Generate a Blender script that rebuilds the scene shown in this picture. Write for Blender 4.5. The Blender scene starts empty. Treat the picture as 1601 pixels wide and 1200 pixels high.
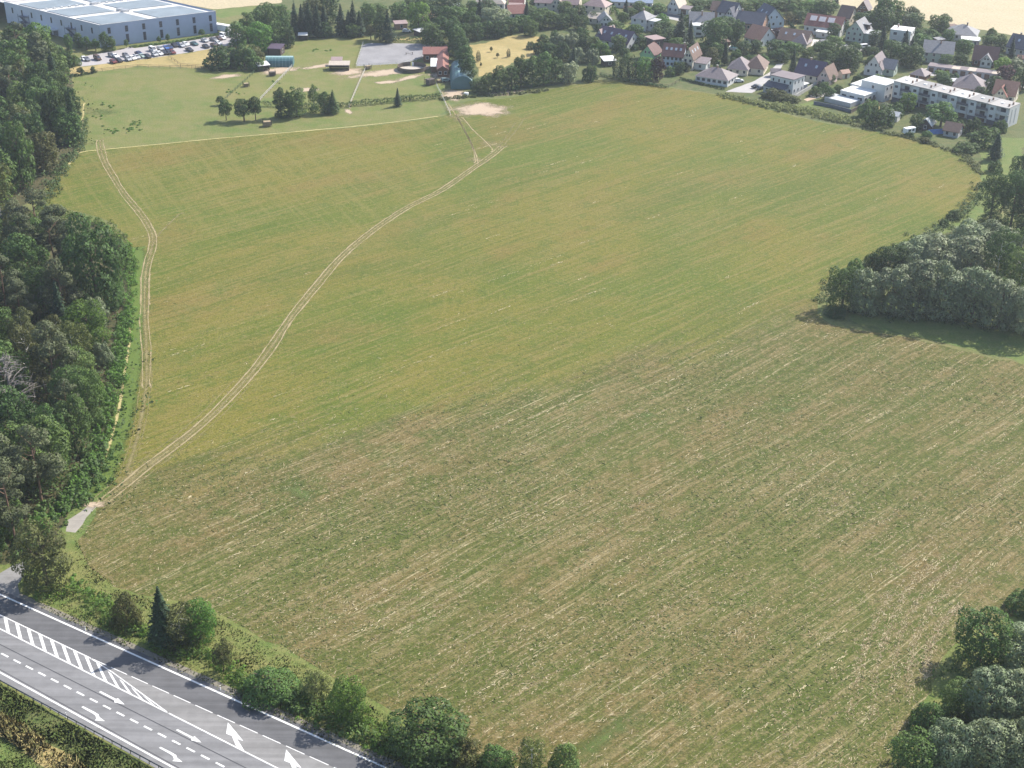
import bpy, bmesh, math, random
import numpy as np
from mathutils import Vector, Matrix
from mathutils.geometry import tessellate_polygon

scene = bpy.context.scene
col = scene.collection

# ------------------------------------------------------------------ camera, light, exposure
CAM_H, FOCAL_PX, PITCH, ROLL = 150.0, 2100.0, math.radians(28.4), math.radians(0.8)
_F = np.array([0, math.cos(PITCH), -math.sin(PITCH)])
_R0 = np.array([1.0, 0, 0]); _U0 = np.array([0, math.sin(PITCH), math.cos(PITCH)])
_R = _R0 * math.cos(ROLL) + _U0 * math.sin(ROLL)
_U = _U0 * math.cos(ROLL) - _R0 * math.sin(ROLL)
cam_data = bpy.data.cameras.new("camera")
cam = bpy.data.objects.new("camera", cam_data)
col.objects.link(cam)
cam.matrix_world = Matrix(((_R[0], _U[0], -_F[0], 0), (_R[1], _U[1], -_F[1], 0), (_R[2], _U[2], -_F[2], CAM_H), (0, 0, 0, 1)))
cam_data.sensor_width = 36.0
cam_data.lens = FOCAL_PX / 1601 * 36.0
cam_data.clip_start = 1.0
cam_data.clip_end = 20000.0
scene.camera = cam

SUN_EL = math.radians(43)
SUN_AZ = math.atan2(0.80, 0.60)          # clockwise from +Y, towards the sun
sun_dir = Vector((math.cos(SUN_EL) * math.sin(SUN_AZ), math.cos(SUN_EL) * math.cos(SUN_AZ), math.sin(SUN_EL)))
world = bpy.data.worlds.new("World")
scene.world = world
world.use_nodes = True
wn = world.node_tree.nodes
sky = wn.new("ShaderNodeTexSky")
sky.sky_type = 'NISHITA'
sky.sun_disc = False
sky.sun_elevation = SUN_EL
sky.sun_rotation = SUN_AZ
sky.air_density = 1.0
sky.dust_density = 1.5
wn["Background"].inputs[1].default_value = 0.145
world.node_tree.links.new(sky.outputs[0], wn["Background"].inputs[0])
sd = bpy.data.lights.new("sun", 'SUN')
sd.energy = 5.0
sd.angle = math.radians(0.5)
sd.color = (1.0, 0.94, 0.85)
sun = bpy.data.objects.new("sun", sd)
sun.rotation_euler = sun_dir.to_track_quat('Z', 'Y').to_euler()
col.objects.link(sun)
scene.view_settings.view_transform = 'Standard'
scene.view_settings.look = 'None'
scene.view_settings.exposure = 0.72
scene.view_settings.gamma = 1.0
scene.view_settings.use_curve_mapping = False
scene.render.engine = 'CYCLES'
scene.cycles.max_bounces = 6
scene.cycles.transparent_max_bounces = 16
scene.cycles.volume_bounces = 0

HAZE_DENSITY = 0.00013

# ------------------------------------------------------------------ ground positions
def at(px, py, z=0.0):
    """The place on the level z that the photograph shows at (px, py)."""
    d = _F + (px - 800.5) / FOCAL_PX * _R - (py - 600) / FOCAL_PX * _U
    t = (z - CAM_H) / d[2]
    return np.array([d[0] * t, d[1] * t, z])

def scale_at(p):
    """pixels per metre and cosine of the viewing slope at a ground place"""
    q = np.array(p) - np.array([0, 0, CAM_H])
    return FOCAL_PX / float(q @ _F), math.hypot(q[0], q[1]) / np.linalg.norm(q)

rng = np.random.default_rng(7)
random.seed(7)

# ------------------------------------------------------------------ object helpers
def tag(o, label=None, cat=None, group=None, kind=None):
    if label: o['label'] = label
    if cat: o['category'] = cat
    if group: o['group'] = group
    if kind: o['kind'] = kind
    return o

def link(name, me, parent=None):
    o = bpy.data.objects.new(name, me)
    col.objects.link(o)
    if parent is not None: o.parent = parent
    return o

def empty(name, loc, rz=0.0, label=None, cat=None, group=None):
    o = link(name, None)
    o.empty_display_size = 0.3
    o.location = loc
    o.rotation_euler = (0, 0, rz)
    return tag(o, label, cat, group)

def mesh_np(name, V, F, mat, mats=None, idx=None, normals=None):
    """V (n,3), F (m,k) arrays -> mesh data"""
    V = np.asarray(V, dtype=np.float32); F = np.asarray(F, dtype=np.int32)
    me = bpy.data.meshes.new(name)
    k = F.shape[1]
    me.vertices.add(len(V)); me.vertices.foreach_set("co", V.ravel())
    me.loops.add(F.size); me.loops.foreach_set("vertex_index", F.ravel())
    me.polygons.add(len(F))
    me.polygons.foreach_set("loop_start", np.arange(0, F.size, k, dtype=np.int32))
    me.polygons.foreach_set("loop_total", np.full(len(F), k, dtype=np.int32))
    for m in (mats or [mat]): me.materials.append(m)
    if idx is not None: me.polygons.foreach_set("material_index", np.asarray(idx, dtype=np.int32))
    me.update(calc_edges=True)
    if normals is not None:
        me.polygons.foreach_set("use_smooth", np.ones(len(F), dtype=bool))
        me.normals_split_custom_set_from_vertices(np.asarray(normals, dtype=np.float32))
    return me

class MB:
    """collects boxes, prisms and tubes into one mesh"""
    def __init__(s): s.v = []; s.f = []; s.m = []
    def add(s, V, F, m=0):
        b = len(s.v); s.v += [tuple(map(float, v)) for v in V]; s.f += [tuple(i + b for i in f) for f in F]; s.m += [m] * len(F)
        return s
    def box(s, x0, x1, y0, y1, z0, z1, m=0):
        V = [(x, y, z) for z in (z0, z1) for y in (y0, y1) for x in (x0, x1)]
        return s.add(V, [(0, 2, 3, 1), (4, 5, 7, 6), (0, 1, 5, 4), (2, 6, 7, 3), (0, 4, 6, 2), (1, 3, 7, 5)], m)
    def obox(s, c, ax, ay, az, m=0):
        """box about c with half-axis vectors"""
        c, ax, ay, az = map(np.array, (c, ax, ay, az))
        V = [c + i * ax + j * ay + k * az for k in (-1, 1) for j in (-1, 1) for i in (-1, 1)]
        return s.add(V, [(0, 2, 3, 1), (4, 5, 7, 6), (0, 1, 5, 4), (2, 6, 7, 3), (0, 4, 6, 2), (1, 3, 7, 5)], m)
    def prism(s, poly, z0, z1, m=0):
        n = len(poly)
        V = [(x, y, z0) for x, y in poly] + [(x, y, z1) for x, y in poly]
        F = [(i, (i + 1) % n, n + (i + 1) % n, n + i) for i in range(n)] + [tuple(range(n))[::-1], tuple(range(n, 2 * n))]
        return s.add(V, F, m)
    def tube(s, pts, rad, k=6, m=0):
        pts = [Vector(p) for p in pts]; V = []; F = []
        for i, p in enumerate(pts):
            d = (pts[min(i + 1, len(pts) - 1)] - pts[max(i - 1, 0)]).normalized()
            a = d.orthogonal().normalized(); b = d.cross(a)
            for j in range(k):
                t = 2 * math.pi * j / k
                V.append(p + (a * math.cos(t) + b * math.sin(t)) * rad[i])
        for i in range(len(pts) - 1):
            for j in range(k):
                F.append((i * k + j, i * k + (j + 1) % k, (i + 1) * k + (j + 1) % k, (i + 1) * k + j))
        F.append(tuple(range(k))[::-1]); F.append(tuple((len(pts) - 1) * k + j for j in range(k)))
        return s.add(V, F, m)
    def mesh(s, name, *mats):
        me = bpy.data.meshes.new(name)
        me.from_pydata(s.v, [], s.f)
        for m in mats: me.materials.append(m)
        me.polygons.foreach_set("material_index", s.m)
        me.update()
        return me
    def build(s, name, mat, parent=None):
        return link(name, s.mesh(name, *(mat if isinstance(mat, (list, tuple)) else [mat])), parent)

# ------------------------------------------------------------------ materials
class NT:
    """small helper for node trees"""
    def __init__(s, name):
        s.mat = bpy.data.materials.new(name); s.mat.use_nodes = True
        s.t = s.mat.node_tree; s.n = s.t.nodes; s.bsdf = s.n["Principled BSDF"]; s.out = s.n["Material Output"]
        s.bsdf.inputs["Specular IOR Level"].default_value = 0.25
    def node(s, typ, **kw):
        n = s.n.new(typ)
        for k, v in kw.items():
            if k in ('operation', 'data_type', 'blend_type', 'noise_dimensions', 'feature', 'interpolation_type', 'vector_type', 'use_clamp', 'clamp'): setattr(n, k, v)
        return n
    def put(s, sock, v):
        if isinstance(v, bpy.types.NodeSocket): s.t.links.new(v, sock)
        elif isinstance(v, (tuple, list)) and len(v) == 3 and sock.type == 'RGBA': sock.default_value = (*v, 1)
        else: sock.default_value = v
    def math(s, op, a, b=0.0, c=0.0):
        n = s.node("ShaderNodeMath", operation=op); s.put(n.inputs[0], a); s.put(n.inputs[1], b); s.put(n.inputs[2], c); return n.outputs[0]
    def pos(s):
        return s.node("ShaderNodeNewGeometry").outputs["Position"]
    def objco(s):
        return s.node("ShaderNodeTexCoord").outputs["Object"]
    def mapping(s, vec, rot=0.0, scale=(1, 1, 1), loc=(0, 0, 0)):
        n = s.node("ShaderNodeMapping"); s.put(n.inputs["Vector"], vec)
        n.inputs["Rotation"].default_value = (0, 0, rot); n.inputs["Scale"].default_value = scale; n.inputs["Location"].default_value = loc
        return n.outputs[0]
    def noise(s, vec, scale, detail=3.0, rough=0.55, dist=0.0):
        n = s.node("ShaderNodeTexNoise"); s.put(n.inputs["Vector"], vec); n.inputs["Scale"].default_value = scale
        n.inputs["Detail"].default_value = detail; n.inputs["Roughness"].default_value = rough; n.inputs["Distortion"].default_value = dist
        return n.outputs[0]
    def ramp(s, x, lo, hi, a=0.0, b=1.0):
        n = s.node("ShaderNodeMapRange", interpolation_type='SMOOTHSTEP'); s.put(n.inputs[0], x)
        n.inputs[1].default_value = lo; n.inputs[2].default_value = hi; n.inputs[3].default_value = a; n.inputs[4].default_value = b
        return n.outputs[0]
    def mix(s, f, a, b, mode='MIX'):
        n = s.node("ShaderNodeMix", data_type='RGBA', blend_type=mode); s.put(n.inputs[0], f); s.put(n.inputs[6], a); s.put(n.inputs[7], b); return n.outputs[2]
    def done(s, color, rough=0.9, bump=None, bdist=0.05, bstr=0.6):
        s.put(s.bsdf.inputs["Base Color"], color); s.put(s.bsdf.inputs["Roughness"], rough)
        if bump is not None:
            b = s.node("ShaderNodeBump"); s.put(b.inputs["Height"], bump); b.inputs["Distance"].default_value = bdist; b.inputs["Strength"].default_value = bstr
            s.t.links.new(b.outputs[0], s.bsdf.inputs["Normal"])
        return s.mat

_mats = {}
def flat(name, c, rough=0.7, var=0.12, scale=1.5, metal=0.0, spec=0.25):
    """painted / plain surface with soft weathering"""
    if name in _mats: return _mats[name]
    t = NT(name); v = t.objco()
    n = t.math('ADD', t.math('MULTIPLY', t.noise(v, scale, 4), 0.7), t.math('MULTIPLY', t.noise(v, scale * 7, 3), 0.3))
    f = t.ramp(n, 0.3, 0.7)
    a = tuple(max(0, x * (1 - var)) for x in c); b = tuple(min(1, x * (1 + var)) for x in c)
    t.bsdf.inputs["Metallic"].default_value = metal
    t.bsdf.inputs["Specular IOR Level"].default_value = spec
    _mats[name] = t.done(t.mix(f, a, b), rough)
    return _mats[name]

def leafmat(name, c, sheen=0.25, hue=0.03, trans=0.28, rough=0.55):
    if name in _mats: return _mats[name]
    t = NT(name)
    g = t.node("ShaderNodeNewGeometry"); oi = t.node("ShaderNodeObjectInfo")
    r1 = g.outputs["Random Per Island"]; r2 = oi.outputs["Random"]
    big = t.noise(t.objco(), 3.0, 2)
    val = t.math('ADD', t.math('MULTIPLY', r1, 0.5), t.math('ADD', t.math('MULTIPLY', r2, 0.65), t.math('MULTIPLY', big, 0.5)))   # about .25 .. 1.2
    hs = t.node("ShaderNodeHueSaturation"); t.put(hs.inputs["Color"], c)
    t.put(hs.inputs["Value"], t.math('ADD', 0.50, t.math('MULTIPLY', val, 0.80)))
    t.put(hs.inputs["Hue"], t.math('ADD', 0.5 - hue * 0.5, t.math('MULTIPLY', t.math('FRACT', t.math('MULTIPLY', r2, 7.31)), hue)))
    t.put(hs.inputs["Saturation"], t.math('ADD', 0.8, t.math('MULTIPLY', r1, 0.3)))
    t.put(t.bsdf.inputs["Base Color"], hs.outputs[0]); t.bsdf.inputs["Roughness"].default_value = rough
    t.bsdf.inputs["Specular IOR Level"].default_value = sheen
    tr = t.node("ShaderNodeBsdfTranslucent"); t.t.links.new(hs.outputs[0], tr.inputs[0])
    mx = t.node("ShaderNodeMixShader"); mx.inputs[0].default_value = trans
    t.t.links.new(t.bsdf.outputs[0], mx.inputs[1]); t.t.links.new(tr.outputs[0], mx.inputs[2]); t.t.links.new(mx.outputs[0], t.out.inputs[0])
    _mats[name] = t.mat
    return t.mat

def grassmat(name, c1, c2, c3, s1=0.03, s2=0.25, fine=2.2, bump=0.25):
    """grass: c1 / c2 by broad patches, c3 flecks"""
    t = NT(name); p = t.pos()
    f1 = t.ramp(t.noise(p, s1, 5, 0.6, 0.4), 0.36, 0.64)
    f2 = t.ramp(t.noise(p, s2, 4, 0.65), 0.35, 0.68)
    fn = t.noise(p, fine, 3, 0.7)
    c = t.mix(f1, c1, c2)
    c = t.mix(t.math('MULTIPLY', f2, 0.55), c, c3)
    c = t.mix(t.ramp(fn, 0.3, 0.72, 0.0, 0.75), c, t.mix(1.0, c, (1.5, 1.45, 1.35), 'MULTIPLY'))
    _mats[name] = t.done(c, 0.95, fn, bump, 0.7)
    return _mats[name]

def fademat(name, c1, c2, scale=0.8, cut=(0.25, 0.6), fine=5.0):
    """worn surface whose ragged edge thins out towards |u| = 1 (UV.x), the ground showing through between"""
    t = NT(name); p = t.pos()
    uv = t.node("ShaderNodeUVMap"); sp = t.node("ShaderNodeSeparateXYZ"); t.t.links.new(uv.outputs[0], sp.inputs[0])
    edge = t.math('SUBTRACT', 1.0, t.math('ABSOLUTE', sp.outputs[0]))
    n = t.math('ADD', t.math('MULTIPLY', t.noise(p, scale, 5, 0.65), 0.75), t.math('MULTIPLY', t.noise(p, scale * 6, 3), 0.25))
    a = t.ramp(t.math('ADD', t.math('MULTIPLY', edge, 0.75), t.math('SUBTRACT', n, 0.5)), cut[0], cut[1])
    c = t.mix(t.ramp(t.noise(p, fine, 3, 0.7), 0.3, 0.7), c1, c2)
    t.done(c, 0.95)
    tr = t.node("ShaderNodeBsdfTransparent"); mx = t.node("ShaderNodeMixShader")
    t.put(mx.inputs[0], a); t.t.links.new(tr.outputs[0], mx.inputs[1]); t.t.links.new(t.bsdf.outputs[0], mx.inputs[2]); t.t.links.new(mx.outputs[0], t.out.inputs[0])
    _mats[name] = t.mat
    return t.mat

# ------------------------------------------------------------------ ground sheets and ribbons
def smooth_path(pts, step=2.0, closed=False):
    """Catmull-Rom through the points, resampled about every step metres"""
    P = [np.array(p[:2], float) for p in pts]; n = len(P); out = []
    rngi = range(n if closed else n - 1)
    for i in rngi:
        p1, p2 = P[i], P[(i + 1) % n]
        p0 = P[(i - 1) % n] if closed or i > 0 else 2 * p1 - p2
        p3 = P[(i + 2) % n] if closed or i + 2 < n else 2 * p2 - p1
        k = max(1, int(np.linalg.norm(p2 - p1) / step))
        for j in range(k):
            t = j / k
            out.append(0.5 * (2 * p1 + (p2 - p0) * t + (2 * p0 - 5 * p1 + 4 * p2 - p3) * t * t + (3 * p1 - p0 - 3 * p2 + p3) * t ** 3))
    if not closed: out.append(P[-1])
    return np.array(out)

def sheet(name, px, z, mat, jit=0.0, curve=False, parent=None, kind='structure', ground=False):
    pts = [p if ground else at(*p) for p in px]
    if curve: Q = smooth_path(pts, 3.0, True)
    else:
        Q = []
        for i in range(len(pts)):
            a, b = np.array(pts[i][:2]), np.array(pts[(i + 1) % len(pts)][:2])
            k = max(1, int(np.linalg.norm(b - a) / 2.5)) if jit else 1
            Q += [a + (b - a) * j / k for j in range(k)]
        Q = np.array(Q)
    if jit: Q = Q + rng.normal(0, jit, Q.shape)
    V = [Vector((q[0], q[1], z)) for q in Q]
    T = tessellate_polygon([V])
    T = [t if (V[t[1]] - V[t[0]]).cross(V[t[2]] - V[t[0]]).z > 0 else t[::-1] for t in T]
    me = bpy.data.meshes.new(name); me.from_pydata(V, [], T); me.materials.append(mat); me.update()
    o = link(name, me, parent)
    if kind: o['kind'] = kind
    return o

def ribbon(name, pts, w, z, mat, parent=None, kind='structure', jit=0.0, step=2.0, curve=True, wvar=0.0, fade_ends=True):
    """a strip along ground points with UV.x running -1 .. 1 across it"""
    Q = smooth_path(pts, step) if curve else np.array([p[:2] for p in pts])
    if jit: Q = Q + np.convolve(rng.normal(0, jit, len(Q) + 4), np.ones(5) / 5, 'valid')[:, None] * np.array([[1, 1]])
    T = np.gradient(Q, axis=0); T /= np.linalg.norm(T, axis=1)[:, None] + 1e-9
    N = np.stack([-T[:, 1], T[:, 0]], 1)
    ww = w * (1 + wvar * rng.normal(0, 1, len(Q)))[:, None] / 2
    n = len(Q)
    e = np.ones(n)
    V = []; UV = []
    for i in range(n):
        end = fade_ends and (i == 0 or i == n - 1)
        for u in (-1, 0, 1):
            q = Q[i] + N[i] * ww[i] * u; V.append((q[0], q[1], z)); UV.append((1.0 if end else float(u), i / max(1, n - 1)))
    F = []
    for i in range(n - 1):
        for k in (0, 1):
            a = i * 3 + k; F.append((a, a + 3, a + 4, a + 1)[::-1])
    me = bpy.data.meshes.new(name); me.from_pydata(V, [], F); me.materials.append(mat)
    uvl = me.uv_layers.new(name="UVMap")
    for p in me.polygons:
        for li in p.loop_indices: uvl.data[li].uv = UV[me.loops[li].vertex_index]
    me.update()
    o = link(name, me, parent)
    if kind: o['kind'] = kind
    return o

def patch(name, px, py, rx, ry, z, mat, parent=None, rot=0.0, kind='structure'):
    """an irregular worn patch, UV.x = distance from its middle; rx, ry in metres"""
    c = at(px, py); k = 28; V = [(c[0], c[1], z)]; UV = [0.0]
    for ring in (0.5, 1.0):
        for i in range(k):
            t = 2 * math.pi * i / k; r = ring * (1 + (0.18 * math.sin(2 * t + px) + 0.1 * math.sin(5 * t + py)))
            x, y = rx * r * math.cos(t), ry * r * math.sin(t)
            V.append((c[0] + x * math.cos(rot) - y * math.sin(rot), c[1] + x * math.sin(rot) + y * math.cos(rot), z)); UV.append(ring)
    F = [(0, 1 + i, 1 + (i + 1) % k) for i in range(k)] + [(1 + i, 1 + k + i, 1 + k + (i + 1) % k, 1 + (i + 1) % k) for i in range(k)]
    me = bpy.data.meshes.new(name); me.from_pydata(V, [], F); me.materials.append(mat)
    uvl = me.uv_layers.new(name="UVMap")
    for p in me.polygons:
        for li in p.loop_indices: uvl.data[li].uv = (UV[me.loops[li].vertex_index], 0)
    me.update()
    o = link(name, me, parent)
    o['kind'] = kind
    return o

ORD = "first second third fourth fifth sixth seventh eighth ninth tenth eleventh twelfth thirteenth fourteenth fifteenth sixteenth seventeenth eighteenth nineteenth twentieth".split()
# ================================================================== GROUND
M_verge = grassmat("verge_grass", (0.075, 0.115, 0.025), (0.12, 0.135, 0.038), (0.18, 0.165, 0.065), 0.05, 0.35, 2.5)
M_far = grassmat("far_grass", (0.075, 0.105, 0.030), (0.11, 0.118, 0.04), (0.155, 0.14, 0.06), 0.012, 0.1, 0.8)
M_lawn = grassmat("garden_lawn", (0.046, 0.074, 0.022), (0.074, 0.09, 0.03), (0.12, 0.11, 0.048), 0.08, 0.3, 1.5)
M_meadow = grassmat("paddock_grass", (0.082, 0.118, 0.026), (0.118, 0.128, 0.036), (0.165, 0.142, 0.062), 0.022, 0.16, 1.6)
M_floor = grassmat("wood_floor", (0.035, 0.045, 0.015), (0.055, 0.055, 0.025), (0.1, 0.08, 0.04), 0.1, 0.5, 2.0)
M_wheat = grassmat("ripe_wheat", (0.335, 0.285, 0.19), (0.37, 0.315, 0.215), (0.31, 0.28, 0.18), 0.01, 0.12, 0.8)
M_dry = grassmat("parched_grass", (0.26, 0.205, 0.085), (0.32, 0.25, 0.115), (0.19, 0.175, 0.07), 0.06, 0.4, 2.0)
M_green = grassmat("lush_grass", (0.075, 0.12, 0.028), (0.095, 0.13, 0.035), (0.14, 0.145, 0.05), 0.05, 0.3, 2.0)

g = MB().add([(-3000, -3000, 0), (3000, -3000, 0), (3000, 3000, 0), (-3000, 3000, 0)], [(0, 1, 2, 3)]).build("ground", M_far)
tag(g, kind='structure')
sheet("verge_ground", [(-200, 700), (100, 640), (300, 850), (1700, 850), (1900, 1300), (-300, 1500)], 0.005, M_verge, 0.5)

# ------------------------------------------------------------------ the mown field
ROW = math.radians(43.4)                     # direction of the mown rows
def field_material():
    t = NT("mown_field"); p = t.pos()
    wob = t.math('MULTIPLY', t.math('SUBTRACT', t.noise(p, 0.02, 3), 0.5), 5.0)      # the rows waver a little
    along0 = t.mapping(p, -ROW, (1, 1, 1))                   # x runs along the rows
    s0 = t.node("ShaderNodeSeparateXYZ"); t.put(s0.inputs[0], along0)
    cb = t.node("ShaderNodeCombineXYZ"); t.put(cb.inputs[0], s0.outputs[0]); t.put(cb.inputs[1], t.math('ADD', s0.outputs[1], wob)); along = cb.outputs[0]
    rows = t.noise(t.mapping(along, 0, (0.012, 0.24, 1)), 1.0, 5, 0.62, 0.1)
    rows2 = t.noise(t.mapping(along, 0, (0.022, 0.95, 1)), 1.0, 3, 0.6, 0.05)
    rows3 = t.noise(t.mapping(along, 0, (0.10, 2.1, 1), (5, 9, 0)), 1.0, 2, 0.6, 0.0)
    drill = t.noise(t.mapping(along, 0, (0.006, 0.62, 1), (3, 41, 0)), 1.0, 3, 0.55, 0.0)
    wrow = t.noise(t.mapping(t.mapping(p, math.radians(62), (1, 1, 1)), 0, (0.02, 0.5, 1)), 1.0, 4, 0.6)
    big = t.noise(p, 0.012, 4, 0.58, 0.8)
    big2 = t.noise(t.mapping(along, 0, (0.6, 1.5, 1), (71, 13, 0)), 0.024, 6, 0.62, 0.5)
    big3 = t.noise(t.mapping(along, 0, (0.7, 1.6, 1), (-31, 57, 0)), 0.017, 6, 0.62, 0.4)
    mid = t.noise(p, 0.16, 6, 0.68)
    fine = t.noise(p, 0.8, 5, 0.78)
    fine2 = t.noise(p, 2.6, 4, 0.75)
    # upper part: thin green regrowth over yellow stubble, reddish in places
    up = t.mix(t.ramp(big, 0.36, 0.60), (0.083, 0.114, 0.018), (0.136, 0.129, 0.028))
    up = t.mix(t.ramp(big2, 0.49, 0.66, 0, 0.62), up, (0.160, 0.115, 0.039))
    up = t.mix(t.ramp(big3, 0.50, 0.64, 0, 0.75), up, (0.075, 0.101, 0.018))
    up = t.mix(t.ramp(rows, 0.48, 0.66, 0, 0.5), up, (0.163, 0.138, 0.044))
    up = t.mix(t.ramp(rows2, 0.50, 0.66, 0, 0.55), up, (0.183, 0.150, 0.060))
    up = t.mix(t.ramp(rows2, 0.47, 0.34, 0, 0.5), up, (0.066, 0.088, 0.015))
    up = t.mix(t.ramp(mid, 0.48, 0.66, 0, 0.5), up, (0.066, 0.101, 0.016))
    up = t.mix(t.ramp(fine, 0.52, 0.64, 0, 0.6), up, (0.191, 0.163, 0.067))
    up = t.mix(t.ramp(fine, 0.48, 0.36, 0, 0.6), up, (0.060, 0.081, 0.015))
    # lower part: olive stubble with pale straw left in drill rows
    lo = t.mix(t.ramp(big2, 0.38, 0.64), (0.075, 0.088, 0.020), (0.124, 0.096, 0.038))
    lo = t.mix(t.ramp(big3, 0.45, 0.62, 0, 0.8), lo, (0.068, 0.089, 0.018))
    lo = t.mix(t.ramp(rows, 0.47, 0.62, 0, 0.55), lo, (0.153, 0.120, 0.055))
    lo = t.mix(t.ramp(rows, 0.46, 0.34, 0, 0.55), lo, (0.061, 0.074, 0.017))
    lo = t.mix(t.ramp(rows2, 0.50, 0.62, 0, 0.55), lo, (0.200, 0.163, 0.084))
    lo = t.mix(t.ramp(rows2, 0.47, 0.36, 0, 0.55), lo, (0.056, 0.067, 0.015))
    lo = t.mix(t.ramp(rows3, 0.52, 0.64, 0, 0.30), lo, (0.200, 0.168, 0.092))
    lo = t.mix(t.ramp(mid, 0.45, 0.62, 0, 0.75), lo, (0.063, 0.084, 0.017))
    lo = t.mix(t.ramp(fine, 0.53, 0.62, 0, 0.65), lo, (0.212, 0.176, 0.097))
    lo = t.mix(t.ramp(fine, 0.47, 0.38, 0, 0.75), lo, (0.049, 0.060, 0.015))
    patchy = t.ramp(t.noise(p, 0.035, 4, 0.6), 0.40, 0.58)
    thin = t.math('MULTIPLY', t.ramp(t.math('ABSOLUTE', t.math('SUBTRACT', drill, 0.52)), 0.0, 0.014, 1.0, 0.0), t.ramp(t.noise(p, 0.7, 4, 0.7), 0.40, 0.54))   # long thin lines of straw
    lo = t.mix(t.math('MULTIPLY', thin, t.math('MULTIPLY_ADD', patchy, 0.6, 0.2)), lo, (0.36, 0.31, 0.20))
    up = t.mix(t.math('MULTIPLY', thin, t.math('MULTIPLY', patchy, 0.42)), up, (0.27, 0.24, 0.12))
    # the two run into each other along a ragged line across the field
    sp = t.node("ShaderNodeSeparateXYZ"); t.put(sp.inputs[0], p)
    x, y = sp.outputs[0], sp.outputs[1]
    edge = t.math('SUBTRACT', y, t.math('MULTIPLY_ADD', x, 0.56, 276.0))          # > 0 above the line
    edge = t.math('ADD', edge, t.math('MULTIPLY', t.math('SUBTRACT', t.noise(p, 0.05, 5, 0.65), 0.5), 30.0))
    edge = t.math('ADD', edge, t.math('MULTIPLY', t.math('SUBTRACT', rows, 0.5), 60.0))
    # the far western part was mown the other way
    up = t.mix(t.math('MULTIPLY', t.ramp(wrow, 0.46, 0.62, 0, 0.4), t.math('MULTIPLY', t.ramp(y, 330, 400), t.ramp(x, 0, -50))), up, (0.170, 0.155, 0.052))
    c = t.mix(t.ramp(edge, -12.0, 12.0), lo, up)
    hs_ = t.node("ShaderNodeHueSaturation"); t.put(hs_.inputs['Color'], c); hs_.inputs['Saturation'].default_value = 1.08; hs_.inputs['Value'].default_value = 0.94; c = hs_.outputs[0]
    c = t.mix(t.ramp(fine2, 0.32, 0.68, 0, 1), t.mix(1.0, c, (0.64, 0.64, 0.64), 'MULTIPLY'), t.mix(1.0, c, (1.42, 1.40, 1.34), 'MULTIPLY'))
    h = t.math('ADD', t.math('MULTIPLY', fine, 0.7), t.math('ADD', t.math('MULTIPLY', fine2, 0.3), t.math('MULTIPLY', rows2, 0.5)))
    return t.done(c, 0.95, h, 0.3, 0.7)
M_field = field_material()
FIELD_PX = [(118, 838), (150, 785), (183, 690), (206, 560), (214, 450), (204, 385), (178, 350), (112, 328), (58, 326), (72, 296), (96, 264), (122, 238), (250, 225), (400, 211), (555, 199),
            (690, 181), (700, 168), (745, 156), (800, 152), (900, 132), (960, 124), (1040, 136), (1130, 150), (1200, 171), (1270, 188), (1400, 213), (1480, 234), (1518, 255),
            (1534, 285), (1512, 322), (1455, 358), (1392, 392), (1310, 425), (1278, 470), (1300, 505), (1420, 528), (1601, 570), (1760, 600), (1800, 900), (1620, 945), (1490, 1010),
            (1440, 1100), (1390, 1250), (1380, 1330), (900, 1330), (760, 1190), (620, 1120), (480, 1035), (330, 955), (180, 918), (136, 880)]
field = sheet("field", FIELD_PX, 0.015, M_field, 0.35, True)

# ------------------------------------------------------------------ paddocks, verge strips and other ground of the neighbourhood
sheet("meadow", [(126, 236), (105, 190), (118, 130), (112, 118), (215, 104), (330, 108), (345, 112), (405, 112), (455, 95), (450, 60), (570, 56), (580, 62), (660, 65), (690, 100),
                 (695, 140), (702, 165), (690, 181), (555, 198), (400, 210), (250, 224)], 0.010, M_meadow, 0.5)
sheet("dry_meadow", [(112, 117), (108, 104), (130, 104), (300, 82), (350, 70), (372, 72), (330, 107), (215, 103)], 0.010, M_dry, 0.5)
sheet("village_ground", [(690, 130), (700, 60), (560, 55), (450, 57), (380, 60), (400, 10), (430, -10), (1290, -12), (1320, 6), (1410, 22), (1601, 58), (1680, 75), (1800, 330),
                         (1560, 330), (1534, 285), (1518, 255), (1480, 233), (1400, 212), (1270, 187), (1200, 170), (1130, 149), (1040, 134), (960, 122), (900, 128), (760, 148)], 0.008, M_lawn, 0.4)
sheet("garden_meadow", [(733, 70), (757, 67), (800, 55), (845, 57), (850, 70), (838, 80), (835, 88), (800, 98), (775, 114), (752, 120), (742, 95)], 0.014, M_dry, 0.4)
sheet("wheat_field", [(1288, 4), (1330, 10), (1410, 24), (1480, 37), (1540, 47), (1601, 58), (1700, 74), (1900, 40), (1850, -60), (1250, -60)], 0.012, M_wheat, 0.4)
sheet("stubble_strip", [(258, 3), (340, 14), (440, 4), (445, -25), (250, -30)], 0.012, M_wheat, 0.4)
sheet("green_strip", [(337, 22), (343, 28), (415, 16), (420, 7), (340, 15)], 0.013, M_green, 0.4)
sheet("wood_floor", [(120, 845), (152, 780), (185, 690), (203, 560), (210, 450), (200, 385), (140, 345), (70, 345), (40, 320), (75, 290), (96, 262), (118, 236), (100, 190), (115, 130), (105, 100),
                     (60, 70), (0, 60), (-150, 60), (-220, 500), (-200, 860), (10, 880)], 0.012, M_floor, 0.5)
sheet("tall_grass_bank", [(1534, 285), (1512, 322), (1455, 358), (1470, 368), (1545, 335), (1601, 300), (1601, 215), (1530, 215)], 0.014, M_green, 0.5)
sheet("shaded_grass", [(1330, 500), (1420, 523), (1601, 568), (1660, 580), (1660, 470), (1330, 470)], 0.018, M_green, 0.6)

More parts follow.
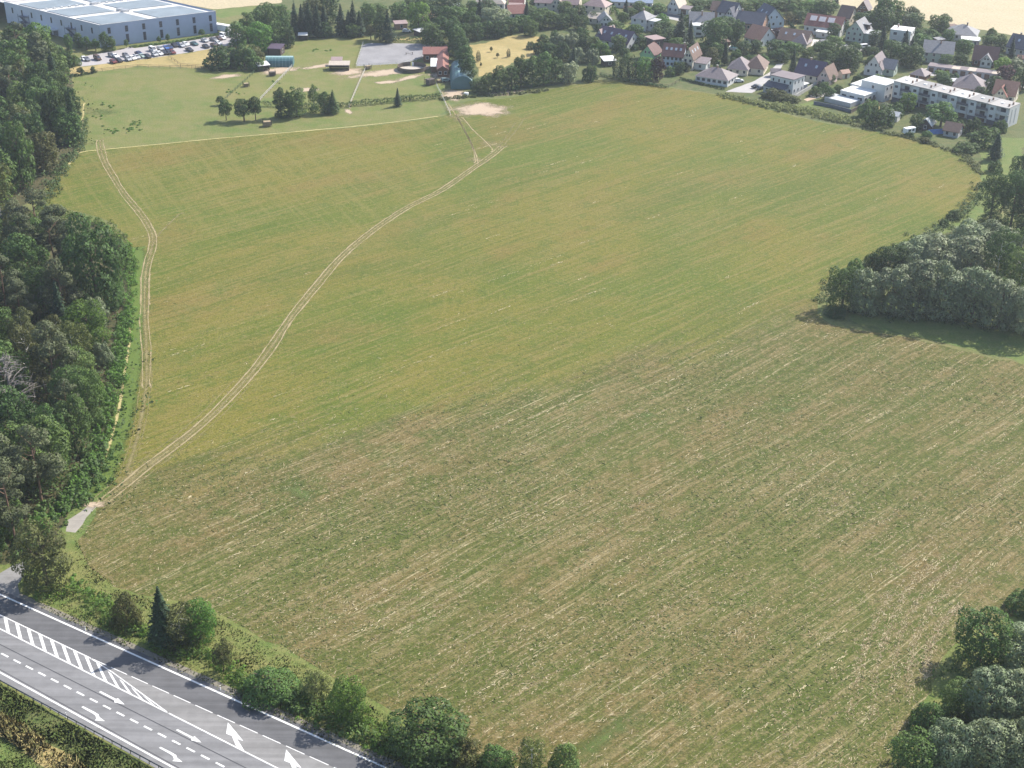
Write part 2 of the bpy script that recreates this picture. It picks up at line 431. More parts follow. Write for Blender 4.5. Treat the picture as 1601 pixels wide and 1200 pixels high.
# ------------------------------------------------------------------ tracks, dry lines and bare patches
M_rut = fademat("worn_earth", (0.26, 0.21, 0.11), (0.34, 0.28, 0.16), 0.45, (0.20, 0.78), 3)
M_rutfaint = fademat("faint_wear", (0.205, 0.18, 0.075), (0.26, 0.22, 0.105), 0.5, (0.32, 0.95), 4)
M_dryline = fademat("dry_line", (0.34, 0.30, 0.13), (0.42, 0.36, 0.17), 0.8, (0.18, 0.46), 4)
M_dirt = fademat("bare_dirt", (0.36, 0.28, 0.20), (0.43, 0.34, 0.25), 0.25, (0.12, 0.50), 2)
M_greenp = fademat("weedy_green", (0.075, 0.115, 0.028), (0.115, 0.145, 0.04), 0.5, (0.35, 0.9), 3)

def offset(pts, d):
    Q = smooth_path(pts, 3.0); T = np.gradient(Q, axis=0); T /= np.linalg.norm(T, axis=1)[:, None]
    return Q + np.stack([-T[:, 1], T[:, 0]], 1) * d

main = [at(*p) for p in [(150, 792), (190, 762), (235, 725), (285, 688), (335, 645), (385, 592), (420, 548), (460, 490), (500, 440), (535, 400), (580, 362), (635, 325), (690, 297), (738, 264), (768, 243), (788, 226)]]
wear = ribbon("track", main, 3.6, 0.022, M_rutfaint, wvar=0.08)
for s in (-1.05, 1.05): ribbon("rut", offset(main, s), 1.0, 0.030, M_rut, parent=wear, kind=None, jit=0.28, wvar=0.25)
for s in (-2.2, 2.6): ribbon("rut", offset(main[:6], s), 0.7, 0.027, M_rutfaint, parent=wear, kind=None, jit=0.15, wvar=0.2)
west = [at(*p) for p in [(195, 745), (213, 690), (228, 610), (229, 545), (226, 480), (228, 425), (238, 385), (236, 360), (218, 332), (196, 305), (176, 275), (163, 250), (158, 234), (156, 216)]]
wear = ribbon("track", west, 3.2, 0.022, M_rutfaint, wvar=0.08)
for s in (-1.05, 1.05):
    ribbon("rut", offset(west[4:], s), 0.8, 0.030, M_rut, parent=wear, kind=None, jit=0.25, wvar=0.25)
    ribbon("rut", offset(west[2:6], s), 0.65, 0.029, M_rut, parent=wear, kind=None, jit=0.3, wvar=0.3)
    ribbon("rut", offset(west[:4], s), 0.6, 0.028, M_rutfaint, parent=wear, kind=None, jit=0.3, wvar=0.3)
M_strip = fademat('strip_grass', (0.072, 0.120, 0.020), (0.105, 0.145, 0.030), 0.5, (-0.05, 0.45), 3)
ribbon('grass_strip', [at(*p) for p in [(146, 780), (172, 715), (192, 650), (204, 580), (211, 500), (216, 430), (212, 385)]], 6.0, 0.019, M_strip, wvar=0.08)
spur = [at(*p) for p in [(232, 400), (244, 372), (262, 352), (285, 330)]]
ribbon("track", spur, 1.6, 0.024, M_rutfaint)
for pts in ([(700, 160), (716, 185), (730, 210), (742, 235), (748, 258)], [(722, 182), (742, 205), (764, 226), (772, 236)], [(712, 178), (724, 200), (738, 228), (744, 256)], [(788, 226), (806, 205), (822, 182)],
            [(690, 140), (697, 160), (706, 182)], [(780, 230), (795, 208), (806, 190)]):
    ribbon("track", [at(*p) for p in pts], 1.0, 0.024, M_rutfaint if pts[0][0] > 770 else M_rut, jit=0.1, wvar=0.15)
ribbon("dry_grass_line", [at(*p) for p in [(118, 240), (135, 236), (165, 233), (250, 225), (330, 217), (400, 211), (480, 204), (555, 197), (620, 190), (688, 181)]], 1.05, 0.022, M_dryline, wvar=0.2, jit=0.1)
for pts in ([(140, 760), (165, 712), (182, 660), (192, 600), (201, 540), (205, 470)], [(96, 268), (120, 240), (128, 200), (131, 160)]):
    ribbon("dry_grass_line", [at(*p) for p in pts], 1.1, 0.022, M_dryline, wvar=0.2, jit=0.12)
for pts in ([(546, 170), (552, 150), (562, 125), (571, 106)], [(405, 157), (430, 130), (457, 104)]):
    ribbon("path", [at(*p) for p in pts], 1.3, 0.020, M_rut, jit=0.1, wvar=0.15)
for px, py, rx, ry, m in [(752, 171, 17, 11, M_dirt), (168, 780, 8, 5, M_rutfaint), (205, 752, 9, 6, M_rutfaint), (240, 722, 9, 5, M_rutfaint), (290, 685, 8, 4, M_rutfaint), (745, 250, 9, 9, M_rutfaint), (770, 225, 9, 12, M_rutfaint), (715, 185, 7, 12, M_rutfaint), (612, 112, 26, 7, M_dirt), (545, 112, 12, 6, M_dirt), (435, 110, 10, 9, M_dirt), (355, 119, 9, 4, M_dirt), (606, 128, 7, 3.5, M_dirt), (480, 140, 6, 5, M_dirt),
                          (709, 148, 8, 9, M_dirt), (640, 121, 10, 3, M_dirt), (790, 145, 12, 4, M_dirt), (545, 174, 2, 4, M_dirt), (700, 120, 8, 14, M_dirt), (500, 103, 14, 3, M_dirt),
                          (160, 175, 12, 14, M_greenp), (470, 770, 9, 12, M_greenp), (1010, 650, 9, 4, M_greenp), (1230, 640, 10, 4, M_greenp), (950, 1150, 22, 6, M_greenp)]:
    patch({"bare_dirt": "bare_patch", "faint_wear": "worn_patch", "weedy_green": "weed_patch"}[m.name], px, py, rx, ry, 0.017 + rng.random() * 0.004, m, rot=rng.random() * 0.8)

# ------------------------------------------------------------------ chopped straw and weeds lying on the field
def inside(poly, X, Y):
    c = np.zeros(len(X), bool); n = len(poly)
    for i in range(n):
        x1, y1 = poly[i][:2]; x2, y2 = poly[(i + 1) % n][:2]
        m = ((y1 > Y) != (y2 > Y)) & (X < (x2 - x1) * (Y - y1) / ((y2 - y1) + 1e-12) + x1); c ^= m
    return c
FIELD = [at(*p) for p in FIELD_PX]
def lower_part(x, y): return y < 0.56 * x + 276
def quads(C, ang, L, W, lift, tilt):
    """flat quads on the ground: centre (n,2), heading, length, width, lift, tilt about the heading"""
    n = len(C); ca, sa = np.cos(ang), np.sin(ang)
    ax = np.stack([ca * L, sa * L, rng.normal(0, 0.10, n) * L], 1) / 2
    ay = np.stack([-sa * W * np.cos(tilt), ca * W * np.cos(tilt), W * np.sin(tilt)], 1) / 2
    c = np.stack([C[:, 0], C[:, 1], np.full(n, 0.0) + lift + np.abs(ay[:, 2]) + np.abs(ax[:, 2])], 1)
    V = np.stack([c - ax - ay, c + ax - ay, c + ax + ay, c - ax + ay], 1).reshape(-1, 3)
    return V, np.arange(4 * n).reshape(n, 4)
def islandmat(name, cols, rough=0.9):
    t = NT(name); r = t.node("ShaderNodeNewGeometry").outputs["Random Per Island"]
    cr = t.node("ShaderNodeValToRGB"); t.put(cr.inputs[0], r)
    el = cr.color_ramp.elements
    while len(el) < len(cols): el.new(0.5)
    for i, c in enumerate(cols): el[i].position = i / (len(cols) - 1); el[i].color = (*c, 1)
    return t.done(cr.outputs[0], rough)
M_straw = islandmat("chopped_straw", [(0.14, 0.105, 0.05), (0.20, 0.155, 0.08), (0.28, 0.23, 0.13), (0.43, 0.37, 0.24)])
M_weed = islandmat("field_weeds", [(0.058, 0.080, 0.020), (0.075, 0.100, 0.026), (0.10, 0.112, 0.034), (0.066, 0.096, 0.024)])
def scatter(n, ylo, yhi, xlo=-120, xhi=140):
    X = rng.uniform(xlo, xhi, n); Y = rng.uniform(ylo, yhi, n); k = inside(FIELD, X, Y)
    return X[k], Y[k]
def rowdir(X, Y):
    """rows run along ROW and bend round towards the headland by the grove"""
    h = np.clip((X - 45) / 40, 0, 1) * np.clip((215 - Y) / 45, 0, 1)
    return ROW + h * 0.75
def clump(X, Y, s):
    """smooth pseudo noise, -1 .. 1"""
    return (np.sin(X * s + 1.3 * np.sin(Y * s * 0.7 + 1.7)) + np.sin(Y * s * 1.31 + 1.1 * np.sin(X * s * 0.9 + 0.4)) + np.sin((X + Y) * s * 0.83 + 2.0 * np.sin((X - Y) * s * 0.37))) / 3
# most of it lies in the rows the machine left; r_strength changes along each row
def row_points(n):
    k = np.arange(-90, 225); sp = 1.36
    offs = k * sp + rng.normal(0, 0.16, len(k)); st = np.clip(rng.gamma(1.3, 0.42, len(k)), 0.03, 2.2)
    i = rng.choice(len(k), n, p=st / st.sum()); o = offs[i] + rng.normal(0, 0.20, n); s = rng.uniform(-60, 330, n)
    o = o + 2.2 * np.sin(s * 0.021 + 0.6) ; x = s * math.cos(ROW) - o * math.sin(ROW); y = s * math.sin(ROW) + o * math.cos(ROW)
    m = inside(FIELD, x, y) & (rng.random(n) < np.clip(0.45 + 0.55 * np.sin(s * 0.07 + i * 1.7) + 0.3 * np.sin(s * 0.23 + i * 3.1), 0.05, 1))
    return x[m], y[m]
X1, Y1 = row_points(360000); X2, Y2 = scatter(130000, 140, 345); k = rng.random(len(X1)) < np.clip(0.35 + (X1 + 40) / 70, 0.25, 1); X1, Y1 = X1[k], Y1[k]
X, Y = np.concatenate([X1, X2]), np.concatenate([Y1, Y2])
HEAD = [[(1420, 1095), (1424, 1040), (1436, 985), (1475, 930), (1530, 890)], [(1392, 1105), (1398, 1040), (1411, 985), (1448, 922), (1500, 880)], [(1362, 1115), (1372, 1040), (1388, 985), (1418, 925), (1460, 880)], [(1448, 1060), (1452, 1020), (1470, 980), (1505, 945)], [(1330, 1120), (1345, 1040), (1366, 980), (1395, 925)]]
for hd in HEAD:                                            # rows bending round the headland
    Q = smooth_path([at(*q) for q in hd], 0.25); i = rng.integers(len(Q), size=1100)
    X = np.concatenate([X, Q[i, 0] + rng.normal(0, 0.45, 1100)]); Y = np.concatenate([Y, Q[i, 1] + rng.normal(0, 0.45, 1100)])
pr = np.clip(0.5 + 0.4 * clump(X, Y, 0.11) + 0.25 * clump(X, Y, 0.47), 0.04, 1) * np.where(lower_part(X, Y + rng.normal(0, 11, len(X))), 1, 0.16) * np.clip((350 - Y) / 130, 0.15, 1)
k = rng.random(len(X)) < pr; X, Y = X[k], Y[k]; n = len(X)
V, F = quads(np.stack([X, Y], 1), rowdir(X, Y) + rng.normal(0, 0.6, n), rng.gamma(3, 0.10, n) + 0.10, rng.uniform(0.05, 0.13, n), 0.02, rng.normal(0, 0.25, n))
tag(link("straw_litter", mesh_np("straw_litter", V, F, M_straw)), kind='stuff')
X, Y = scatter(150000, 140, 345)
pr = np.clip(0.35 + 0.7 * clump(X + 40, Y, 0.09) + 0.4 * clump(X, Y + 9, 0.5), 0.02, 1) * np.where(lower_part(X, Y), 1, 0.12) * np.clip((340 - Y) / 110, 0.2, 1)
k = rng.random(len(X)) < pr; X, Y = X[k], Y[k]; n = len(X)
V, F = quads(np.stack([X, Y], 1), rng.uniform(0, 6.28, n), rng.gamma(3, 0.10, n) + 0.1, rng.uniform(0.07, 0.18, n), 0.02, rng.uniform(0.0, 0.75, n))
tag(link("field_weeds", mesh_np("field_weeds", V, F, M_weed)), kind='stuff')
# swaths of left straw: broken pale dashes along the rows
M_swath = islandmat("pale_swath", [(0.32, 0.27, 0.14), (0.42, 0.36, 0.21), (0.53, 0.46, 0.30)])
segs = []
for off in np.arange(-40, 420, 2.6):
    o2 = off + rng.normal(0, 0.5); s = -150 + rng.random() * 60
    strength = max(0.0, 0.40 + 0.5 * math.sin(off * 0.43 + 2 * math.sin(off * 0.11)))
    while s < 620:
        L = rng.gamma(1.0, 4.5) + 0.6
        x = s * math.cos(ROW) - o2 * math.sin(ROW); y = s * math.sin(ROW) + o2 * math.cos(ROW)
        st = strength * (0.95 if y < 0.56 * x + 276 else 0.34) * (0.5 + 0.6 * math.sin(x * 0.05 + y * 0.031) ** 2)
        if x < -20 and y > 300: st *= 0.25
        if rng.random() < st: segs.append((x, y, L))
        s += L + rng.gamma(1.2, 7.0 if rng.random() < 0.6 else 26.0)
S = np.array(segs); k = inside(FIELD, S[:, 0], S[:, 1]); S = S[k]
h = rowdir(S[:, 0], S[:, 1])
# every dash is a run of short wisps
C = []; A = []; Ls = []; Ws = []
for (x, y, L), a in zip(S, h):
    m = max(2, int(L / (0.16 + 0.35 * rng.random() ** 2 + 0.02 * L)))
    for _ in range(m):
        u = rng.uniform(-L / 2, L / 2); v = rng.normal(0, 0.17)
        C.append((x + u * math.cos(a) - v * math.sin(a), y + u * math.sin(a) + v * math.cos(a))); A.append(a + rng.normal(0, 0.3)); Ls.append(rng.uniform(0.3, 0.8)); Ws.append(rng.uniform(0.05, 0.13))
V, F = quads(np.array(C), np.array(A), np.array(Ls), np.array(Ws), 0.05, rng.normal(0, 0.3, len(C)))
tag(link("straw_swaths", mesh_np("straw_swaths", V, F, M_swath)), kind='stuff')
# ================================================================== ROAD
def asphalt(name, c, stain=0.2):
    t = NT(name); p = t.pos()
    rd = math.radians(-30.6)
    lane = t.noise(t.mapping(p, -rd, (0.012, 0.9, 1)), 1.0, 4, 0.6)
    n = t.noise(p, 0.35, 5, 0.65); f = t.noise(p, 6.0, 3, 0.7)
    k = t.math('ADD', t.math('MULTIPLY', lane, 0.5), t.math('ADD', t.math('MULTIPLY', n, 0.35), t.math('MULTIPLY', f, 0.15)))
    a = tuple(x * (1 - stain) for x in c); b = tuple(x * (1 + stain) for x in c)
    return t.done(t.mix(t.ramp(k, 0.35, 0.65), a, b), 0.85, f, 0.02, 0.4)
M_asph = asphalt("asphalt", (0.178, 0.177, 0.179)); M_asphnew = asphalt("dark_asphalt", (0.106, 0.106, 0.110)); M_asphold = asphalt("pale_asphalt", (0.200, 0.196, 0.191))
def paintmat():
    """road paint, worn through to the asphalt in flecks and wheel lines"""
    t = NT("road_paint"); p = t.pos()
    k = t.math('ADD', t.math('MULTIPLY', t.noise(p, 0.7, 5, 0.7), 0.5), t.math('MULTIPLY', t.noise(p, 5.0, 4, 0.75), 0.5))
    return t.done(t.mix(t.ramp(k, 0.34, 0.50), (0.42, 0.415, 0.41), (0.70, 0.70, 0.68)), 0.8)
M_paint = paintmat()
M_tar = flat("tar_seam", (0.06, 0.06, 0.065), 0.7, 0.2)
M_shoulder = fademat("gravel_shoulder", (0.17, 0.155, 0.12), (0.22, 0.20, 0.16), 1.2, (-0.1, 0.16), 4)

def gline(a, b, ea=0.0, eb=0.0):
    A, B = at(*a), at(*b); d = (B - A) / np.linalg.norm(B - A); return A - d * ea, B + d * eb
up0, up1 = gline((0, 921), (467, 1131), 60, 60)
lo0, lo1 = gline((0, 1064), (242, 1200), 60, 60)
road = sheet("road", [up0, up1, lo1, lo0], 0.030, M_asph, ground=True)
ribbon("gravel_shoulder", [up0 + (0.15, 0.35, 0), (up0 + up1) / 2 + (0.15, 0.35, 0), up1 + (0.15, 0.35, 0)], 1.5, 0.024, M_shoulder, curve=False, fade_ends=False)
# newer dark lane along the field, pale turning lane beside it
d0, d1 = gline((140, 1028), (467, 1175), 0, 60); h0, h1 = gline((6, 964), (140, 1028), 60, 0)
o = sheet("lane_surface", [up0 - (0, .01, 0), up1 - (0, .01, 0), d1, d0, h0], 0.036, M_asphnew, parent=road, kind=None, ground=True)
l0, l1 = gline((0, 983), (264, 1115), 60, 0); m0, m1 = gline((264, 1115), (432, 1200), 0, 60)
sheet("lane_surface", [d0, d1, m1, m0, at(175, 1051)], 0.036, M_asphold, parent=road, kind=None, ground=True)

def mark(name, pts, w, z=0.042, m=M_paint):
    a = np.array(pts[0][:2]); out = MB()
    for p, q in zip(pts[:-1], pts[1:]):
        d = np.array(q[:2]) - np.array(p[:2]); L = np.linalg.norm(d); d /= L; nn = np.array([-d[1], d[0]]) * w / 2
        A, B = np.array(p[:2]), np.array(q[:2])
        out.add([(*(A - nn), z), (*(B - nn), z), (*(B + nn), z), (*(A + nn), z)], [(0, 1, 2, 3)])
    return out.build(name, m, road)
mark("edge_line", gline((0, 929), (467, 1139), 55, 55), 0.34)
mark("edge_line", gline((0, 1051), (271, 1200), 55, 55), 0.30)
mark("hatch_border", (h0, h1), 0.2); mark("hatch_border", (at(140, 1028), at(176, 1051), at(264, 1115)), 0.18)
mark("hatch_border", (l0, l1), 0.24); mark("hatch_border", (m0, m1), 0.24)
A, B = gline((140, 1028), (467, 1175), 0, 40); L = np.linalg.norm(B - A); u = (B - A) / L; s = 0.3
while s < L - 4:
    mark("lane_dash", (A + u * s, A + u * (s + 3.6)), 0.14); s += 4.6
A, B = gline((1 / 3.43, 850 + 585 / 3.43), (1195 / 3.43, 850 + 1193 / 3.43), 45, 40); L = np.linalg.norm(B - A); u = (B - A) / L
first = mark("lane_dash", (A, A + u * 1.72), 0.3); s = 3.02
while s < L:
    c = first.copy(); col.objects.link(c); c.parent = road; c.location = (u[0] * s, u[1] * s, 0); s += 3.02
def cpx(x, y): return at(x / 3.428, 850 + y / 3.428, 0)
for i in range(-6, 14):                                   # white bars of the hatched island
    xt, xb = 29 + 62 * i, 45 + 65.5 * i
    ya = lambda x: 399 + (x - 29) * 0.478 if x < 480 else 614 + (x - 480) * 0.70
    yb = lambda x: 476 + (x - 45) * 0.502
    w = 10
    T0, T1, B0, B1 = cpx(xt - w, ya(xt - w)), cpx(xt + w, ya(xt + w)), cpx(xb - w, yb(xb - w)), cpx(xb + w, yb(xb + w))
    if yb(xb) - ya(xt) < 12: break
    MB().add([(p[0], p[1], 0.047) for p in (B0, B1, T1, T0)], [(0, 1, 2, 3)]).build("hatch_bar", M_paint, road)
def arrow(name, pts, z=0.046):
    V = [Vector((*cpx(*p)[:2], z)) for p in pts]; T = tessellate_polygon([V])
    T = [t if (V[t[1]] - V[t[0]]).cross(V[t[2]] - V[t[0]]).z > 0 else t[::-1] for t in T]
    me = bpy.data.meshes.new(name); me.from_pydata(V, [], T); me.materials.append(M_paint); return link(name, me, road)
for dx, dy in ((0, 0), (412, 204)): arrow("straight_arrow", [(530 + dx, 795 + dy), (540 + dx, 790 + dy), (622 + dx, 832 + dy), (632 + dx, 828 + dy), (668 + dx, 862 + dy), (612 + dx, 850 + dy), (614 + dx, 840 + dy)])
for dx, dy in ((0, 0), (416, 218)): arrow("turn_arrow", [(436 + dx, 876 + dy), (446 + dx, 871 + dy), (505 + dx, 901 + dy), (528 + dx, 915 + dy), (534 + dx, 930 + dy), (562 + dx, 951 + dy), (508 + dx, 947 + dy), (517 + dx, 938 + dy), (512 + dx, 922 + dy), (497 + dx, 910 + dy)])
for dx, dy in ((0, 0), (312, 145), (640, 298)): arrow("merge_arrow", [(1222 + dx, 958 + dy), (1304 + dx, 1057 + dy), (1270 + dx, 1046 + dy), (1309 + dx, 1108 + dy), (1264 + dx, 1082 + dy), (1243 + dx, 1030 + dy), (1212 + dx, 1018 + dy)])
mark("tar_seam", gline((1 / 3.428, 850 + 540 / 3.428), (1195 / 3.428, 850 + 1140 / 3.428), 40, 30), 0.16, 0.039, M_tar)
mark("tar_seam", gline((0, 1046.5), (268, 1194), 40, 30), 0.12, 0.039, M_tar)
# side road and the paved entrance to the field
sheet("side_road", [(-20, 925), (0, 896), (20, 884), (37, 877), (40, 888), (29, 914), (32, 938), (0, 924)], 0.027, M_asphold, 0.1)
sheet("paved_entrance", [(101, 831), (107, 813), (142, 786), (150, 792), (138, 808), (116, 834)], 0.027, asphalt("dusty_paving", (0.27, 0.25, 0.22), 0.15), 0.15)
sheet("entrance_grass", [(84, 845), (98, 820), (118, 793), (150, 775), (165, 785), (140, 818), (122, 850)], 0.021, M_green, 0.3)
patch("bare_patch", 146, 789, 3.0, 2.0, 0.029, M_dirt)

# ground beyond the guardrail
M_ivy = grassmat("bank_herbs", (0.055, 0.085, 0.022), (0.085, 0.105, 0.032), (0.13, 0.125, 0.05), 0.12, 0.6, 2.8, 0.4)
b0, b1 = gline((0, 1068), (238, 1203), 60, 60)
sheet("bank", [b0, b1, b1 + (-40, -60, 0), b0 + (-60, -80, 0)], 0.012, M_ivy, 0.2, ground=True)
sheet("dry_strip", [(-60, 1085), (0, 1118), (40, 1140), (100, 1178), (150, 1215), (130, 1240), (60, 1190), (0, 1150), (-60, 1115)], 0.018, M_dry, 0.3)
sheet("lower_grass", [(-80, 1120), (0, 1155), (40, 1180), (100, 1225), (60, 1300), (-120, 1250)], 0.020, M_green, 0.3)

# ------------------------------------------------------------------ guardrail
M_steel = flat("weathered_steel", (0.17, 0.165, 0.16), 0.5, 0.25, 2.0, 0.7)
A, B = gline((14, 1074.5), (245, 1199), 45, 45)
L = np.linalg.norm(B - A); u = (B - A) / L; ang = math.atan2(u[1], u[0])
gr = empty("guardrail", (A[0], A[1], 0), ang, "long steel guardrail on posts along the lower edge of the main road", "guardrail")
prof = [(-0.02, 0.45), (0.04, 0.49), (0.04, 0.55), (-0.02, 0.60), (0.04, 0.65), (0.04, 0.71), (-0.02, 0.75), (-0.04, 0.75), (0.02, 0.70), (0.02, 0.66), (-0.04, 0.60), (0.02, 0.54), (0.02, 0.50), (-0.04, 0.45)]
k = len(prof)
MB().add([(0, y, z) for y, z in prof] + [(L, y, z) for y, z in prof], [(i, (i + 1) % k, k + (i + 1) % k, k + i) for i in range(k)]).build("rail", M_steel, gr)
pm = MB().box(-0.05, 0.05, -0.14, -0.06, 0, 0.78).box(-0.03, 0.03, -0.06, -0.02, 0.52, 0.68).mesh("post", M_steel)
s = 1.0
while s < L: q = link("post", pm, gr); q.location = (s, 0, 0); s += 2.0
# roadside marker posts
M_white = flat("white_plastic", (0.78, 0.78, 0.76), 0.5, 0.05); M_black = flat("black_plastic", (0.03, 0.03, 0.03), 0.5, 0.1)
def marker(px, py, label):
    p = at(px, py); t = empty("marker_post", (p[0], p[1], 0), -0.5, label, "marker post", "roadside marker posts")
    MB().prism([(-0.06, -0.05), (0.06, -0.05), (0.03, 0.06), (-0.03, 0.06)], 0, 0.78).prism([(-0.06, -0.05), (0.06, -0.05), (0.03, 0.06), (-0.03, 0.06)], 0.95, 1.05).build("post", M_white, t)
    MB().prism([(-0.065, -0.055), (0.065, -0.055), (0.033, 0.065), (-0.033, 0.065)], 0.78, 0.95).build("band", M_black, t)
marker(134, 986, "white roadside marker post with black band on the grass before the spruce")
marker(345, 1079, "white roadside marker post with black band beside the small trunked tree")
marker(104, 1122, "white roadside marker post with black band behind the guardrail")

# ================================================================== WAREHOUSE
M_clad = flat("grey_blue_cladding", (0.33, 0.39, 0.51), 0.5, 0.06, 0.3); M_clad2 = flat("pale_cladding", (0.52, 0.55, 0.64), 0.5, 0.06, 0.3)
M_roofw = flat("white_roof_membrane", (0.58, 0.57, 0.56), 0.6, 0.12, 0.12); M_roofp = flat("solar_grey", (0.20, 0.235, 0.26), 0.45, 0.16, 0.12)
M_glass = flat("dark_glass", (0.035, 0.04, 0.055), 0.15, 0.2, 1.0, 0.0, 0.5); M_frame = flat("window_frame", (0.6, 0.6, 0.58), 0.5, 0.05)
M_alu = flat("aluminium", (0.5, 0.5, 0.5), 0.4, 0.08, 1.0, 0.5); M_dkgrey = flat("dark_grey_metal", (0.12, 0.13, 0.16), 0.5, 0.1)
WH = 9.6
K = at(155, 39, WH); TR = at(337, 17, WH); TL = at(6, 2, WH)
ex = (TR - K); W = np.linalg.norm(ex); ex /= W
ey = TL - K; D = np.linalg.norm(ey); ey /= D                       # the two long sides as the photograph shows them
wt = empty("warehouse", (K[0], K[1], 0), 0, "huge grey blue warehouse with white flat roof behind the car park", "warehouse")
def wp(a, b, z): v = ex * a + ey * b; return (v[0], v[1], z)
DB = 150.0
def wbox(a0, a1, b0, b1, z0, z1, mb=None, m=0):
    mb = mb or MB()
    return mb.add([wp(a, b, z) for z in (z0, z1) for b in (b0, b1) for a in (a0, a1)], [(0, 2, 3, 1), (4, 5, 7, 6), (0, 1, 5, 4), (2, 6, 7, 3), (0, 4, 6, 2), (1, 3, 7, 5)], m)
wbox(0, W, 0, 0.3, 0, WH).build("front_wall", M_clad, wt); wbox(0, 0.3, 0.305, D, 0, WH).build("side_wall", M_clad2, wt)
wbox(W - 0.3, W, 0.305, DB, 0, WH).build("end_wall", M_clad, wt)
wbox(0.305, W - 0.305, 0.305, DB, WH - 0.9, WH - 0.5).build("roof", M_roofw, wt)
wbox(-0.05, W + 0.05, -0.05, 0.35, WH + 0.003, WH + 0.12).build("parapet_cap", M_roofw, wt); wbox(-0.05, 0.35, 0.353, D, WH + 0.003, WH + 0.12).build("parapet_cap", M_roofw, wt)
wbox(W - 0.35, W + 0.05, 0.353, DB, WH + 0.003, WH + 0.12).build("parapet_cap", M_dkgrey, wt)
# grey panel fields on the roof with white walkways between
for a0, a1 in ((2.5, W * 0.44), (W * 0.53, W - 3)):
    for b0, b1 in ((2.2, 20), (25, 41), (46, 62)): wbox(a0, a1, b0, b1, WH - 0.497, WH - 0.25).build("panel_field", M_roofp, wt)
M_beige = flat("beige_membrane", (0.46, 0.43, 0.41), 0.7, 0.06, 0.1)
wbox(2.5, W - 3, 68, 100, WH - 0.497, WH - 0.3).build("panel_field", M_beige, wt)
for b in (21, 24, 43): wbox(W * 0.46, W * 0.515, b, b + 2.0, WH - 0.497, WH + 0.5).build("roof_vent", M_alu, wt)
for i in range(14): wbox(W * (0.08 + 0.065 * i), W * (0.08 + 0.065 * i) + 0.9, 44.2, 45.1, WH - 0.497, WH + 0.1).build('roof_dome', M_frame, wt)
gw = 2.1
for i in range(7):
    a = W * (0.075 + 0.1455 * i) - gw / 2 + 0.4
    for z0, z1 in ((WH - 4.1, WH - 1.5), (0.9, WH - 5.1)):
        f = wbox(a, a + gw * 0.62, -0.06, -0.002, z0, z1).build("window", M_dkgrey, wt)
        n = 3 if z0 > 2 else 4
        for j in range(n):
            zz = z0 + 0.1 + (z1 - z0 - 0.1) * j / n
            wbox(a + 0.08, a + gw * 0.62 - 0.08, -0.075, -0.061, zz, zz + (z1 - z0 - 0.1) / n - 0.1).build("pane", M_glass, f)
for i in range(9):
    b = 5 + 7.2 * i
    f = wbox(-0.06, -0.002, b, b + 1.0, WH - 4.4, WH - 1.9).build("window", M_dkgrey, wt); wbox(-0.075, -0.061, b + 0.08, b + 0.92, WH - 4.3, WH - 2.0).build("pane", M_glass, f)
for b in (17, 51):                                               # outside stair towers on the long side
    f = MB()
    for z in (2.6, 5.2): wbox(-2.2, -0.1, b, b + 5, z, z + 0.15, f)
    for z in (0.2, 2.8): f.obox(wp(-1.2, b + 2.5, z + 1.2), wp(0.5, 0, 0), tuple(np.array(wp(0, 2.3, 0)) + np.array((0, 0, 1.2))), (0, 0, 0.08))
    for a in (-2.1, -0.2):
        for bb in (b + 0.1, b + 4.8): wbox(a, a + 0.12, bb, bb + 0.12, 0, 6.2, f)
    f.build("stair_tower", M_dkgrey, wt)
wbox(-4.5, -0.1, 30, 44, 2.6, 3.0).build("canopy", M_roofw, wt)
for b in (30.5, 35, 39.5): wbox(-0.07, -0.002, b, b + 3.4, 0.1, 2.5).build("dock_door", M_dkgrey, wt)
# second hall at its far end
p0, p1 = at(6, 27), at(-60, 20); dd = p1 - p0; t2 = empty("hall", (p0[0], p0[1], 0), math.atan2(dd[1], dd[0]) + math.pi, "dark blue grey hall beyond the far end of the warehouse", "hall")
MB().box(0, 36, -40, 0, 0, 10.4).build("wall", flat("slate_cladding", (0.12, 0.15, 0.23), 0.5), t2); MB().box(-0.2, 36.2, -40.2, 0.2, 10.403, 10.7).build("roof", M_roofw, t2)
t2.rotation_euler.z = math.atan2(ey[1], ey[0]); t2.location = (*(K + ey * (D + 6) - ex * 40)[:2], 0)
for i in range(3): MB().box(36.002, 36.06, -38 + i * 12, -36 + i * 12, 4, 8).build("window", M_glass, t2)

# car park
M_lot = asphalt("car_park_paving", (0.34, 0.32, 0.32), 0.08)
lot = sheet("car_park", [(118, 92), (126, 104), (160, 100), (185, 97), (240, 90), (300, 81), (345, 73), (372, 68), (380, 50), (345, 53), (275, 65), (215, 73), (205, 72), (190, 77), (140, 86)], 0.022, M_lot, 0.1)
sheet("hedge_bed", [(210, 75), (275, 67), (350, 54), (352, 50), (275, 62), (205, 72)], 0.026, M_green, 0.2)

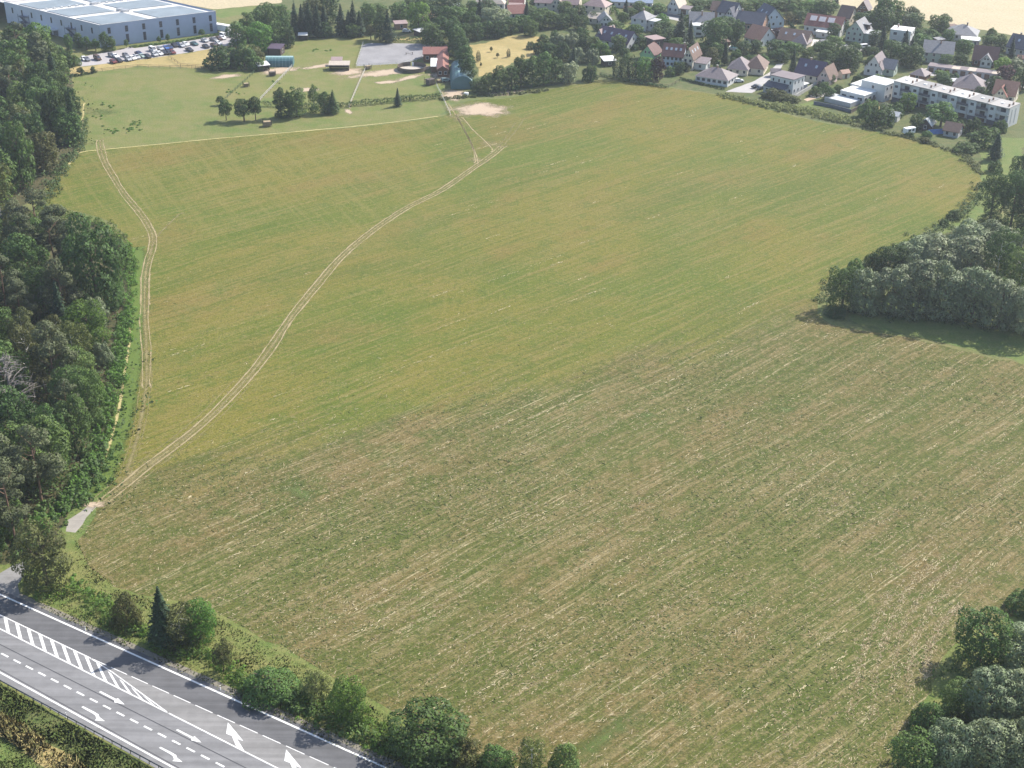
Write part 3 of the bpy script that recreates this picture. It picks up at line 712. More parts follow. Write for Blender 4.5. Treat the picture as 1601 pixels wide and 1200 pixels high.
# ================================================================== CARS
def car_meshes():
    """body, glass and wheel meshes for a hatchback, a saloon and a van; front towards +x, origin on the ground"""
    out = {}
    for kind, L, prof, glass in [
        ("hatch", 4.1, [(-2.0, .35), (-2.05, .85), (-1.95, 1.0), (-1.6, 1.42), (-1.2, 1.50), (0.1, 1.48), (0.9, 1.0), (1.75, .88), (2.05, .65), (2.05, .35)], (-1.72, 0.80, 1.02, 1.40)),
        ("saloon", 4.6, [(-2.3, .35), (-2.35, .85), (-2.2, .98), (-1.6, 1.03), (-1.0, 1.42), (-0.4, 1.46), (0.2, 1.43), (1.0, .98), (2.0, .85), (2.3, .62), (2.3, .35)], (-1.35, 0.80, 1.03, 1.36)),
        ("van", 4.9, [(-2.4, .4), (-2.45, 1.0), (-2.4, 1.85), (-2.2, 1.95), (0.8, 1.93), (1.4, 1.35), (2.2, 1.05), (2.45, .8), (2.45, .4)], (-2.30, 1.10, 1.20, 1.75))]:
        hw = 0.88
        m = MB(); n = len(prof)
        V = []
        for y, s in ((-hw, 0), (-hw + 0.12, 1), (hw - 0.12, 1), (hw, 0)):
            for x, z in prof:
                top = z > 1.05
                yy = (hw - (0.16 if top else 0.0)) * (1 if y > 0 else -1)
                V.append((x, yy if not s else yy * 0.93, z + (0.03 if s else 0)))
        F = []
        for r in range(3):
            for i in range(n):
                F.append((r * n + i, r * n + (i + 1) % n, (r + 1) * n + (i + 1) % n, (r + 1) * n + i))
        F.append(tuple(range(n))); F.append(tuple(range(3 * n, 4 * n))[::-1])
        m.add(V, F); body = m.mesh("body_" + kind, M_white)
        x0, x1, z0, z1 = glass; g = MB()
        for s in (-1, 1):                                        # side glass
            y0, y1 = s * (hw + 0.012), s * (hw - 0.145)
            g.add([(x0 + .1, y0 - s * 0.02, z0), (x1 - .05, y0 - s * 0.02, z0), (x1 - 0.5, y1, z1), (x0 + 0.35, y1, z1)], [(0, 1, 2, 3)])
        pts = sorted([p for p in prof if p[1] > 0.9], key=lambda p: p[0])
        # windscreen and rear window, a centimetre proud of the body
        fr = [(a, b) for a, b in zip(prof[:-1], prof[1:]) if abs(b[1] - a[1]) > 0.28 and min(a[1], b[1]) > 0.9]
        for a, b in fr:
            nx, nz = (b[1] - a[1]), -(b[0] - a[0]); l = math.hypot(nx, nz); nx, nz = -nx / l * 0.05, -nz / l * 0.05
            a2 = (a[0] * .92 + b[0] * .08, a[1] * .92 + b[1] * .08); b2 = (a[0] * .08 + b[0] * .92, a[1] * .08 + b[1] * .92)
            g.add([(a2[0] + nx, -0.68, a2[1] + nz), (a2[0] + nx, 0.68, a2[1] + nz), (b2[0] + nx, 0.62, b2[1] + nz), (b2[0] + nx, -0.62, b2[1] + nz)], [(0, 1, 2, 3)])
        out[kind] = (body, g.mesh("glass_" + kind, M_glass), L)
    w = MB().tube([(0, -0.11, 0), (0, 0.11, 0)], [0.32, 0.32], 12).mesh("wheel", M_black)
    return out, w
CARS, WHEEL = car_meshes()
CARCOL = {"white": (0.72, 0.72, 0.71), "silver": (0.42, 0.43, 0.44), "grey": (0.16, 0.165, 0.18), "black": (0.018, 0.018, 0.02), "dark red": (0.14, 0.025, 0.02), "blue": (0.05, 0.12, 0.34), "dark blue": (0.03, 0.05, 0.12), "teal": (0.03, 0.09, 0.10), "brown": (0.10, 0.055, 0.035), "red": (0.33, 0.03, 0.025), "pale green": (0.3, 0.38, 0.33)}
def car(pos, ang, colour, kind, label, group=None):
    body, glass, L = CARS[kind]
    t = empty("parked_car", (pos[0], pos[1], 0.024), ang, label, "car", group)
    b = link("body", body, t); b.material_slots[0].link = 'OBJECT'
    m = flat("car_paint_" + colour.replace(" ", "_"), CARCOL[colour], 0.3, 0.03, 0.5, 0.0, 0.5); b.material_slots[0].material = m
    link("window_glass", glass, t)
    for x in (-L * 0.3, L * 0.31):
        for y in (-0.78, 0.78): w = link("wheel", WHEEL, t); w.location = (x, y, 0.32)
    return t
h = at(8, 4.6 + 70) - at(-8, -4.6 + 70)
rows = [("row nearest the field", [(345, 705, "dark red", "hatch"), (410, 692, "black", "hatch"), (515, 677, "silver", "hatch"), (565, 665, "white", "hatch"), (612, 652, "silver", "saloon"), (672, 640, "pale green", "saloon"), (735, 645, "black", "hatch"), (815, 624, "silver", "hatch"), (872, 613, "white", "hatch"), (926, 607, "black", "hatch"), (975, 601, "black", "hatch"), (1016, 597, "dark red", "hatch"), (1210, 568, "black", "saloon"), (1397, 530, "black", "saloon"), (1492, 515, "brown", "saloon"), (1540, 495, "white", "hatch")]),
        ("middle row", [(165, 668, "brown", "van"), (322, 632, "grey", "hatch"), (366, 640, "white", "saloon"), (487, 632, "grey", "hatch"), (635, 610, "dark blue", "saloon"), (795, 570, "white", "van"), (880, 553, "silver", "saloon"), (945, 545, "blue", "saloon"), (985, 541, "dark blue", "hatch")]),
        ("row nearest the warehouse", [(1040, 520, "black", "hatch"), (1082, 512, "dark blue", "saloon"), (1122, 519, "silver", "saloon"), (1168, 506, "white", "hatch"), (1265, 500, "teal", "saloon"), (1385, 461, "silver", "saloon"), (1485, 450, "grey", "saloon"), (1546, 440, "brown", "saloon"), (1585, 432, "white", "saloon"), (1600, 412, "white", "van"), (1640, 405, "silver", "hatch"), (1672, 398, "dark blue", "saloon")]),
        ("pair at the wood end", [(12, 672, "white", "hatch"), (42, 676, "grey", "saloon")])]
for rname, cars in rows:
    for i, (x, y, c, k) in enumerate(cars):
        noun = {"hatch": "hatchback", "saloon": "saloon car", "van": "van"}[k]
        car(at(130 + x / 7.277, y / 7.277 + 1.3), math.atan2(h[1], h[0]) + rng.normal(0, 0.05), c, k, f"{c} {noun}, {ORD[i]} from the wood in the {rname}", "cars in the warehouse car park")
# white lorry trailer at the far corner
p = at(346, 50); t = empty("trailer", (p[0], p[1], 0), -0.5, "white rounded trailer parked at the far corner of the warehouse", "trailer")
MB().prism([(-5, -1.2), (5, -1.2), (5, 1.2), (-5, 1.2)], 1.0, 3.7).build("box", M_white, t); MB().box(-4.6, 4.8, -0.9, 0.9, 0.7, 0.997).build("chassis", M_black, t)
for x in (-3.6, -2.6, 3.6):
    for y in (-0.95, 0.95): w = link("wheel", WHEEL, t); w.location = (x, y, 0.45); w.scale = (1.4, 1.4, 1.4)
# ================================================================== HOUSES
WALLC = {"white": (0.56, 0.56, 0.55), "cream": (0.58, 0.52, 0.42), "grey": (0.38, 0.38, 0.38), "palegreen": (0.36, 0.42, 0.36), "green": (0.25, 0.46, 0.24), "brick": (0.36, 0.22, 0.16), "blue": (0.42, 0.50, 0.58), "wood": (0.16, 0.085, 0.05), "pink": (0.52, 0.40, 0.38), "darkwood": (0.07, 0.05, 0.045)}
ROOFC = {"slate": (0.075, 0.08, 0.105), "purple": (0.085, 0.065, 0.10), "maroon": (0.11, 0.055, 0.05), "brown": (0.15, 0.10, 0.08), "red": (0.235, 0.105, 0.085), "terracotta": (0.26, 0.145, 0.105), "grey": (0.20, 0.20, 0.21), "silver": (0.46, 0.47, 0.48), "beige": (0.42, 0.36, 0.30), "pinkish": (0.28, 0.205, 0.195), "white": (0.68, 0.68, 0.66), "dusty": (0.185, 0.155, 0.16), "blue": (0.30, 0.36, 0.45), "darkgrey": (0.11, 0.11, 0.115), "teal": (0.10, 0.25, 0.28)}
def tilemat(name, c):
    """tiled roof: courses of tiles as fine relief and colour grain"""
    key = "roof_" + name
    if key in _mats: return _mats[key]
    t = NT(key); p = t.objco()
    n = t.noise(p, 1.2, 5, 0.65); f = t.noise(t.mapping(p, 0, (5, 5, 9)), 1.0, 2)
    a = tuple(x * 0.8 for x in c); b = tuple(x * 1.2 for x in c)
    col_ = t.mix(t.ramp(t.math('ADD', t.math('MULTIPLY', n, 0.55), t.math('MULTIPLY', f, 0.45)), 0.34, 0.66), a, b)
    w = t.node("ShaderNodeTexWave"); w.bands_direction = 'Z'; w.inputs["Scale"].default_value = 2.2; t.put(w.inputs[0], p)
    _mats[key] = t.done(col_, 0.6, w.outputs[1], 0.03, 0.5)
    return _mats[key]
_winmesh = {}
def window(parent, c, nrm, w, h):
    """frame standing proud of the wall with a dark pane in it; c centre on the wall, nrm = 'f','b','l','r'"""
    key = (round(w, 1), round(h, 1))
    if key not in _winmesh:
        a, b = w / 2, h / 2
        f = MB().box(-a, a, -0.05, -0.002, -b, -b + 0.09).box(-a, a, -0.05, -0.002, b - 0.09, b).box(-a, -a + 0.09, -0.05, -0.002, -b + 0.091, b - 0.091).box(a - 0.09, a, -0.05, -0.002, -b + 0.091, b - 0.091).mesh("window", M_frame)
        g = MB().box(-a + 0.092, a - 0.092, -0.03, -0.003, -b + 0.092, b - 0.092).mesh("pane", M_glass)
        _winmesh[key] = (f, g)
    f, g = _winmesh[key]
    o = link("window", f, parent); o.location = c; o.rotation_euler = (0, 0, {'f': 0, 'r': math.pi / 2, 'b': math.pi, 'l': -math.pi / 2}[nrm])
    link("pane", g, o)
    return o
def face_windows(t, x0, y0, w, d, h, side, nx, nz, ww=1.2, wh=1.35, z0=0.0, door=False):
    L = w if side in 'fb' else d
    fl = h / nz
    for r in range(nz):
        for i in range(nx):
            s = L * (i + 0.5) / nx; z = z0 + fl * r + fl * 0.56
            hh = min(wh, fl * 0.6)
            c = {'f': (x0 + s, y0, z), 'b': (x0 + w - s, y0 + d, z), 'r': (x0 + w, y0 + s, z), 'l': (x0, y0 + d - s, z)}[side]
            if door and r == 0 and i == nx // 2:
                dr = MB().box(-0.55, 0.55, -0.05, -0.002, 0, 2.1).build("door", _door, t)
                dr.location = (c[0], c[1], z0); dr.rotation_euler = (0, 0, {'f': 0, 'r': math.pi / 2, 'b': math.pi, 'l': -math.pi / 2}[side])
            else: window(t, c, side, min(ww, L / nx * 0.7), hh)
_door = flat("brown_door", (0.12, 0.07, 0.045), 0.5)
M_conc = flat("concrete", (0.36, 0.355, 0.34), 0.85, 0.12, 0.6)

def vol(t, x0=0.0, y0=0.0, w=10.0, d=9.0, h=3.0, rh=3.5, roof='gx', wall="white", rc="slate", f=(3, 1), r=(2, 1), l=(2, 1), b=(2, 1), gable=True, sky=0, skyr=0, chim=None, over=0.45, z0=0.0, door=False, tile=True, ww=1.2):
    """one block of a house: wall, roof, windows, roof lights and chimney as parts of t; front wall at y0"""
    wm = flat("wall_" + wall, WALLC[wall], 0.8, 0.06, 0.4)
    rm = tilemat(rc, ROOFC[rc]) if (tile and roof not in ('flat',)) else flat("flat_roof_" + rc, ROOFC[rc], 0.7, 0.08, 0.3)
    x1, y1 = x0 + w, y0 + d; zt = z0 + h; mb = MB()
    mb.add([(x0, y0, z0), (x1, y0, z0), (x1, y1, z0), (x0, y1, z0), (x0, y0, zt), (x1, y0, zt), (x1, y1, zt), (x0, y1, zt)], [(0, 1, 5, 4), (1, 2, 6, 5), (2, 3, 7, 6), (3, 0, 4, 7), (4, 5, 6, 7)])
    xm, ym = (x0 + x1) / 2, (y0 + y1) / 2
    if roof == 'gx': mb.add([(x0, y0, zt + .001), (x0, y1, zt + .001), (x0, ym, zt + rh - .05), (x1, y0, zt + .001), (x1, y1, zt + .001), (x1, ym, zt + rh - .05)], [(0, 2, 1), (3, 4, 5)])
    if roof == 'gy': mb.add([(x0, y0, zt + .001), (x1, y0, zt + .001), (xm, y0, zt + rh - .05), (x0, y1, zt + .001), (x1, y1, zt + .001), (xm, y1, zt + rh - .05)], [(0, 1, 2), (3, 5, 4)])
    wl = mb.build("wall", wm, t)
    R = MB(); th = 0.22; o = over
    def slab(q):                                          # a roof plane with thickness
        q = [np.array(v, float) for v in q]; k = len(q)
        R.add([v + (0, 0, th) for v in q] + q, [tuple(range(k)), tuple(range(k, 2 * k))[::-1]] + [(i, k + i, k + (i + 1) % k, (i + 1) % k) for i in range(k)])
    if roof == 'gx':
        s = rh / (d / 2); e = zt - o * s
        slab([(x0 - o, y0 - o, e), (x1 + o, y0 - o, e), (x1 + o, ym, zt + rh), (x0 - o, ym, zt + rh)]); slab([(x1 + o, y1 + o, e), (x0 - o, y1 + o, e), (x0 - o, ym + .002, zt + rh), (x1 + o, ym + .002, zt + rh)])
        nrm = np.array((0, -s, 1)) / math.hypot(1, s)
        for i in range(sky):
            c = np.array((x0 + w * (i + 0.7) / (sky + 0.4), y0 + d * 0.27, zt + s * d * 0.27 + th + 0.04))
            MB().obox(c, (0.45, 0, 0), np.array((0, 1, s)) / math.hypot(1, s) * 0.65, nrm * 0.06).build("roof_light", M_sky, t)
    elif roof == 'gy':
        s = rh / (w / 2); e = zt - o * s
        slab([(x0 - o, y1 + o, e), (x0 - o, y0 - o, e), (xm, y0 - o, zt + rh), (xm, y1 + o, zt + rh)]); slab([(x1 + o, y0 - o, e), (x1 + o, y1 + o, e), (xm + .002, y1 + o, zt + rh), (xm + .002, y0 - o, zt + rh)])
        for sd_, kk in ((-1, sky), (1, skyr)):
            nrm = np.array((sd_ * s, 0, 1)) / math.hypot(1, s)
            for i in range(kk):
                c = np.array((xm + sd_ * w * 0.24, y0 + d * (i + 0.7) / (kk + 0.4), zt + rh - s * w * 0.24 + th + 0.04))
                MB().obox(c, (0, 0.45, 0), np.array((1, 0, -sd_ * s)) / math.hypot(1, s) * 0.65, nrm * 0.06).build("roof_light", M_sky, t)
    elif roof == 'hip':
        m = min(w, d) / 2; e = zt - o * rh / m
        if w >= d: A, B = (x0 + m, ym, zt + rh), (x1 - m, ym, zt + rh)
        else: A, B = (xm, y0 + m, zt + rh), (xm, y1 - m, zt + rh)
        c = [(x0 - o, y0 - o, e), (x1 + o, y0 - o, e), (x1 + o, y1 + o, e), (x0 - o, y1 + o, e)]
        if w >= d: F = [(0, 1, 5, 4), (1, 2, 5), (2, 3, 4, 5), (3, 0, 4)]
        else: F = [(0, 1, 4), (1, 2, 5, 4), (2, 3, 5), (3, 0, 4, 5)]
        R.add(c + [A, B], F + [(3, 2, 1, 0)])
    elif roof == 'mono':
        slab([(x0 - o, y0 - o, zt), (x1 + o, y0 - o, zt), (x1 + o, y1 + o, zt + rh), (x0 - o, y1 + o, zt + rh)])
    else:
        R.box(x0 - o, x1 + o, y0 - o, y1 + o, zt + 0.003, zt + 0.25)
        if rh > 0.3:
            for q in ((x0, x1, y0, y0 + .25), (x0, x1, y1 - .25, y1), (x0, x0 + .25, y0 + .252, y1 - .252), (x1 - .25, x1, y0 + .252, y1 - .252)): R.box(*q, zt + 0.255, zt + rh)
    R.build("roof", rm, t)
    for side, nn in (('f', f), ('r', r), ('l', l), ('b', b)):
        if nn: face_windows(t, x0, y0, w, d, h, side, nn[0], nn[1], z0=z0, door=door and side == 'f', ww=ww)
    if gable and rh > 2.2:
        if roof == 'gx':
            for side, x in (('r', x1), ('l', x0)): window(t, (x, ym, zt + rh * 0.32), side, 1.0, min(1.3, rh * 0.4))
        if roof == 'gy':
            for dx in (-w * 0.13, w * 0.13): window(t, (xm + dx, y0, zt + rh * 0.27), 'f', 0.9, min(1.2, rh * 0.36))
    if chim:
        cx, cy = x0 + w * chim[0], y0 + d * chim[1]
        cb = zt + (rh * 0.4 if roof in ('gx', 'gy', 'hip') else 0.1)
        ch = MB().box(cx - .3, cx + .3, cy - .3, cy + .3, cb, zt + max(rh, 0.8) + 0.9).build("chimney", flat("brick_chimney", (0.28, 0.19, 0.15), 0.85), t)
        MB().box(cx - .38, cx + .38, cy - .38, cy + .38, zt + max(rh, 0.8) + 0.903, zt + max(rh, 0.8) + 1.02).build("cap", M_conc, ch)
M_sky = flat("roof_light_glass", (0.35, 0.40, 0.46), 0.12, 0.05, 1.0, 0.0, 0.6)

HOUSES = []
def house(name, A, B, label, short, cat="house"):
    """A, B: the two front corners at the ground; local x runs from A to B, y away from the viewer. Returns the Empty and the front length"""
    a, b = at(*A), at(*B); v = b - a
    t = empty(name, (a[0], a[1], 0), math.atan2(v[1], v[0]), label, cat)
    L = float(np.linalg.norm(v))
    c = a + v / 2 + np.array((-v[1], v[0], 0)) / L * 4.5
    HOUSES.append((c, short))
    return t, L

t, L = house("house", (932, 69), (980, 79), "white gabled house with dark purple roof and four roof lights, beside the orchard trees", "the purple roofed gabled house")
vol(t, 0, 0, L, 9.5, 2.9, 4.4, 'gx', "white", "purple", (4, 1), (2, 1), None, None, sky=4, chim=(0.3, 0.55)); vol(t, -2.0, 1.6, 5.0, 10.5, 2.7, 3.6, 'gy', "white", "pinkish", (2, 1), None, (2, 1), None)
t, L = house("house", (836, 18), (903, 22), "large cream double gabled house with dusty pink roofs near the picture's top", "the double gabled cream house")
vol(t, 0, 0, L, 12, 4.6, 4.5, 'gx', "cream", "pinkish", (6, 2), (2, 2), (2, 2), None, chim=(0.7, 0.5)); vol(t, L * 0.38, -1.6, L * 0.28, 6, 4.4, 3.4, 'gy', "cream", "pinkish", (2, 2), None, None, None)
t, L = house("house", (911, 23), (945, 27), "square cream house with pink pyramid hip roof and two storeys", "the cream pyramid roofed house")
vol(t, 0, 0, L, 9, 5.0, 3.0, 'hip', "cream", "pinkish", (3, 2), (2, 2), (2, 2), None)
t, L = house("garage", (918, 36), (940, 39), "low garage with dusty tan roof below the cream pyramid roofed house", "the tan roofed garage", "garage")
vol(t, 0, 0, L, 8, 2.6, 1.8, 'gx', "cream", "beige", (2, 1), None, None, None, gable=False)
t, L = house("house", (937, 44), (957, 44), "small white house with grey roof and tall dark openings above the purple roofed house", "the small grey roofed white house")
vol(t, 0, 0, L, 8, 3.2, 2.8, 'gy', "white", "grey", (3, 1), None, (2, 1), None)
t, L = house("villa", (986, 45), (1009, 49), "tall white two storey villa with pale grey hip roof and chimney", "the tall white villa")
vol(t, 0, 0, L, 8.5, 5.6, 2.8, 'hip', "white", "grey", (2, 2), (3, 2), (1, 2), None, chim=(0.5, 0.5), door=True); vol(t, L, 2, 3.6, 5, 4.6, 0.3, 'flat', "white", "silver", (1, 1), (1, 1), None, None)
t, L = house("house", (954, 11), (1019, 14), "long low house with pale blue roof at the top edge of the village", "the long pale blue roofed house")
vol(t, 0, 0, L, 9, 3, 2.8, 'gx', "white", "blue", (7, 1), (2, 1), (2, 1), None)
t, L = house("house", (1043, 20), (1060, 22), "white gable fronted house with pale beige roof and side porch on the upper street", "the beige roofed gable house")
vol(t, 0, 0, L, 11, 3.4, 4.4, 'gy', "white", "beige", (2, 1), (3, 1), (3, 1), None); vol(t, L, 1, 5, 5, 2.5, 0.5, 'mono', "white", "dusty", None, None, None, None); MB().box(L + 1, L + 3.6, 0.93, 0.998, 0.1, 2.3).build("garage_door", _door, t)
t, L = house("house", (1078, 57), (1108, 58), "house with wide grey roof above a white flat roofed front block", "the wide grey roofed house")
vol(t, 0, 5.0, L + 2, 9, 5.0, 4.0, 'gx', "white", "grey", (4, 2), (2, 2), (2, 2), None, chim=(0.5, 0.35)); vol(t, 1.2, 0, L - 3, 5.2, 5.0, 0.25, 'flat', "white", "white", (1, 2), (1, 1), None, None, ww=2.6)
t, L = house("house", (1121, 32), (1146, 36), "dark slate roofed house with white gable and brick chimney stack", "the slate and white gable house")
vol(t, 0, 0, L, 9, 4.4, 4.2, 'gx', "white", "slate", (3, 2), (2, 2), (2, 2), None, chim=(0.1, 0.5)); vol(t, L * 0.6, -2, 4.2, 6, 3.8, 3.4, 'gy', "white", "slate", (1, 1), None, None, None)
t, L = house("house", (1110, 30), (1120, 31), "narrow brown brick house end beside the slate and white gable house", "the narrow brick house")
vol(t, 0, 0, L + 3, 8, 4.6, 3.2, 'gx', "brick", "brown", (2, 2), None, (2, 1), None)
t, L = house("house", (1149, 47), (1190, 52), "long slate blue roofed house with row of small brick front windows", "the long slate roofed house")
vol(t, 0, 0, L, 10, 4.0, 4.0, 'gx', "brick", "slate", (7, 1), (2, 1), (2, 1), None, chim=(0.1, 0.5))
t, L = house("house", (1163, 68), (1187, 74), "terracotta roofed house with white gable end below the long slate roofed house", "the terracotta roofed house")
vol(t, 0, 0, L, 11, 3.2, 4.6, 'gx', "white", "terracotta", (3, 1), (3, 1), (2, 1), None)
t, L = house("house", (1192, 45), (1225, 43), "steep roofed house with bright silver metal slope and skylights at the village centre", "the silver roofed house")
vol(t, 0, 0, L, 11, 3.6, 5.6, 'gy', "blue", "slate", (3, 1), (3, 1), (3, 1), None, sky=2)
s_ = 5.6 / (L / 2)
MB().add([(L / 2 + 0.05, -0.5, 9.47), (L + 0.5, -0.5, 3.6 - 0.45 * s_ + 0.27), (L + 0.5, 11.5, 3.6 - 0.45 * s_ + 0.27), (L / 2 + 0.05, 11.5, 9.47)], [(0, 1, 2, 3)]).build("metal_roof_sheet", flat("bright_metal_sheet", (0.62, 0.62, 0.6), 0.5, 0.05), t)
t, L = house("house", (1000, 98), (1022, 101), "bright green gable fronted house beside the dark tower annex", "the bright green house")
vol(t, 0, 0, L, 9, 4.0, 3.6, 'gy', "green", "maroon", (2, 1), (2, 1), (2, 1), None)
t, L = house("tower_house", (1021, 92), (1035, 90), "dark brown cube tower with flat roof overhanging the terrace beside the green house", "the dark brown tower", "house")
vol(t, 0, 0, L, 5.5, 8.2, 0.3, 'flat', "darkwood", "pinkish", (1, 2), (1, 2), None, None, over=0.9)
t, L = house("terrace_house", (1034, 103), (1066, 106), "maroon roofed terrace house with three skylights and white front by the field edge", "the maroon roofed terrace")
vol(t, 0, 0, L, 9, 4.6, 4.0, 'gx', "blue", "maroon", (5, 2), None, (2, 2), None, sky=4, chim=(0.95, 0.5))
t, L = house("terrace_house", (1067, 108), (1082, 110), "cream gable end house with brown roof and skylights joining the maroon terrace", "the cream gable end house")
vol(t, 0, 0, L, 11, 5.0, 4.0, 'gy', "cream", "brown", (2, 2), (3, 1), None, None, skyr=3); vol(t, L, 2.5, 5, 6, 2.7, 1.0, 'mono', "white", "dusty", (1, 1), (1, 1), None, None)
t, L = house("bungalow", (1087, 128), (1137, 136), "white bungalow with brown hip roof and dark windows at the field edge", "the white bungalow", "bungalow")
vol(t, 0, 0, L, 10.5, 2.9, 2.9, 'hip', "white", "dusty", (6, 1), (3, 1), (2, 1), None, chim=(0.5, 0.5), ww=1.6)
t, L = house("bungalow", (1137, 116), (1187, 121), "bungalow with two joined purplish brown hip roofs behind the white bungalow", "the two hipped bungalow", "bungalow")
vol(t, 0, 0, L * 0.62, 11, 2.9, 3.4, 'hip', "cream", "dusty", (3, 1), None, (2, 1), None); vol(t, L * 0.5, 3.5, L * 0.58, 12, 3.0, 3.6, 'hip', "cream", "brown", (2, 1), (3, 1), None, None)
t, L = house("cube_house", (1203, 142), (1238, 150), "white cube house with slate lean to front and flat overhanging roof", "the white cube house")
vol(t, 0, 0, L, 8.5, 6.4, 0.25, 'flat', "white", "dusty", (4, 2), (3, 2), (2, 2), None, over=0.25, ww=0.9); vol(t, -1, -3.2, L - 0.8, 3.19, 2.6, 1.4, 'mono', "grey", "slate", (3, 1), (1, 1), (1, 1), None, over=0.1)
t, L = house("carport", (1252, 143), (1262, 140), "white flat roofed carport at the back corner of the white cube house", "the white carport", "carport")
vol(t, 0, 0, L, 6, 2.5, 0.25, 'flat', "grey", "white", None, None, None, None)
t, L = house("modern_house", (1307, 157), (1344, 166), "modern white house of stepped flat roofed blocks with big terrace in front", "the stepped white modern house")
vol(t, 0, 2.5, L, 9, 3.4, 0.35, 'flat', "white", "white", (3, 1), (3, 1), (1, 1), None, over=0.1, ww=2.2); vol(t, L * 0.33, 11.52, L * 1.0, 9.5, 6.4, 0.35, 'flat', "white", "white", (1, 2), (3, 2), (1, 2), None, over=0.1)
vol(t, -2.5, 14, L * 0.4, 9, 3.2, 0.35, 'flat', "white", "white", (2, 1), None, (2, 1), None, over=0.1); vol(t, -2.5, -4.5, L + 1, 6.9, 1.6, 0.2, 'flat', "grey", "silver", None, None, None, None, over=0.05)
t, L = house("house", (1242, 124), (1282, 131), "dark roofed house with brown gable between the white cube house and the street", "the dark roofed brown gable house")
vol(t, 0, 0, L, 9, 3.2, 4.6, 'gx', "cream", "purple", (4, 1), (2, 1), (2, 1), None, sky=2, chim=(0.4, 0.5)); vol(t, L - 1, -1, 5, 9, 3.0, 4.0, 'gy', "pink", "brown", (1, 1), (2, 1), None, None)
t, L = house("house", (1350, 116), (1377, 120), "white house with half timbered gable and steep grey roof above the modern house", "the half timbered gable house")
vol(t, 0, 0, L, 10, 3.2, 4.8, 'gy', "white", "dusty", (2, 1), (3, 1), (2, 1), None, sky=1); vol(t, L * .9, 3, 5, 6, 3.2, 3, 'gx', "palegreen", "grey", (1, 1), (1, 1), None, None)
for k_, (dx, dz) in enumerate(((0.16, 0), (0.84, 0))):
    MB().obox((L * dx, -0.04, 3.2 + 2.0), (0.12, 0, 0), (0, 0.03, 0), (0.0, 0, 1.2)).build("timber_beam", flat("dark_timber", (0.05, 0.035, 0.03), 0.7), t)
t, L = house("house", (1254, 53), (1300, 59), "long red roofed house with three white roof panels and white front wall", "the red roof with three panels")
vol(t, 0, 2, L + 3, 9, 4.2, 4.0, 'gx', "white", "red", (5, 1), (2, 1), (2, 1), None)
s_ = 4.0 / 4.5
for i in range(3):
    c = np.array((L * 0.24 + L * 0.30 * i, 2 + 9 * 0.28, 4.2 + s_ * 9 * 0.28 + 0.36)); MB().obox(c, (1.5, 0, 0), np.array((0, 1, s_)) / math.hypot(1, s_) * 1.3, np.array((0, -s_, 1)) / math.hypot(1, s_) * 0.1).build("roof_panel", flat("pale_roof_panel", (0.68, 0.6, 0.58), 0.4), t)
vol(t, L * 0.52, -2.5, 6.5, 4.48, 2.6, 0.3, 'flat', "white", "white", (1, 1), None, None, None)
t, L = house("house", (1215, 70), (1260, 76), "brown roofed low house with two white skylights below the red roofed house", "the low brown roofed house")
vol(t, 0, 0, L, 10, 2.8, 3.8, 'gx', "cream", "brown", (5, 1), (2, 1), (2, 1), None, sky=3); vol(t, L * 0.5, -1.5, 7, 8, 2.7, 3.2, 'hip', "cream", "dusty", (2, 1), None, None, None)
t, L = house("house", (1321, 63), (1348, 67), "pale green gable fronted house with grey roof and dark dormer", "the pale green gable house")
vol(t, 0, 0, L, 11, 4.6, 4.4, 'gy', "palegreen", "grey", (3, 2), (3, 2), (2, 2), None, skyr=1); vol(t, L + 0.1, 1.5, 5.5, 5.0, 4.0, 0.6, 'mono', "palegreen", "silver", (1, 2), (1, 2), None, None)
o_ = MB().box(L * 0.72, L * 1.02, 5, 8.5, 4.8, 7.1).build("dormer", flat("dark_timber", (0.05, 0.035, 0.03), 0.7), t); MB().box(L * 0.7, L * 1.08, 4.8, 8.7, 7.103, 7.3).build("dormer_roof", tilemat("grey", ROOFC["grey"]), o_)
t, L = house("house", (1308, 37), (1327, 40), "brown roofed house with orange verge behind the red roofed house", "the orange verged house")
vol(t, 0, 0, L, 9, 3.6, 4.4, 'gx', "cream", "brown", (2, 1), (2, 1), (2, 1), None)
t, L = house("house", (1338, 23), (1356, 25), "small dark gabled house nearest the wheat field behind the tall trees", "the small dark gable by the wheat")
vol(t, 0, 0, L, 8, 2.8, 4.0, 'gy', "wood", "dusty", (2, 1), (2, 1), (2, 1), None)
t, L = house("cube_house", (1389, 69), (1421, 73), "white two storey flat roofed cube standing among dark firs", "the white cube among the firs")
vol(t, 0, 0, L, 8.0, 6.6, 0.3, 'flat', "white", "white", (2, 2), (2, 2), (2, 2), None, over=0.12, chim=(0.25, 0.6), ww=1.7)
t, L = house("house", (1477, 61), (1525, 66), "wide white bungalow with grey hip roof beside the wheat field", "the grey hipped bungalow")
vol(t, 0, 0, L, 12, 3.0, 3.2, 'hip', "white", "grey", (4, 1), (2, 1), (2, 1), None, chim=(0.62, 0.5))
t, L = house("garage", (1503, 71), (1530, 73), "white flat roofed garage in front of the grey hipped bungalow", "the white flat garage", "garage")
vol(t, 0, 0, L, 6, 2.6, 0.3, 'flat', "pink", "white", (2, 1), (1, 1), None, None)
t, L = house("house", (1441, 97), (1487, 101), "pale green walled house with broad plain grey gable roof", "the broad grey gable house")
vol(t, 0, 0, L, 10, 4.6, 3.8, 'gx', "palegreen", "grey", (4, 2), (2, 2), (2, 2), None, chim=(0.55, 0.4))
t, L = house("cottage", (1519, 102), (1556, 106), "dark maroon roofed cottage with white gable and front dormer below the wheat field", "the maroon cottage")
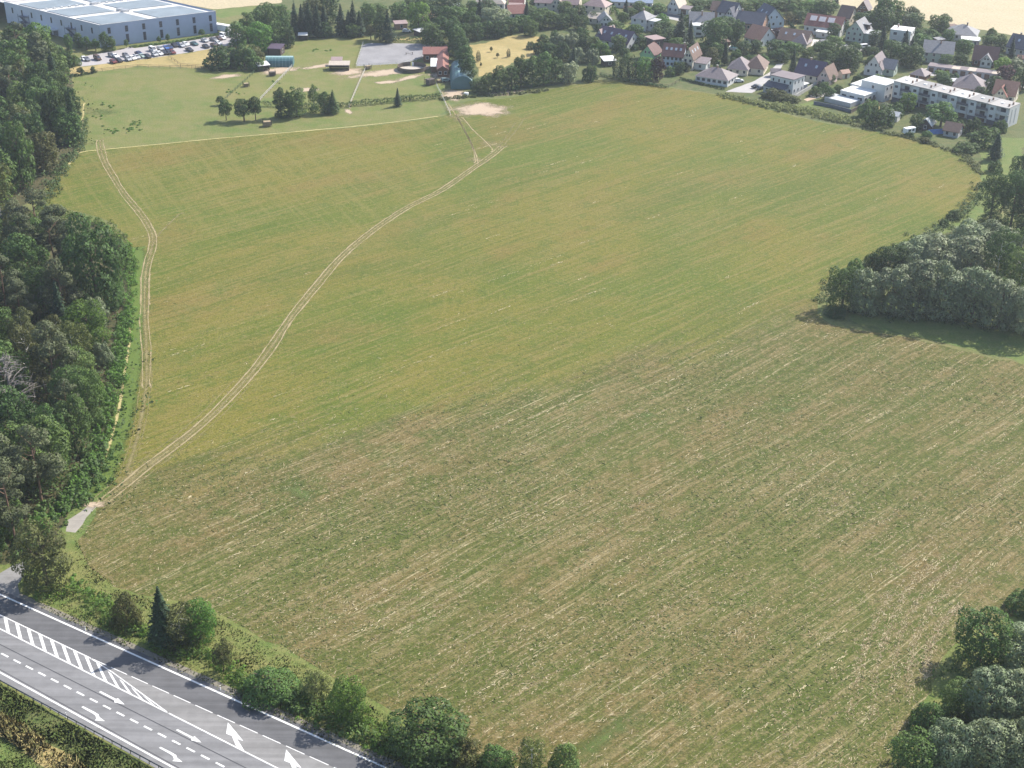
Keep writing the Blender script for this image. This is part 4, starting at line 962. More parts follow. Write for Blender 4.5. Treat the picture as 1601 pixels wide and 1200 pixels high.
vol(t, 0, 0, L, 9, 2.8, 4.8, 'gx', "wood", "maroon", (3, 1), None, (2, 1), None); vol(t, L * 0.35, -1.4, 4.5, 6, 3.0, 2.4, 'gy', "white", "grey", (2, 1), None, None, None); MB().add([(L + .02, 0, 0), (L + .02, 9, 0), (L + .02, 9, 2.8), (L + .02, 4.5, 7.4), (L + .02, 0, 2.8)], [(0, 1, 2, 3, 4)]).build("white_gable", flat("wall_white", WALLC["white"]), t)
t, L = house("house", (1572, 83), (1618, 92), "dark slate roofed house at the frame's edge just below the wheat", "the slate house by the wheat")
vol(t, 0, 0, L, 10, 3.2, 4.6, 'gx', "grey", "slate", (5, 1), (2, 1), (2, 1), None, sky=2, chim=(0.25, 0.5))
t, L = house("garage_row", (1449, 112), (1561, 126), "long row of low flat roofed garages with pale and brown roof sections", "the row of garages", "garage")
wd = L / 9
for i in range(9):
    vol(t, i * wd, 0, wd - 0.02, 6.0, 2.4, 0.25, 'flat', "grey", "beige" if i in (3, 5, 8) else "dusty", None, None, None, None, over=0.0)
    MB().box(i * wd + 0.6, (i + 1) * wd - 0.6, -0.05, -0.004, 0.05, 2.1).build("garage_door", _door, t)
t, L = house("shed", (1422, 123), (1444, 127), "low brown shed with pale hipped end left of the garages", "the brown shed by the garages", "shed")
vol(t, 0, 0, L, 7, 2.3, 2.0, 'hip', "wood", "dusty", (1, 1), (1, 1), None, None)
t, L = house("house", (1488, 146), (1536, 152), "wide house with purplish brown hip roof behind the white terrace", "the purplish hipped house")
vol(t, 0, 0, L, 12, 3.2, 4.2, 'hip', "pink", "dusty", (4, 1), (2, 1), (2, 1), None, chim=(0.45, 0.5))
t, L = house("house", (1550, 158), (1584, 163), "cream house with orange red roof and cross gable behind the terrace's end", "the orange red roofed house")
vol(t, 0, 0, L, 9, 3.4, 4.2, 'gx', "cream", "terracotta", (3, 1), (2, 1), (2, 1), None); vol(t, L * 0.1, -1.6, 4.6, 6, 3.2, 3.2, 'gy', "cream", "red", (1, 1), None, None, None)
t, L = house("house", (743, 14), (788, 16), "wide dusty beige roofed house above the big silvery willow", "the wide beige roofed house")
vol(t, 0, 0, L, 10, 3.4, 3.8, 'hip', "white", "beige", (5, 1), (2, 1), (2, 1), None)
t, L = house("house", (796, 13), (818, 14), "red roofed house with pink porch at the top of the gardens", "the red roofed house with porch")
vol(t, 0, 0, L, 9, 3.0, 3.6, 'gx', "white", "red", (3, 1), (2, 1), (2, 1), None); vol(t, 0.5, -4.5, L - 1, 4.0, 2.3, 0.5, 'mono', "pink", "pinkish", (2, 1), None, None, None)
t, L = house("cottage", (796, 30), (823, 29), "small white cottage with red roof among the garden trees", "the small red roofed cottage")
vol(t, 0, 0, L, 7, 2.8, 3.0, 'gx', "white", "red", (2, 1), (1, 1), (2, 1), None)
t, L = house("shed", (619, 46), (637, 45), "red wooden shed with flat pale roof left of the light green tree", "the red shed", "shed")
vol(t, 0, 0, L, 4.5, 2.4, 0.4, 'mono', "brick", "pinkish", (1, 1), None, None, None)
t, L = house("cottage", (664, 42), (682, 34), "garden cottage with long orange roof behind the light green tree", "the orange roofed garden cottage")
vol(t, 0, 0, L, 6, 2.4, 2.4, 'gx', "cream", "terracotta", (2, 1), None, None, None)
t, L = house("shed", (656, 58), (671, 55), "dark garden shed with white roof edge under the garden trees", "the dark garden shed", "shed")
vol(t, 0, 0, L, 4, 2.3, 0.4, 'mono', "darkwood", "silver", (1, 1), None, None, None)
t, L = house("shed", (945, 104), (962, 103), "small dark shed with bright white roof beside the thuja hedge", "the white roofed dark shed", "shed")
vol(t, 0, 0, L, 5, 2.3, 0.6, 'mono', "darkwood", "white", (1, 1), None, None, None)
t, L = house("shed", (1391, 189), (1402, 191), "tiny white garden shed left of the white terrace's gardens", "the tiny white shed", "shed")
vol(t, 0, 0, L, 3.5, 2.3, 1.0, 'gx', "white", "silver", (1, 1), None, None, None, gable=False)
t, L = house("shed", (1437, 202), (1454, 205), "shed with bright white gable roof below the white terrace", "the bright roofed shed", "shed")
vol(t, 0, 0, L, 5.5, 2.3, 2.0, 'gy', "darkwood", "white", (1, 1), (1, 1), None, None, gable=False)
t, L = house("shed", (1474, 212), (1497, 216), "shed with brown gable roof and grey walls below the white terrace", "the brown gabled shed", "shed")
vol(t, 0, 0, L, 6, 2.3, 2.2, 'gx', "grey", "brown", (2, 1), (1, 1), None, None, gable=False)
p = at(1462, 208); t = empty("tarpaulin", (p[0], p[1], 0), 0.2, "blue tarpaulin covered stack between the two garden sheds", "tarpaulin")
MB().add([(-3, -1.2, 0), (3, -1.2, 0), (3, 1.2, 0), (-3, 1.2, 0), (-2.6, -.4, 1.4), (2.5, -.3, 1.6), (2.6, .4, 1.5), (-2.7, .5, 1.3)], [(0, 1, 5, 4), (1, 2, 6, 5), (2, 3, 7, 6), (3, 0, 4, 7), (4, 5, 6, 7)]).build("cover", flat("blue_tarp", (0.06, 0.14, 0.34), 0.5), t)
p = at(1421, 209); t = empty("caravan", (p[0], p[1], 0), 0.5, "small white caravan parked in the garden by the field edge", "caravan")
MB().prism([(-2.2, -1), (2.0, -1), (2.3, -.6), (2.3, .6), (2.0, 1), (-2.2, 1)], 0.5, 2.4).build("body", M_white, t); MB().box(-1.4, -0.2, -1.03, -1.002, 1.3, 2.0).box(0.4, 1.4, -1.03, -1.002, 1.3, 2.0).build("window", M_glass, t)
for y in (-0.9, 0.9): w = link("wheel", WHEEL, t); w.location = (0, y, 0.32)

# ------------------------------------------------------------------ the stepped white terrace
a, b = at(1392, 158), at(1571, 201); v = b - a; TLn = float(np.linalg.norm(v))
wh_, gw_, bal = flat("wall_white", WALLC["white"]), flat("wall_grey", WALLC["grey"]), flat("dark_balcony", (0.10, 0.10, 0.12), 0.6)
for i in range(6):
    u = TLn / 6
    t = empty("row_house", tuple(a + v * i / 6), math.atan2(v[1], v[0]), f"{ORD[i]} white flat roofed unit of the stepped terrace, counted from the modern house", "row house", "units of the stepped white terrace")
    HOUSES.append((a + v * (i + .5) / 6, f"the {ORD[i]} terrace unit"))
    z = 7.9 - i * 0.10
    MB().box(0.01, u - 0.01, 1.3, 9.4, 0, z).build("wall", wh_, t)
    MB().box(0.3, u * 0.42, 0, 1.297, 1.9, z - 0.02).build("bay", wh_, t)                  # white bay
    MB().box(0.3, u * 0.42, 0.1, 1.295, 0, 1.897).build("plinth", bal, t)
    MB().box(-0.02 if i else -0.1, u - 0.03, -0.12, 9.5, z + 0.003, z + 0.3).build("roof", flat("terrace_roof_%d" % (i % 3), [(0.40, 0.39, 0.37), (0.25, 0.245, 0.24), (0.33, 0.315, 0.30)][i % 3], 0.7, 0.08, 0.3), t)
    for zz in (2.4, 5.2): window(t, (u * 0.21, 0, zz + 1.0), 'f', 1.5, 1.2)
    for zz in (1.9, 4.7):
        MB().box(u * 0.42 + .02, u - 0.05, 0.15, 1.296, zz, zz + 0.15).build("balcony_floor", wh_, t)
        MB().box(u * 0.42 + .02, u - 0.05, 0.15, 0.2, zz + 0.153, zz + 1.1).build("balcony_rail", bal if (i + (zz > 3)) % 3 else wh_, t)
        window(t, (u * 0.70, 1.3, zz + 1.35), 'f', 2.2, 1.9)
    MB().box(u * 0.5, u * 0.86, 1.24, 1.297, 0.1, 1.85).build("door", _door, t)
    for k_ in range(2):
        ch = MB().box(u - 1.2, u - 0.7, 2.0 + 3.2 * k_, 2.5 + 3.2 * k_, z + 0.303, z + 1.25).build("chimney", flat("brick_chimney", (0.28, 0.19, 0.15), 0.85), t)
    MB().box(u * 0.35, u * 0.35 + 1.1, 4.0, 5.1, z + 0.303, z + 0.6).build("roof_hatch", M_white, t)
    if i == 5:
        for yy in (3.2, 6.2): MB().box(u - 0.008, u + 0.05, yy, yy + 0.5, 1.0, 6.5).build("pilaster", flat("wall_grey", WALLC["grey"]), t)

# village streets, drives and plots
M_street = asphalt("village_street", (0.36, 0.345, 0.335), 0.08); M_paving = flat("pale_paving", (0.50, 0.47, 0.44), 0.85, 0.08, 0.4)
sheet("street", [(1134, 143), (1176, 145), (1200, 127), (1219, 110), (1226, 98), (1214, 100), (1203, 113), (1180, 126), (1158, 134)], 0.022, M_street, 0.1)
sheet("street", [(1020, 24), (1078, 36), (1120, 40), (1120, 36), (1080, 30), (1030, 20)], 0.022, M_street, 0.1)
sheet("street", [(1308, 66), (1318, 67), (1345, 76), (1370, 80), (1366, 84), (1338, 80), (1306, 72)], 0.022, M_street, 0.1)
sheet("street", [(1259, 60), (1285, 62), (1287, 66), (1268, 72), (1262, 70)], 0.022, M_paving, 0.1)
sheet("path", [(1340, 150), (1392, 134), (1440, 108), (1452, 106), (1405, 133), (1345, 158)], 0.022, M_paving, 0.1)
sheet("street", [(1440, 108), (1455, 118), (1570, 133), (1610, 140), (1610, 136), (1565, 128)], 0.020, M_street, 0.1)
sheet("paving", [(1266, 149), (1285, 142), (1296, 143), (1292, 150), (1272, 154)], 0.022, M_paving, 0.1)
sheet("paving", [(1256, 155), (1270, 150), (1275, 154), (1262, 158)], 0.024, M_dirt if False else flat("tan_paving", (0.42, 0.31, 0.22)), 0.1)
sheet("lawn", [(1248, 163), (1300, 152), (1302, 160), (1285, 168), (1262, 166)], 0.016, M_green, 0.2)
sheet("lawn", [(1366, 163), (1390, 150), (1394, 165), (1370, 172)], 0.016, M_dry, 0.2)
sheet("lawn", [(1190, 62), (1215, 62), (1212, 72), (1190, 75)], 0.016, M_green, 0.2)
sheet("lawn", [(1215, 28), (1250, 22), (1245, 40), (1225, 42)], 0.016, M_dry, 0.2)
sheet("lawn", [(970, 40), (985, 38), (985, 60), (960, 62)], 0.016, M_green, 0.2)
sheet("lawn", [(610, 60), (655, 48), (660, 60), (640, 64)], 0.016, M_dry, 0.2)
def wall_line(name, pts, h, th, mat, label, cat="wall", z=0.0):
    t = None
    P = [at(*p) for p in pts]
    t = empty(name, (P[0][0], P[0][1], 0), 0, label, cat)
    for p, q in zip(P[:-1], P[1:]):
        d = q - p; L = np.linalg.norm(d); d = d / L; n = np.array((-d[1], d[0], 0)) * th / 2; c = (p + q) / 2 - P[0]
        MB().obox(c + (0, 0, h / 2), d * L / 2, n, (0, 0, h / 2)).build("panel", mat, t)
    return t
wall_line("garden_wall", [(1237, 157), (1276, 133)], 1.5, 0.25, M_conc, "grey concrete garden wall running beside the white cube house")
wall_line("garden_wall", [(1272, 163), (1301, 168), (1330, 176)], 1.3, 0.25, M_dkgrey, "dark grey garden wall in front of the stepped white modern house")
wall_line("garden_wall", [(1330, 177), (1396, 142)], 1.5, 0.2, flat("dark_boards", (0.11, 0.09, 0.075)), "dark fence wall between the modern house and the terrace gardens")
wall_line("street_wall", [(1000, 16), (1076, 30)], 1.2, 0.25, M_dkgrey, "low dark wall along the upper village street")
for p, ang, c, k, lab in [((1155, 128), 0.2, "white", "hatch", "white hatchback parked beside the white bungalow"), ((1183, 137), 0.6, "black", "saloon", "black saloon parked nearest the white cube house"), ((1190, 139), 0.6, "grey", "hatch", "grey hatchback parked at the white cube house wall"),
                          ((1463, 104), 0.1, "white", "saloon", "white saloon parked at the row of garages"), ((636, 50), 0.0, "white", "hatch", "white hatchback parked by the red shed"), ((1256, 74), 0.8, "silver", "saloon", "silver saloon on the drive of the low brown roofed house"),
                          ((1352, 75), 0.4, "white", "van", "white van standing by the pale green gable house")]:
    car(at(*p), ang, c, k, lab)
# oval pools and a trampoline
for px, py, r, lab in [((1150), 76, 3.0, "round white rimmed garden pool on the lawn behind the two hipped bungalow"), (1206, 76, 1.6, "small round trampoline on a garden lawn")]:
    p = at(px, py); t = empty("garden_pool" if r > 2 else "trampoline", tuple(p), 0, lab, "pool" if r > 2 else "trampoline")
    c = [(math.cos(i * math.pi / 12) * r, math.sin(i * math.pi / 12) * r) for i in range(24)]; c2 = [(x * 0.86, y * 0.86) for x, y in c]
    rim = MB(); rim.add([(x, y, 0) for x, y in c] + [(x, y, .9) for x, y in c] + [(x, y, .9) for x, y in c2] + [(x, y, .7) for x, y in c2], [(k * 24 + i, k * 24 + (i + 1) % 24, (k + 1) * 24 + (i + 1) % 24, (k + 1) * 24 + i) for k in range(3) for i in range(24)])
    rim.build("rim", M_white, t); MB().add([(x, y, .72) for x, y in c2], [tuple(range(24))]).build("water" if r > 2 else "mat", flat("pool_water", (0.12, 0.32, 0.36), 0.1) if r > 2 else M_black, t)
# ================================================================== STABLES AND PADDOCKS
M_board = flat("dark_boards", (0.11, 0.09, 0.075)); M_tent = flat("tent_green", (0.07, 0.15, 0.16), 0.5, 0.08, 0.6); M_tent2 = flat("tent_pale_green", (0.26, 0.38, 0.38), 0.5, 0.06, 0.6)
t, L = house("stable", (684, 120), (701, 120), "stable with faded red metal roof between the round pen and the tall hedge trees", "the red stable", "stable")
vol(t, 0, 0, L, 26, 3.0, 1.4, 'gy', "wood", "red", (2, 1), None, (5, 1), None, over=0.3, gable=False)
t, L = house("stable_wing", (662, 97), (699, 97), "wing of faded red roof across the back of the stable yard", "the red stable wing", "stable")
vol(t, 0, 0, L, 9, 3.4, 1.8, 'gx', "wood", "red", (3, 1), None, (1, 1), None, over=0.3, gable=False); vol(t, L * 0.6, 9.2, L * 0.38, 5, 2.8, 1.2, 'gx', "wood", "red", None, None, None, None, over=0.2, gable=False)
t, L = house("lean_to", (674, 113), (683, 113), "white roofed lean to on the yard side of the red stable", "the white lean to", "shed")
vol(t, 0, 0, L, 10, 2.4, 0.7, 'mono', "wood", "white", None, None, None, None, over=0.2, tile=False)
def arch_tent(A, B, wid, ht, label, m1, m2, px_seg=8, half=None):
    a, b = at(*A), at(*B); v = b - a; L = float(np.linalg.norm(v))
    t = empty("tent_barn", (a[0], a[1], 0), math.atan2(v[1], v[0]), label, "tent barn")
    prof = half or [(math.cos(math.pi * i / 10) * -wid / 2, abs(math.sin(math.pi * i / 10)) ** 0.75 * ht) for i in range(11)]
    n = len(prof); V = [(0, y + wid / 2, z) for y, z in prof] + [(L, y + wid / 2, z) for y, z in prof]
    lo = [i for i in range(n - 1) if i < (n - 1) * 0.38]; hi = [i for i in range(n - 1) if i >= (n - 1) * 0.38]
    MB().add(V, [(i, n + i, n + i + 1, i + 1) for i in lo]).build("side_sheet", m1, t)
    MB().add(V, [(i, n + i, n + i + 1, i + 1) for i in hi]).build("roof_sheet", m2, t)
    MB().add([(0.02, y + wid / 2, z) for y, z in prof], [tuple(range(n))]).build("end_sheet", m1, t)
    MB().add([(L - 0.02, y + wid / 2, z) for y, z in prof], [tuple(range(n))[::-1]]).build("end_sheet", m1, t)
    for k in range(1, px_seg): MB().tube([(L * k / px_seg, y + wid / 2, z + 0.02) for y, z in prof], [0.06] * n, 4).build("hoop", m2, t)
    return t
arch_tent((415, 104.5), (458, 104.5), 7, 3.6, "long blue green tarpaulin barn beside the dark round shrubs", M_tent, M_tent2)
arch_tent((705, 139), (703, 112), -9, 5.2, "steep blue green tent barn between the stable and the hedge trees", M_tent, M_tent2)
t, L = house("shed", (419, 86), (439, 87), "dark brown shed with white end behind the blue green tarpaulin barn", "the dark brown paddock shed", "shed")
vol(t, 0, 0, L, 6, 2.8, 0.6, 'mono', "darkwood", "purple", None, (1, 1), None, None, over=0.2)
def shelter(px, py, w, d, ang, roofc, label, name="field_shelter"):
    p = at(px, py); t = empty(name, tuple(p), ang, label, "shelter")
    for x in (-w / 2 + .1, 0, w / 2 - .1):
        for y, z in ((-d / 2 + .1, 2.3), (d / 2 - .1, 2.8)): MB().box(x - .08, x + .08, y - .08, y + .08, 0, z).build("post", M_board, t)
    MB().box(-w / 2, w / 2, d / 2 - .04, d / 2, 0.1, 2.7).build("back_wall", M_board, t)
    MB().box(-w / 2, -w / 2 + .05, -d / 2 + .2, d / 2 - .05, 0.1, 2.2).box(w / 2 - .05, w / 2, -d / 2 + .2, d / 2 - .05, 0.1, 2.2).build("side_wall", M_board, t)
    MB().obox((0, 0, 2.62), (w / 2 + .3, 0, 0), (0, d / 2 + .3, 0.28), (0, 0, 0.06)).build("roof", flat("shelter_roof_" + roofc, ROOFC[roofc], 0.5), t)
    return t
shelter(411, 109, 4.6, 4.0, 0.5, "white", "small field shelter with white roof at the end of the tarpaulin barn")
shelter(531, 108, 8.0, 4.5, 0.05, "beige", "open hay shelter with pale roof in the middle of the paddocks")
shelter(527, 101, 4.2, 3.0, 0.05, "pinkish", "small pink roofed shelter just behind the open hay shelter")
shelter(474, 62, 3.6, 2.5, 0.1, "white", "little white roofed shelter at the foot of the dark conifers")
M_hay = flat("hay", (0.30, 0.24, 0.15), 0.95, 0.2, 3.0)
def feeder(px, py, s, label, hay=True):
    p = at(px, py); t = empty("hay_feeder", tuple(p), rng.random() * 0.8, label, "hay feeder")
    for x in (-1, 1):
        for y in (-.8, .8): MB().box(x * s - .07, x * s + .07, y * s - .07, y * s + .07, 0, 1.7 * s).build("post", M_board, t)
    for y in (-.8, .8): MB().box(-s + .08, s - .08, y * s - .03, y * s + .03, .5 * s, .62 * s).box(-s + .08, s - .08, y * s - .03, y * s + .03, 1.0 * s, 1.12 * s).build("rail", M_board, t)
    MB().prism([(-.9 * s, -.6 * s), (.8 * s, -.65 * s), (.9 * s, .6 * s), (-.8 * s, .65 * s)], 0.2, 1.25 * s).build("hay", M_hay if hay else M_board, t)
feeder(418, 197, 1.5, "hay feeder with pale hay standing in the mown strip before the paddock trees")
feeder(385, 135, 1.1, "hay feeder nearest the diagonal green fence")
feeder(426, 118, 1.3, "dark hay feeder on bare ground beside the small white roofed shelter", False)
feeder(673, 132, 1.9, "large brown hay feeder below the round pen", False)
feeder(686, 109 + 20, 0.9, "little hay feeder by the paddock gate near the tent barn")
feeder(575, 108, 1.2, "hay feeder beside the arena's near corner", True)
# round pen of dark boards
p = at(644, 108.5); R_ = 5.9
t = empty("round_pen", tuple(p), 0, "round exercise pen of dark boards with pale sand floor", "round pen")
c = [(math.cos(i * math.pi / 20) * R_, math.sin(i * math.pi / 20) * R_) for i in range(40)]
MB().add([(x, y, .035) for x, y in c], [tuple(range(40))]).build("sand_floor", flat("pale_sand", (0.42, 0.38, 0.33), 0.95, 0.1, 1.0), t)
pm = MB().box(-0.47, 0.47, -0.04, 0.04, 0.05, 1.75).mesh("board_panel", M_board)
for i in range(40):
    if i == 10: continue
    q = link("board_panel", pm, t); a_ = (i + .5) * math.pi / 20; q.location = (R_ * math.cos(a_), R_ * math.sin(a_), 0); q.rotation_euler = (0, 0, a_ + math.pi / 2)
MB().box(-0.45, 0.45, R_ - .05, R_ + .05, 0.05, 1.6).build("gate", M_white, t)
# riding arena
M_arena = flat("arena_sand", (0.235, 0.23, 0.235), 0.95, 0.16, 0.12)
sheet("riding_arena", [(557, 103), (560, 92), (567, 70), (575, 67), (600, 67), (662, 68), (680, 74), (670, 82), (662, 88), (650, 93), (632, 99)], 0.020, M_arena, 0.15)
M_whitewood = flat("white_rail", (0.6, 0.6, 0.57), 0.7)
def fence(pts, label, h=1.3, gap=3.0, rails=(0.6, 1.15), m=M_board, th=0.05, name="paddock_fence"):
    P = [at(*p) for p in pts]; t = empty(name, tuple(P[0]), 0, label, "fence")
    pm = MB().box(-.05, .05, -.05, .05, 0, h).mesh("post", m); n = 0
    for p, q in zip(P[:-1], P[1:]):
        d = q - p; L = np.linalg.norm(d); u = d / L
        k = max(1, int(L / gap))
        for i in range(k + 1):
            if i == 0 and n: continue
            o = link("post", pm, t); o.location = tuple(p + u * L * i / k - P[0]); o.rotation_euler = (0, 0, math.atan2(u[1], u[0])); n += 1
        nn = np.array((-u[1], u[0], 0))
        for z in rails: MB().obox((p + q) / 2 - P[0] + nn * 0.08 + (0, 0, z), u * L / 2, nn * 0.02, (0, 0, th)).build("rail", m, t)
    return t
fence([(557, 104), (561, 91), (568, 69)], "white rail fence along the near side of the grey riding arena", m=M_whitewood)
fence([(557, 105), (632, 101), (660, 92)], "white rail fence along the front of the grey riding arena", m=M_whitewood)
fence([(546, 168), (572, 108)], "pale rail fence running from the hedge gap up to the arena", m=M_whitewood)
fence([(407, 157), (457, 105)], "pale rail fence beside the diagonal path to the tarpaulin barn", m=M_whitewood)
fence([(352, 156), (398, 114)], "dark green overgrown fence slanting from the paddock trees to the white roofed shelter", m=flat("green_fence", (0.07, 0.12, 0.06)))
fence([(112, 118), (160, 111), (215, 105), (300, 107), (345, 110)], "low dark fence between the paddock and the car park meadow", h=1.1, gap=4)
fence([(264, 90), (282, 103), (330, 107)], "short dark fence across the dry meadow by the car park", h=1.0)
fence([(682, 134), (690, 150), (704, 180)], "pale fence beside the rutted way from the stable to the field", m=M_whitewood)
fence([(938, 117), (990, 128), (1045, 137), (1062, 128)], "weathered fence where the gardens meet the field", h=1.2)
M_green_can = flat("white_plastic", (0.78, 0.78, 0.76))
p = at(729, 149); t = empty("water_tank", tuple(p), 0, "white round water tank standing beside the field entrance by the hedge row", "water tank")
MB().tube([(0, 0, 0), (0, 0, 1.2), (0, 0, 1.35)], [0.9, 0.9, 0.5], 14).build("body", M_white, t); MB().tube([(0, 0, 1.353), (0, 0, 1.5)], [0.22, 0.22], 8).build("lid", M_black, t)
p = at(640, 85); t = empty("jump", tuple(p), 0.2, "dark low jump bar standing alone in the riding arena", "jump")
for x in (-1.4, 1.4): MB().box(x - .08, x + .08, -.3, .3, 0, 1.0).build("stand", M_board, t)
MB().box(-1.3, 1.3, -.05, .05, .55, .68).build("bar", M_board, t)
p = at(697, 127); t = empty("parked_car", tuple(p), 0, "pale green car standing below the red stable", "car"); t.rotation_euler = (0, 0, 0.5)
b_ = link("body", CARS["hatch"][0], t); b_.material_slots[0].link = 'OBJECT'; b_.material_slots[0].material = flat("car_paint_pale_green", CARCOL["pale green"], 0.3); link("window_glass", CARS["hatch"][1], t)
for x in (-1.2, 1.27):
    for y in (-.78, .78): w = link("wheel", WHEEL, t); w.location = (x, y, .32)
# ================================================================== TREES
LEAF = {k: leafmat("leaves_" + k, c, s, hue, tr) for k, c, s, hue, tr in [
    ("oak", (0.056, 0.096, 0.028), 0.12, 0.02, 0.32), ("broad", (0.082, 0.135, 0.036), 0.12, 0.03, 0.30), ("bright", (0.100, 0.180, 0.034), 0.1, 0.03, 0.42), ("birch", (0.105, 0.132, 0.038), 0.1, 0.03, 0.36),
    ("willow", (0.150, 0.185, 0.092), 0.25, 0.03, 0.18), ("pine", (0.090, 0.108, 0.052), 0.12, 0.03, 0.22), ("spruce", (0.034, 0.060, 0.028), 0.12, 0.02, 0.15), ("thuja", (0.036, 0.070, 0.026), 0.1, 0.02, 0.2),
    ("purple", (0.060, 0.028, 0.032), 0.12, 0.02, 0.25), ("pale", (0.20, 0.225, 0.075), 0.1, 0.03, 0.36), ("olive", (0.098, 0.108, 0.038), 0.12, 0.03, 0.32), ("fruit", (0.085, 0.130, 0.048), 0.12, 0.03, 0.34)]}
M_bark = flat("bark", (0.13, 0.095, 0.07), 0.9, 0.25, 2.0); M_pinebark = flat("pine_bark", (0.20, 0.125, 0.085), 0.9, 0.25, 2.0); M_birchbark = flat("birch_bark", (0.48, 0.46, 0.43), 0.8, 0.25, 3.0); M_deadbark = flat("dead_wood", (0.20, 0.18, 0.165), 0.9, 0.2, 2.0)

def leaf_cloud(lobes, n, leaf, r, up=0.0, thick=0.10, outw=0.75, droop=0.0, cull=0.72):
    """leaf sprays over lobes (cx,cy,cz,rx,ry,rz): quads on their surfaces, not inside a neighbour"""
    L = np.array(lobes, float); wgt = (L[:, 3] * L[:, 5] + L[:, 3] * L[:, 4]); wgt /= wgt.sum()
    m = int(n * 2.4); i = r.choice(len(L), m, p=wgt)
    d = r.normal(0, 1, (m, 3)); d /= np.linalg.norm(d, axis=1)[:, None]
    keep = (d[:, 2] > -0.35) | (r.random(m) < 0.4); i, d = i[keep], d[keep]
    rad = 1 - np.abs(r.normal(0, thick, len(d)))
    p = L[i, :3] + d * L[i, 3:6] * rad[:, None]
    q = ((p[:, None, :] - L[None, :, :3]) / L[None, :, 3:6]); dist = (q ** 2).sum(2); dist[np.arange(len(p)), i] = 9
    k = dist.min(1) > cull ** 2
    p, d = p[k][:n], d[k][:n]; m = len(p)
    nr = d * outw + r.normal(0, 0.36, (m, 3)) + np.array((0, 0, up)); nr /= np.linalg.norm(nr, axis=1)[:, None]
    sn = d * 0.85 + r.normal(0, 0.26, (m, 3)) + np.array((0, 0, 0.12)); sn /= np.linalg.norm(sn, axis=1)[:, None]    # sprays shade with the clump they belong to
    nr = np.where((nr * sn).sum(1)[:, None] < 0, -nr, nr)
    a = np.cross(nr, r.normal(0, 1, (m, 3)) + np.array((0, 0, droop))); a /= np.linalg.norm(a, axis=1)[:, None]; b = np.cross(nr, a)
    la = leaf * r.uniform(0.55, 1.3, m)[:, None]; lb = la * r.uniform(0.45, 0.9, m)[:, None]
    # pointed sprays rather than squares
    V = np.stack([p - a * la * 0.5, p - b * lb * 0.5 + a * la * 0.05, p + a * la * 0.55, p + b * lb * 0.5 - a * la * 0.08], 1).reshape(-1, 3)
    F = np.arange(4 * m).reshape(m, 4); flip = (np.cross(a, b) * nr).sum(1) < 0      # a x b = -+ nr
    F[flip] = F[flip][:, ::-1]
    return V, F, np.repeat(sn, 4, axis=0)

def on_ellipsoid(n, r, zlo=-0.5):
    out = []
    while len(out) < n:
        d = r.normal(0, 1, 3); d /= np.linalg.norm(d)
        if d[2] < zlo: continue
        if out and min(np.linalg.norm(d - o) for o in out) < 1.5 / math.sqrt(n): 
            if r.random() < 0.85: continue
        out.append(d)
    return out

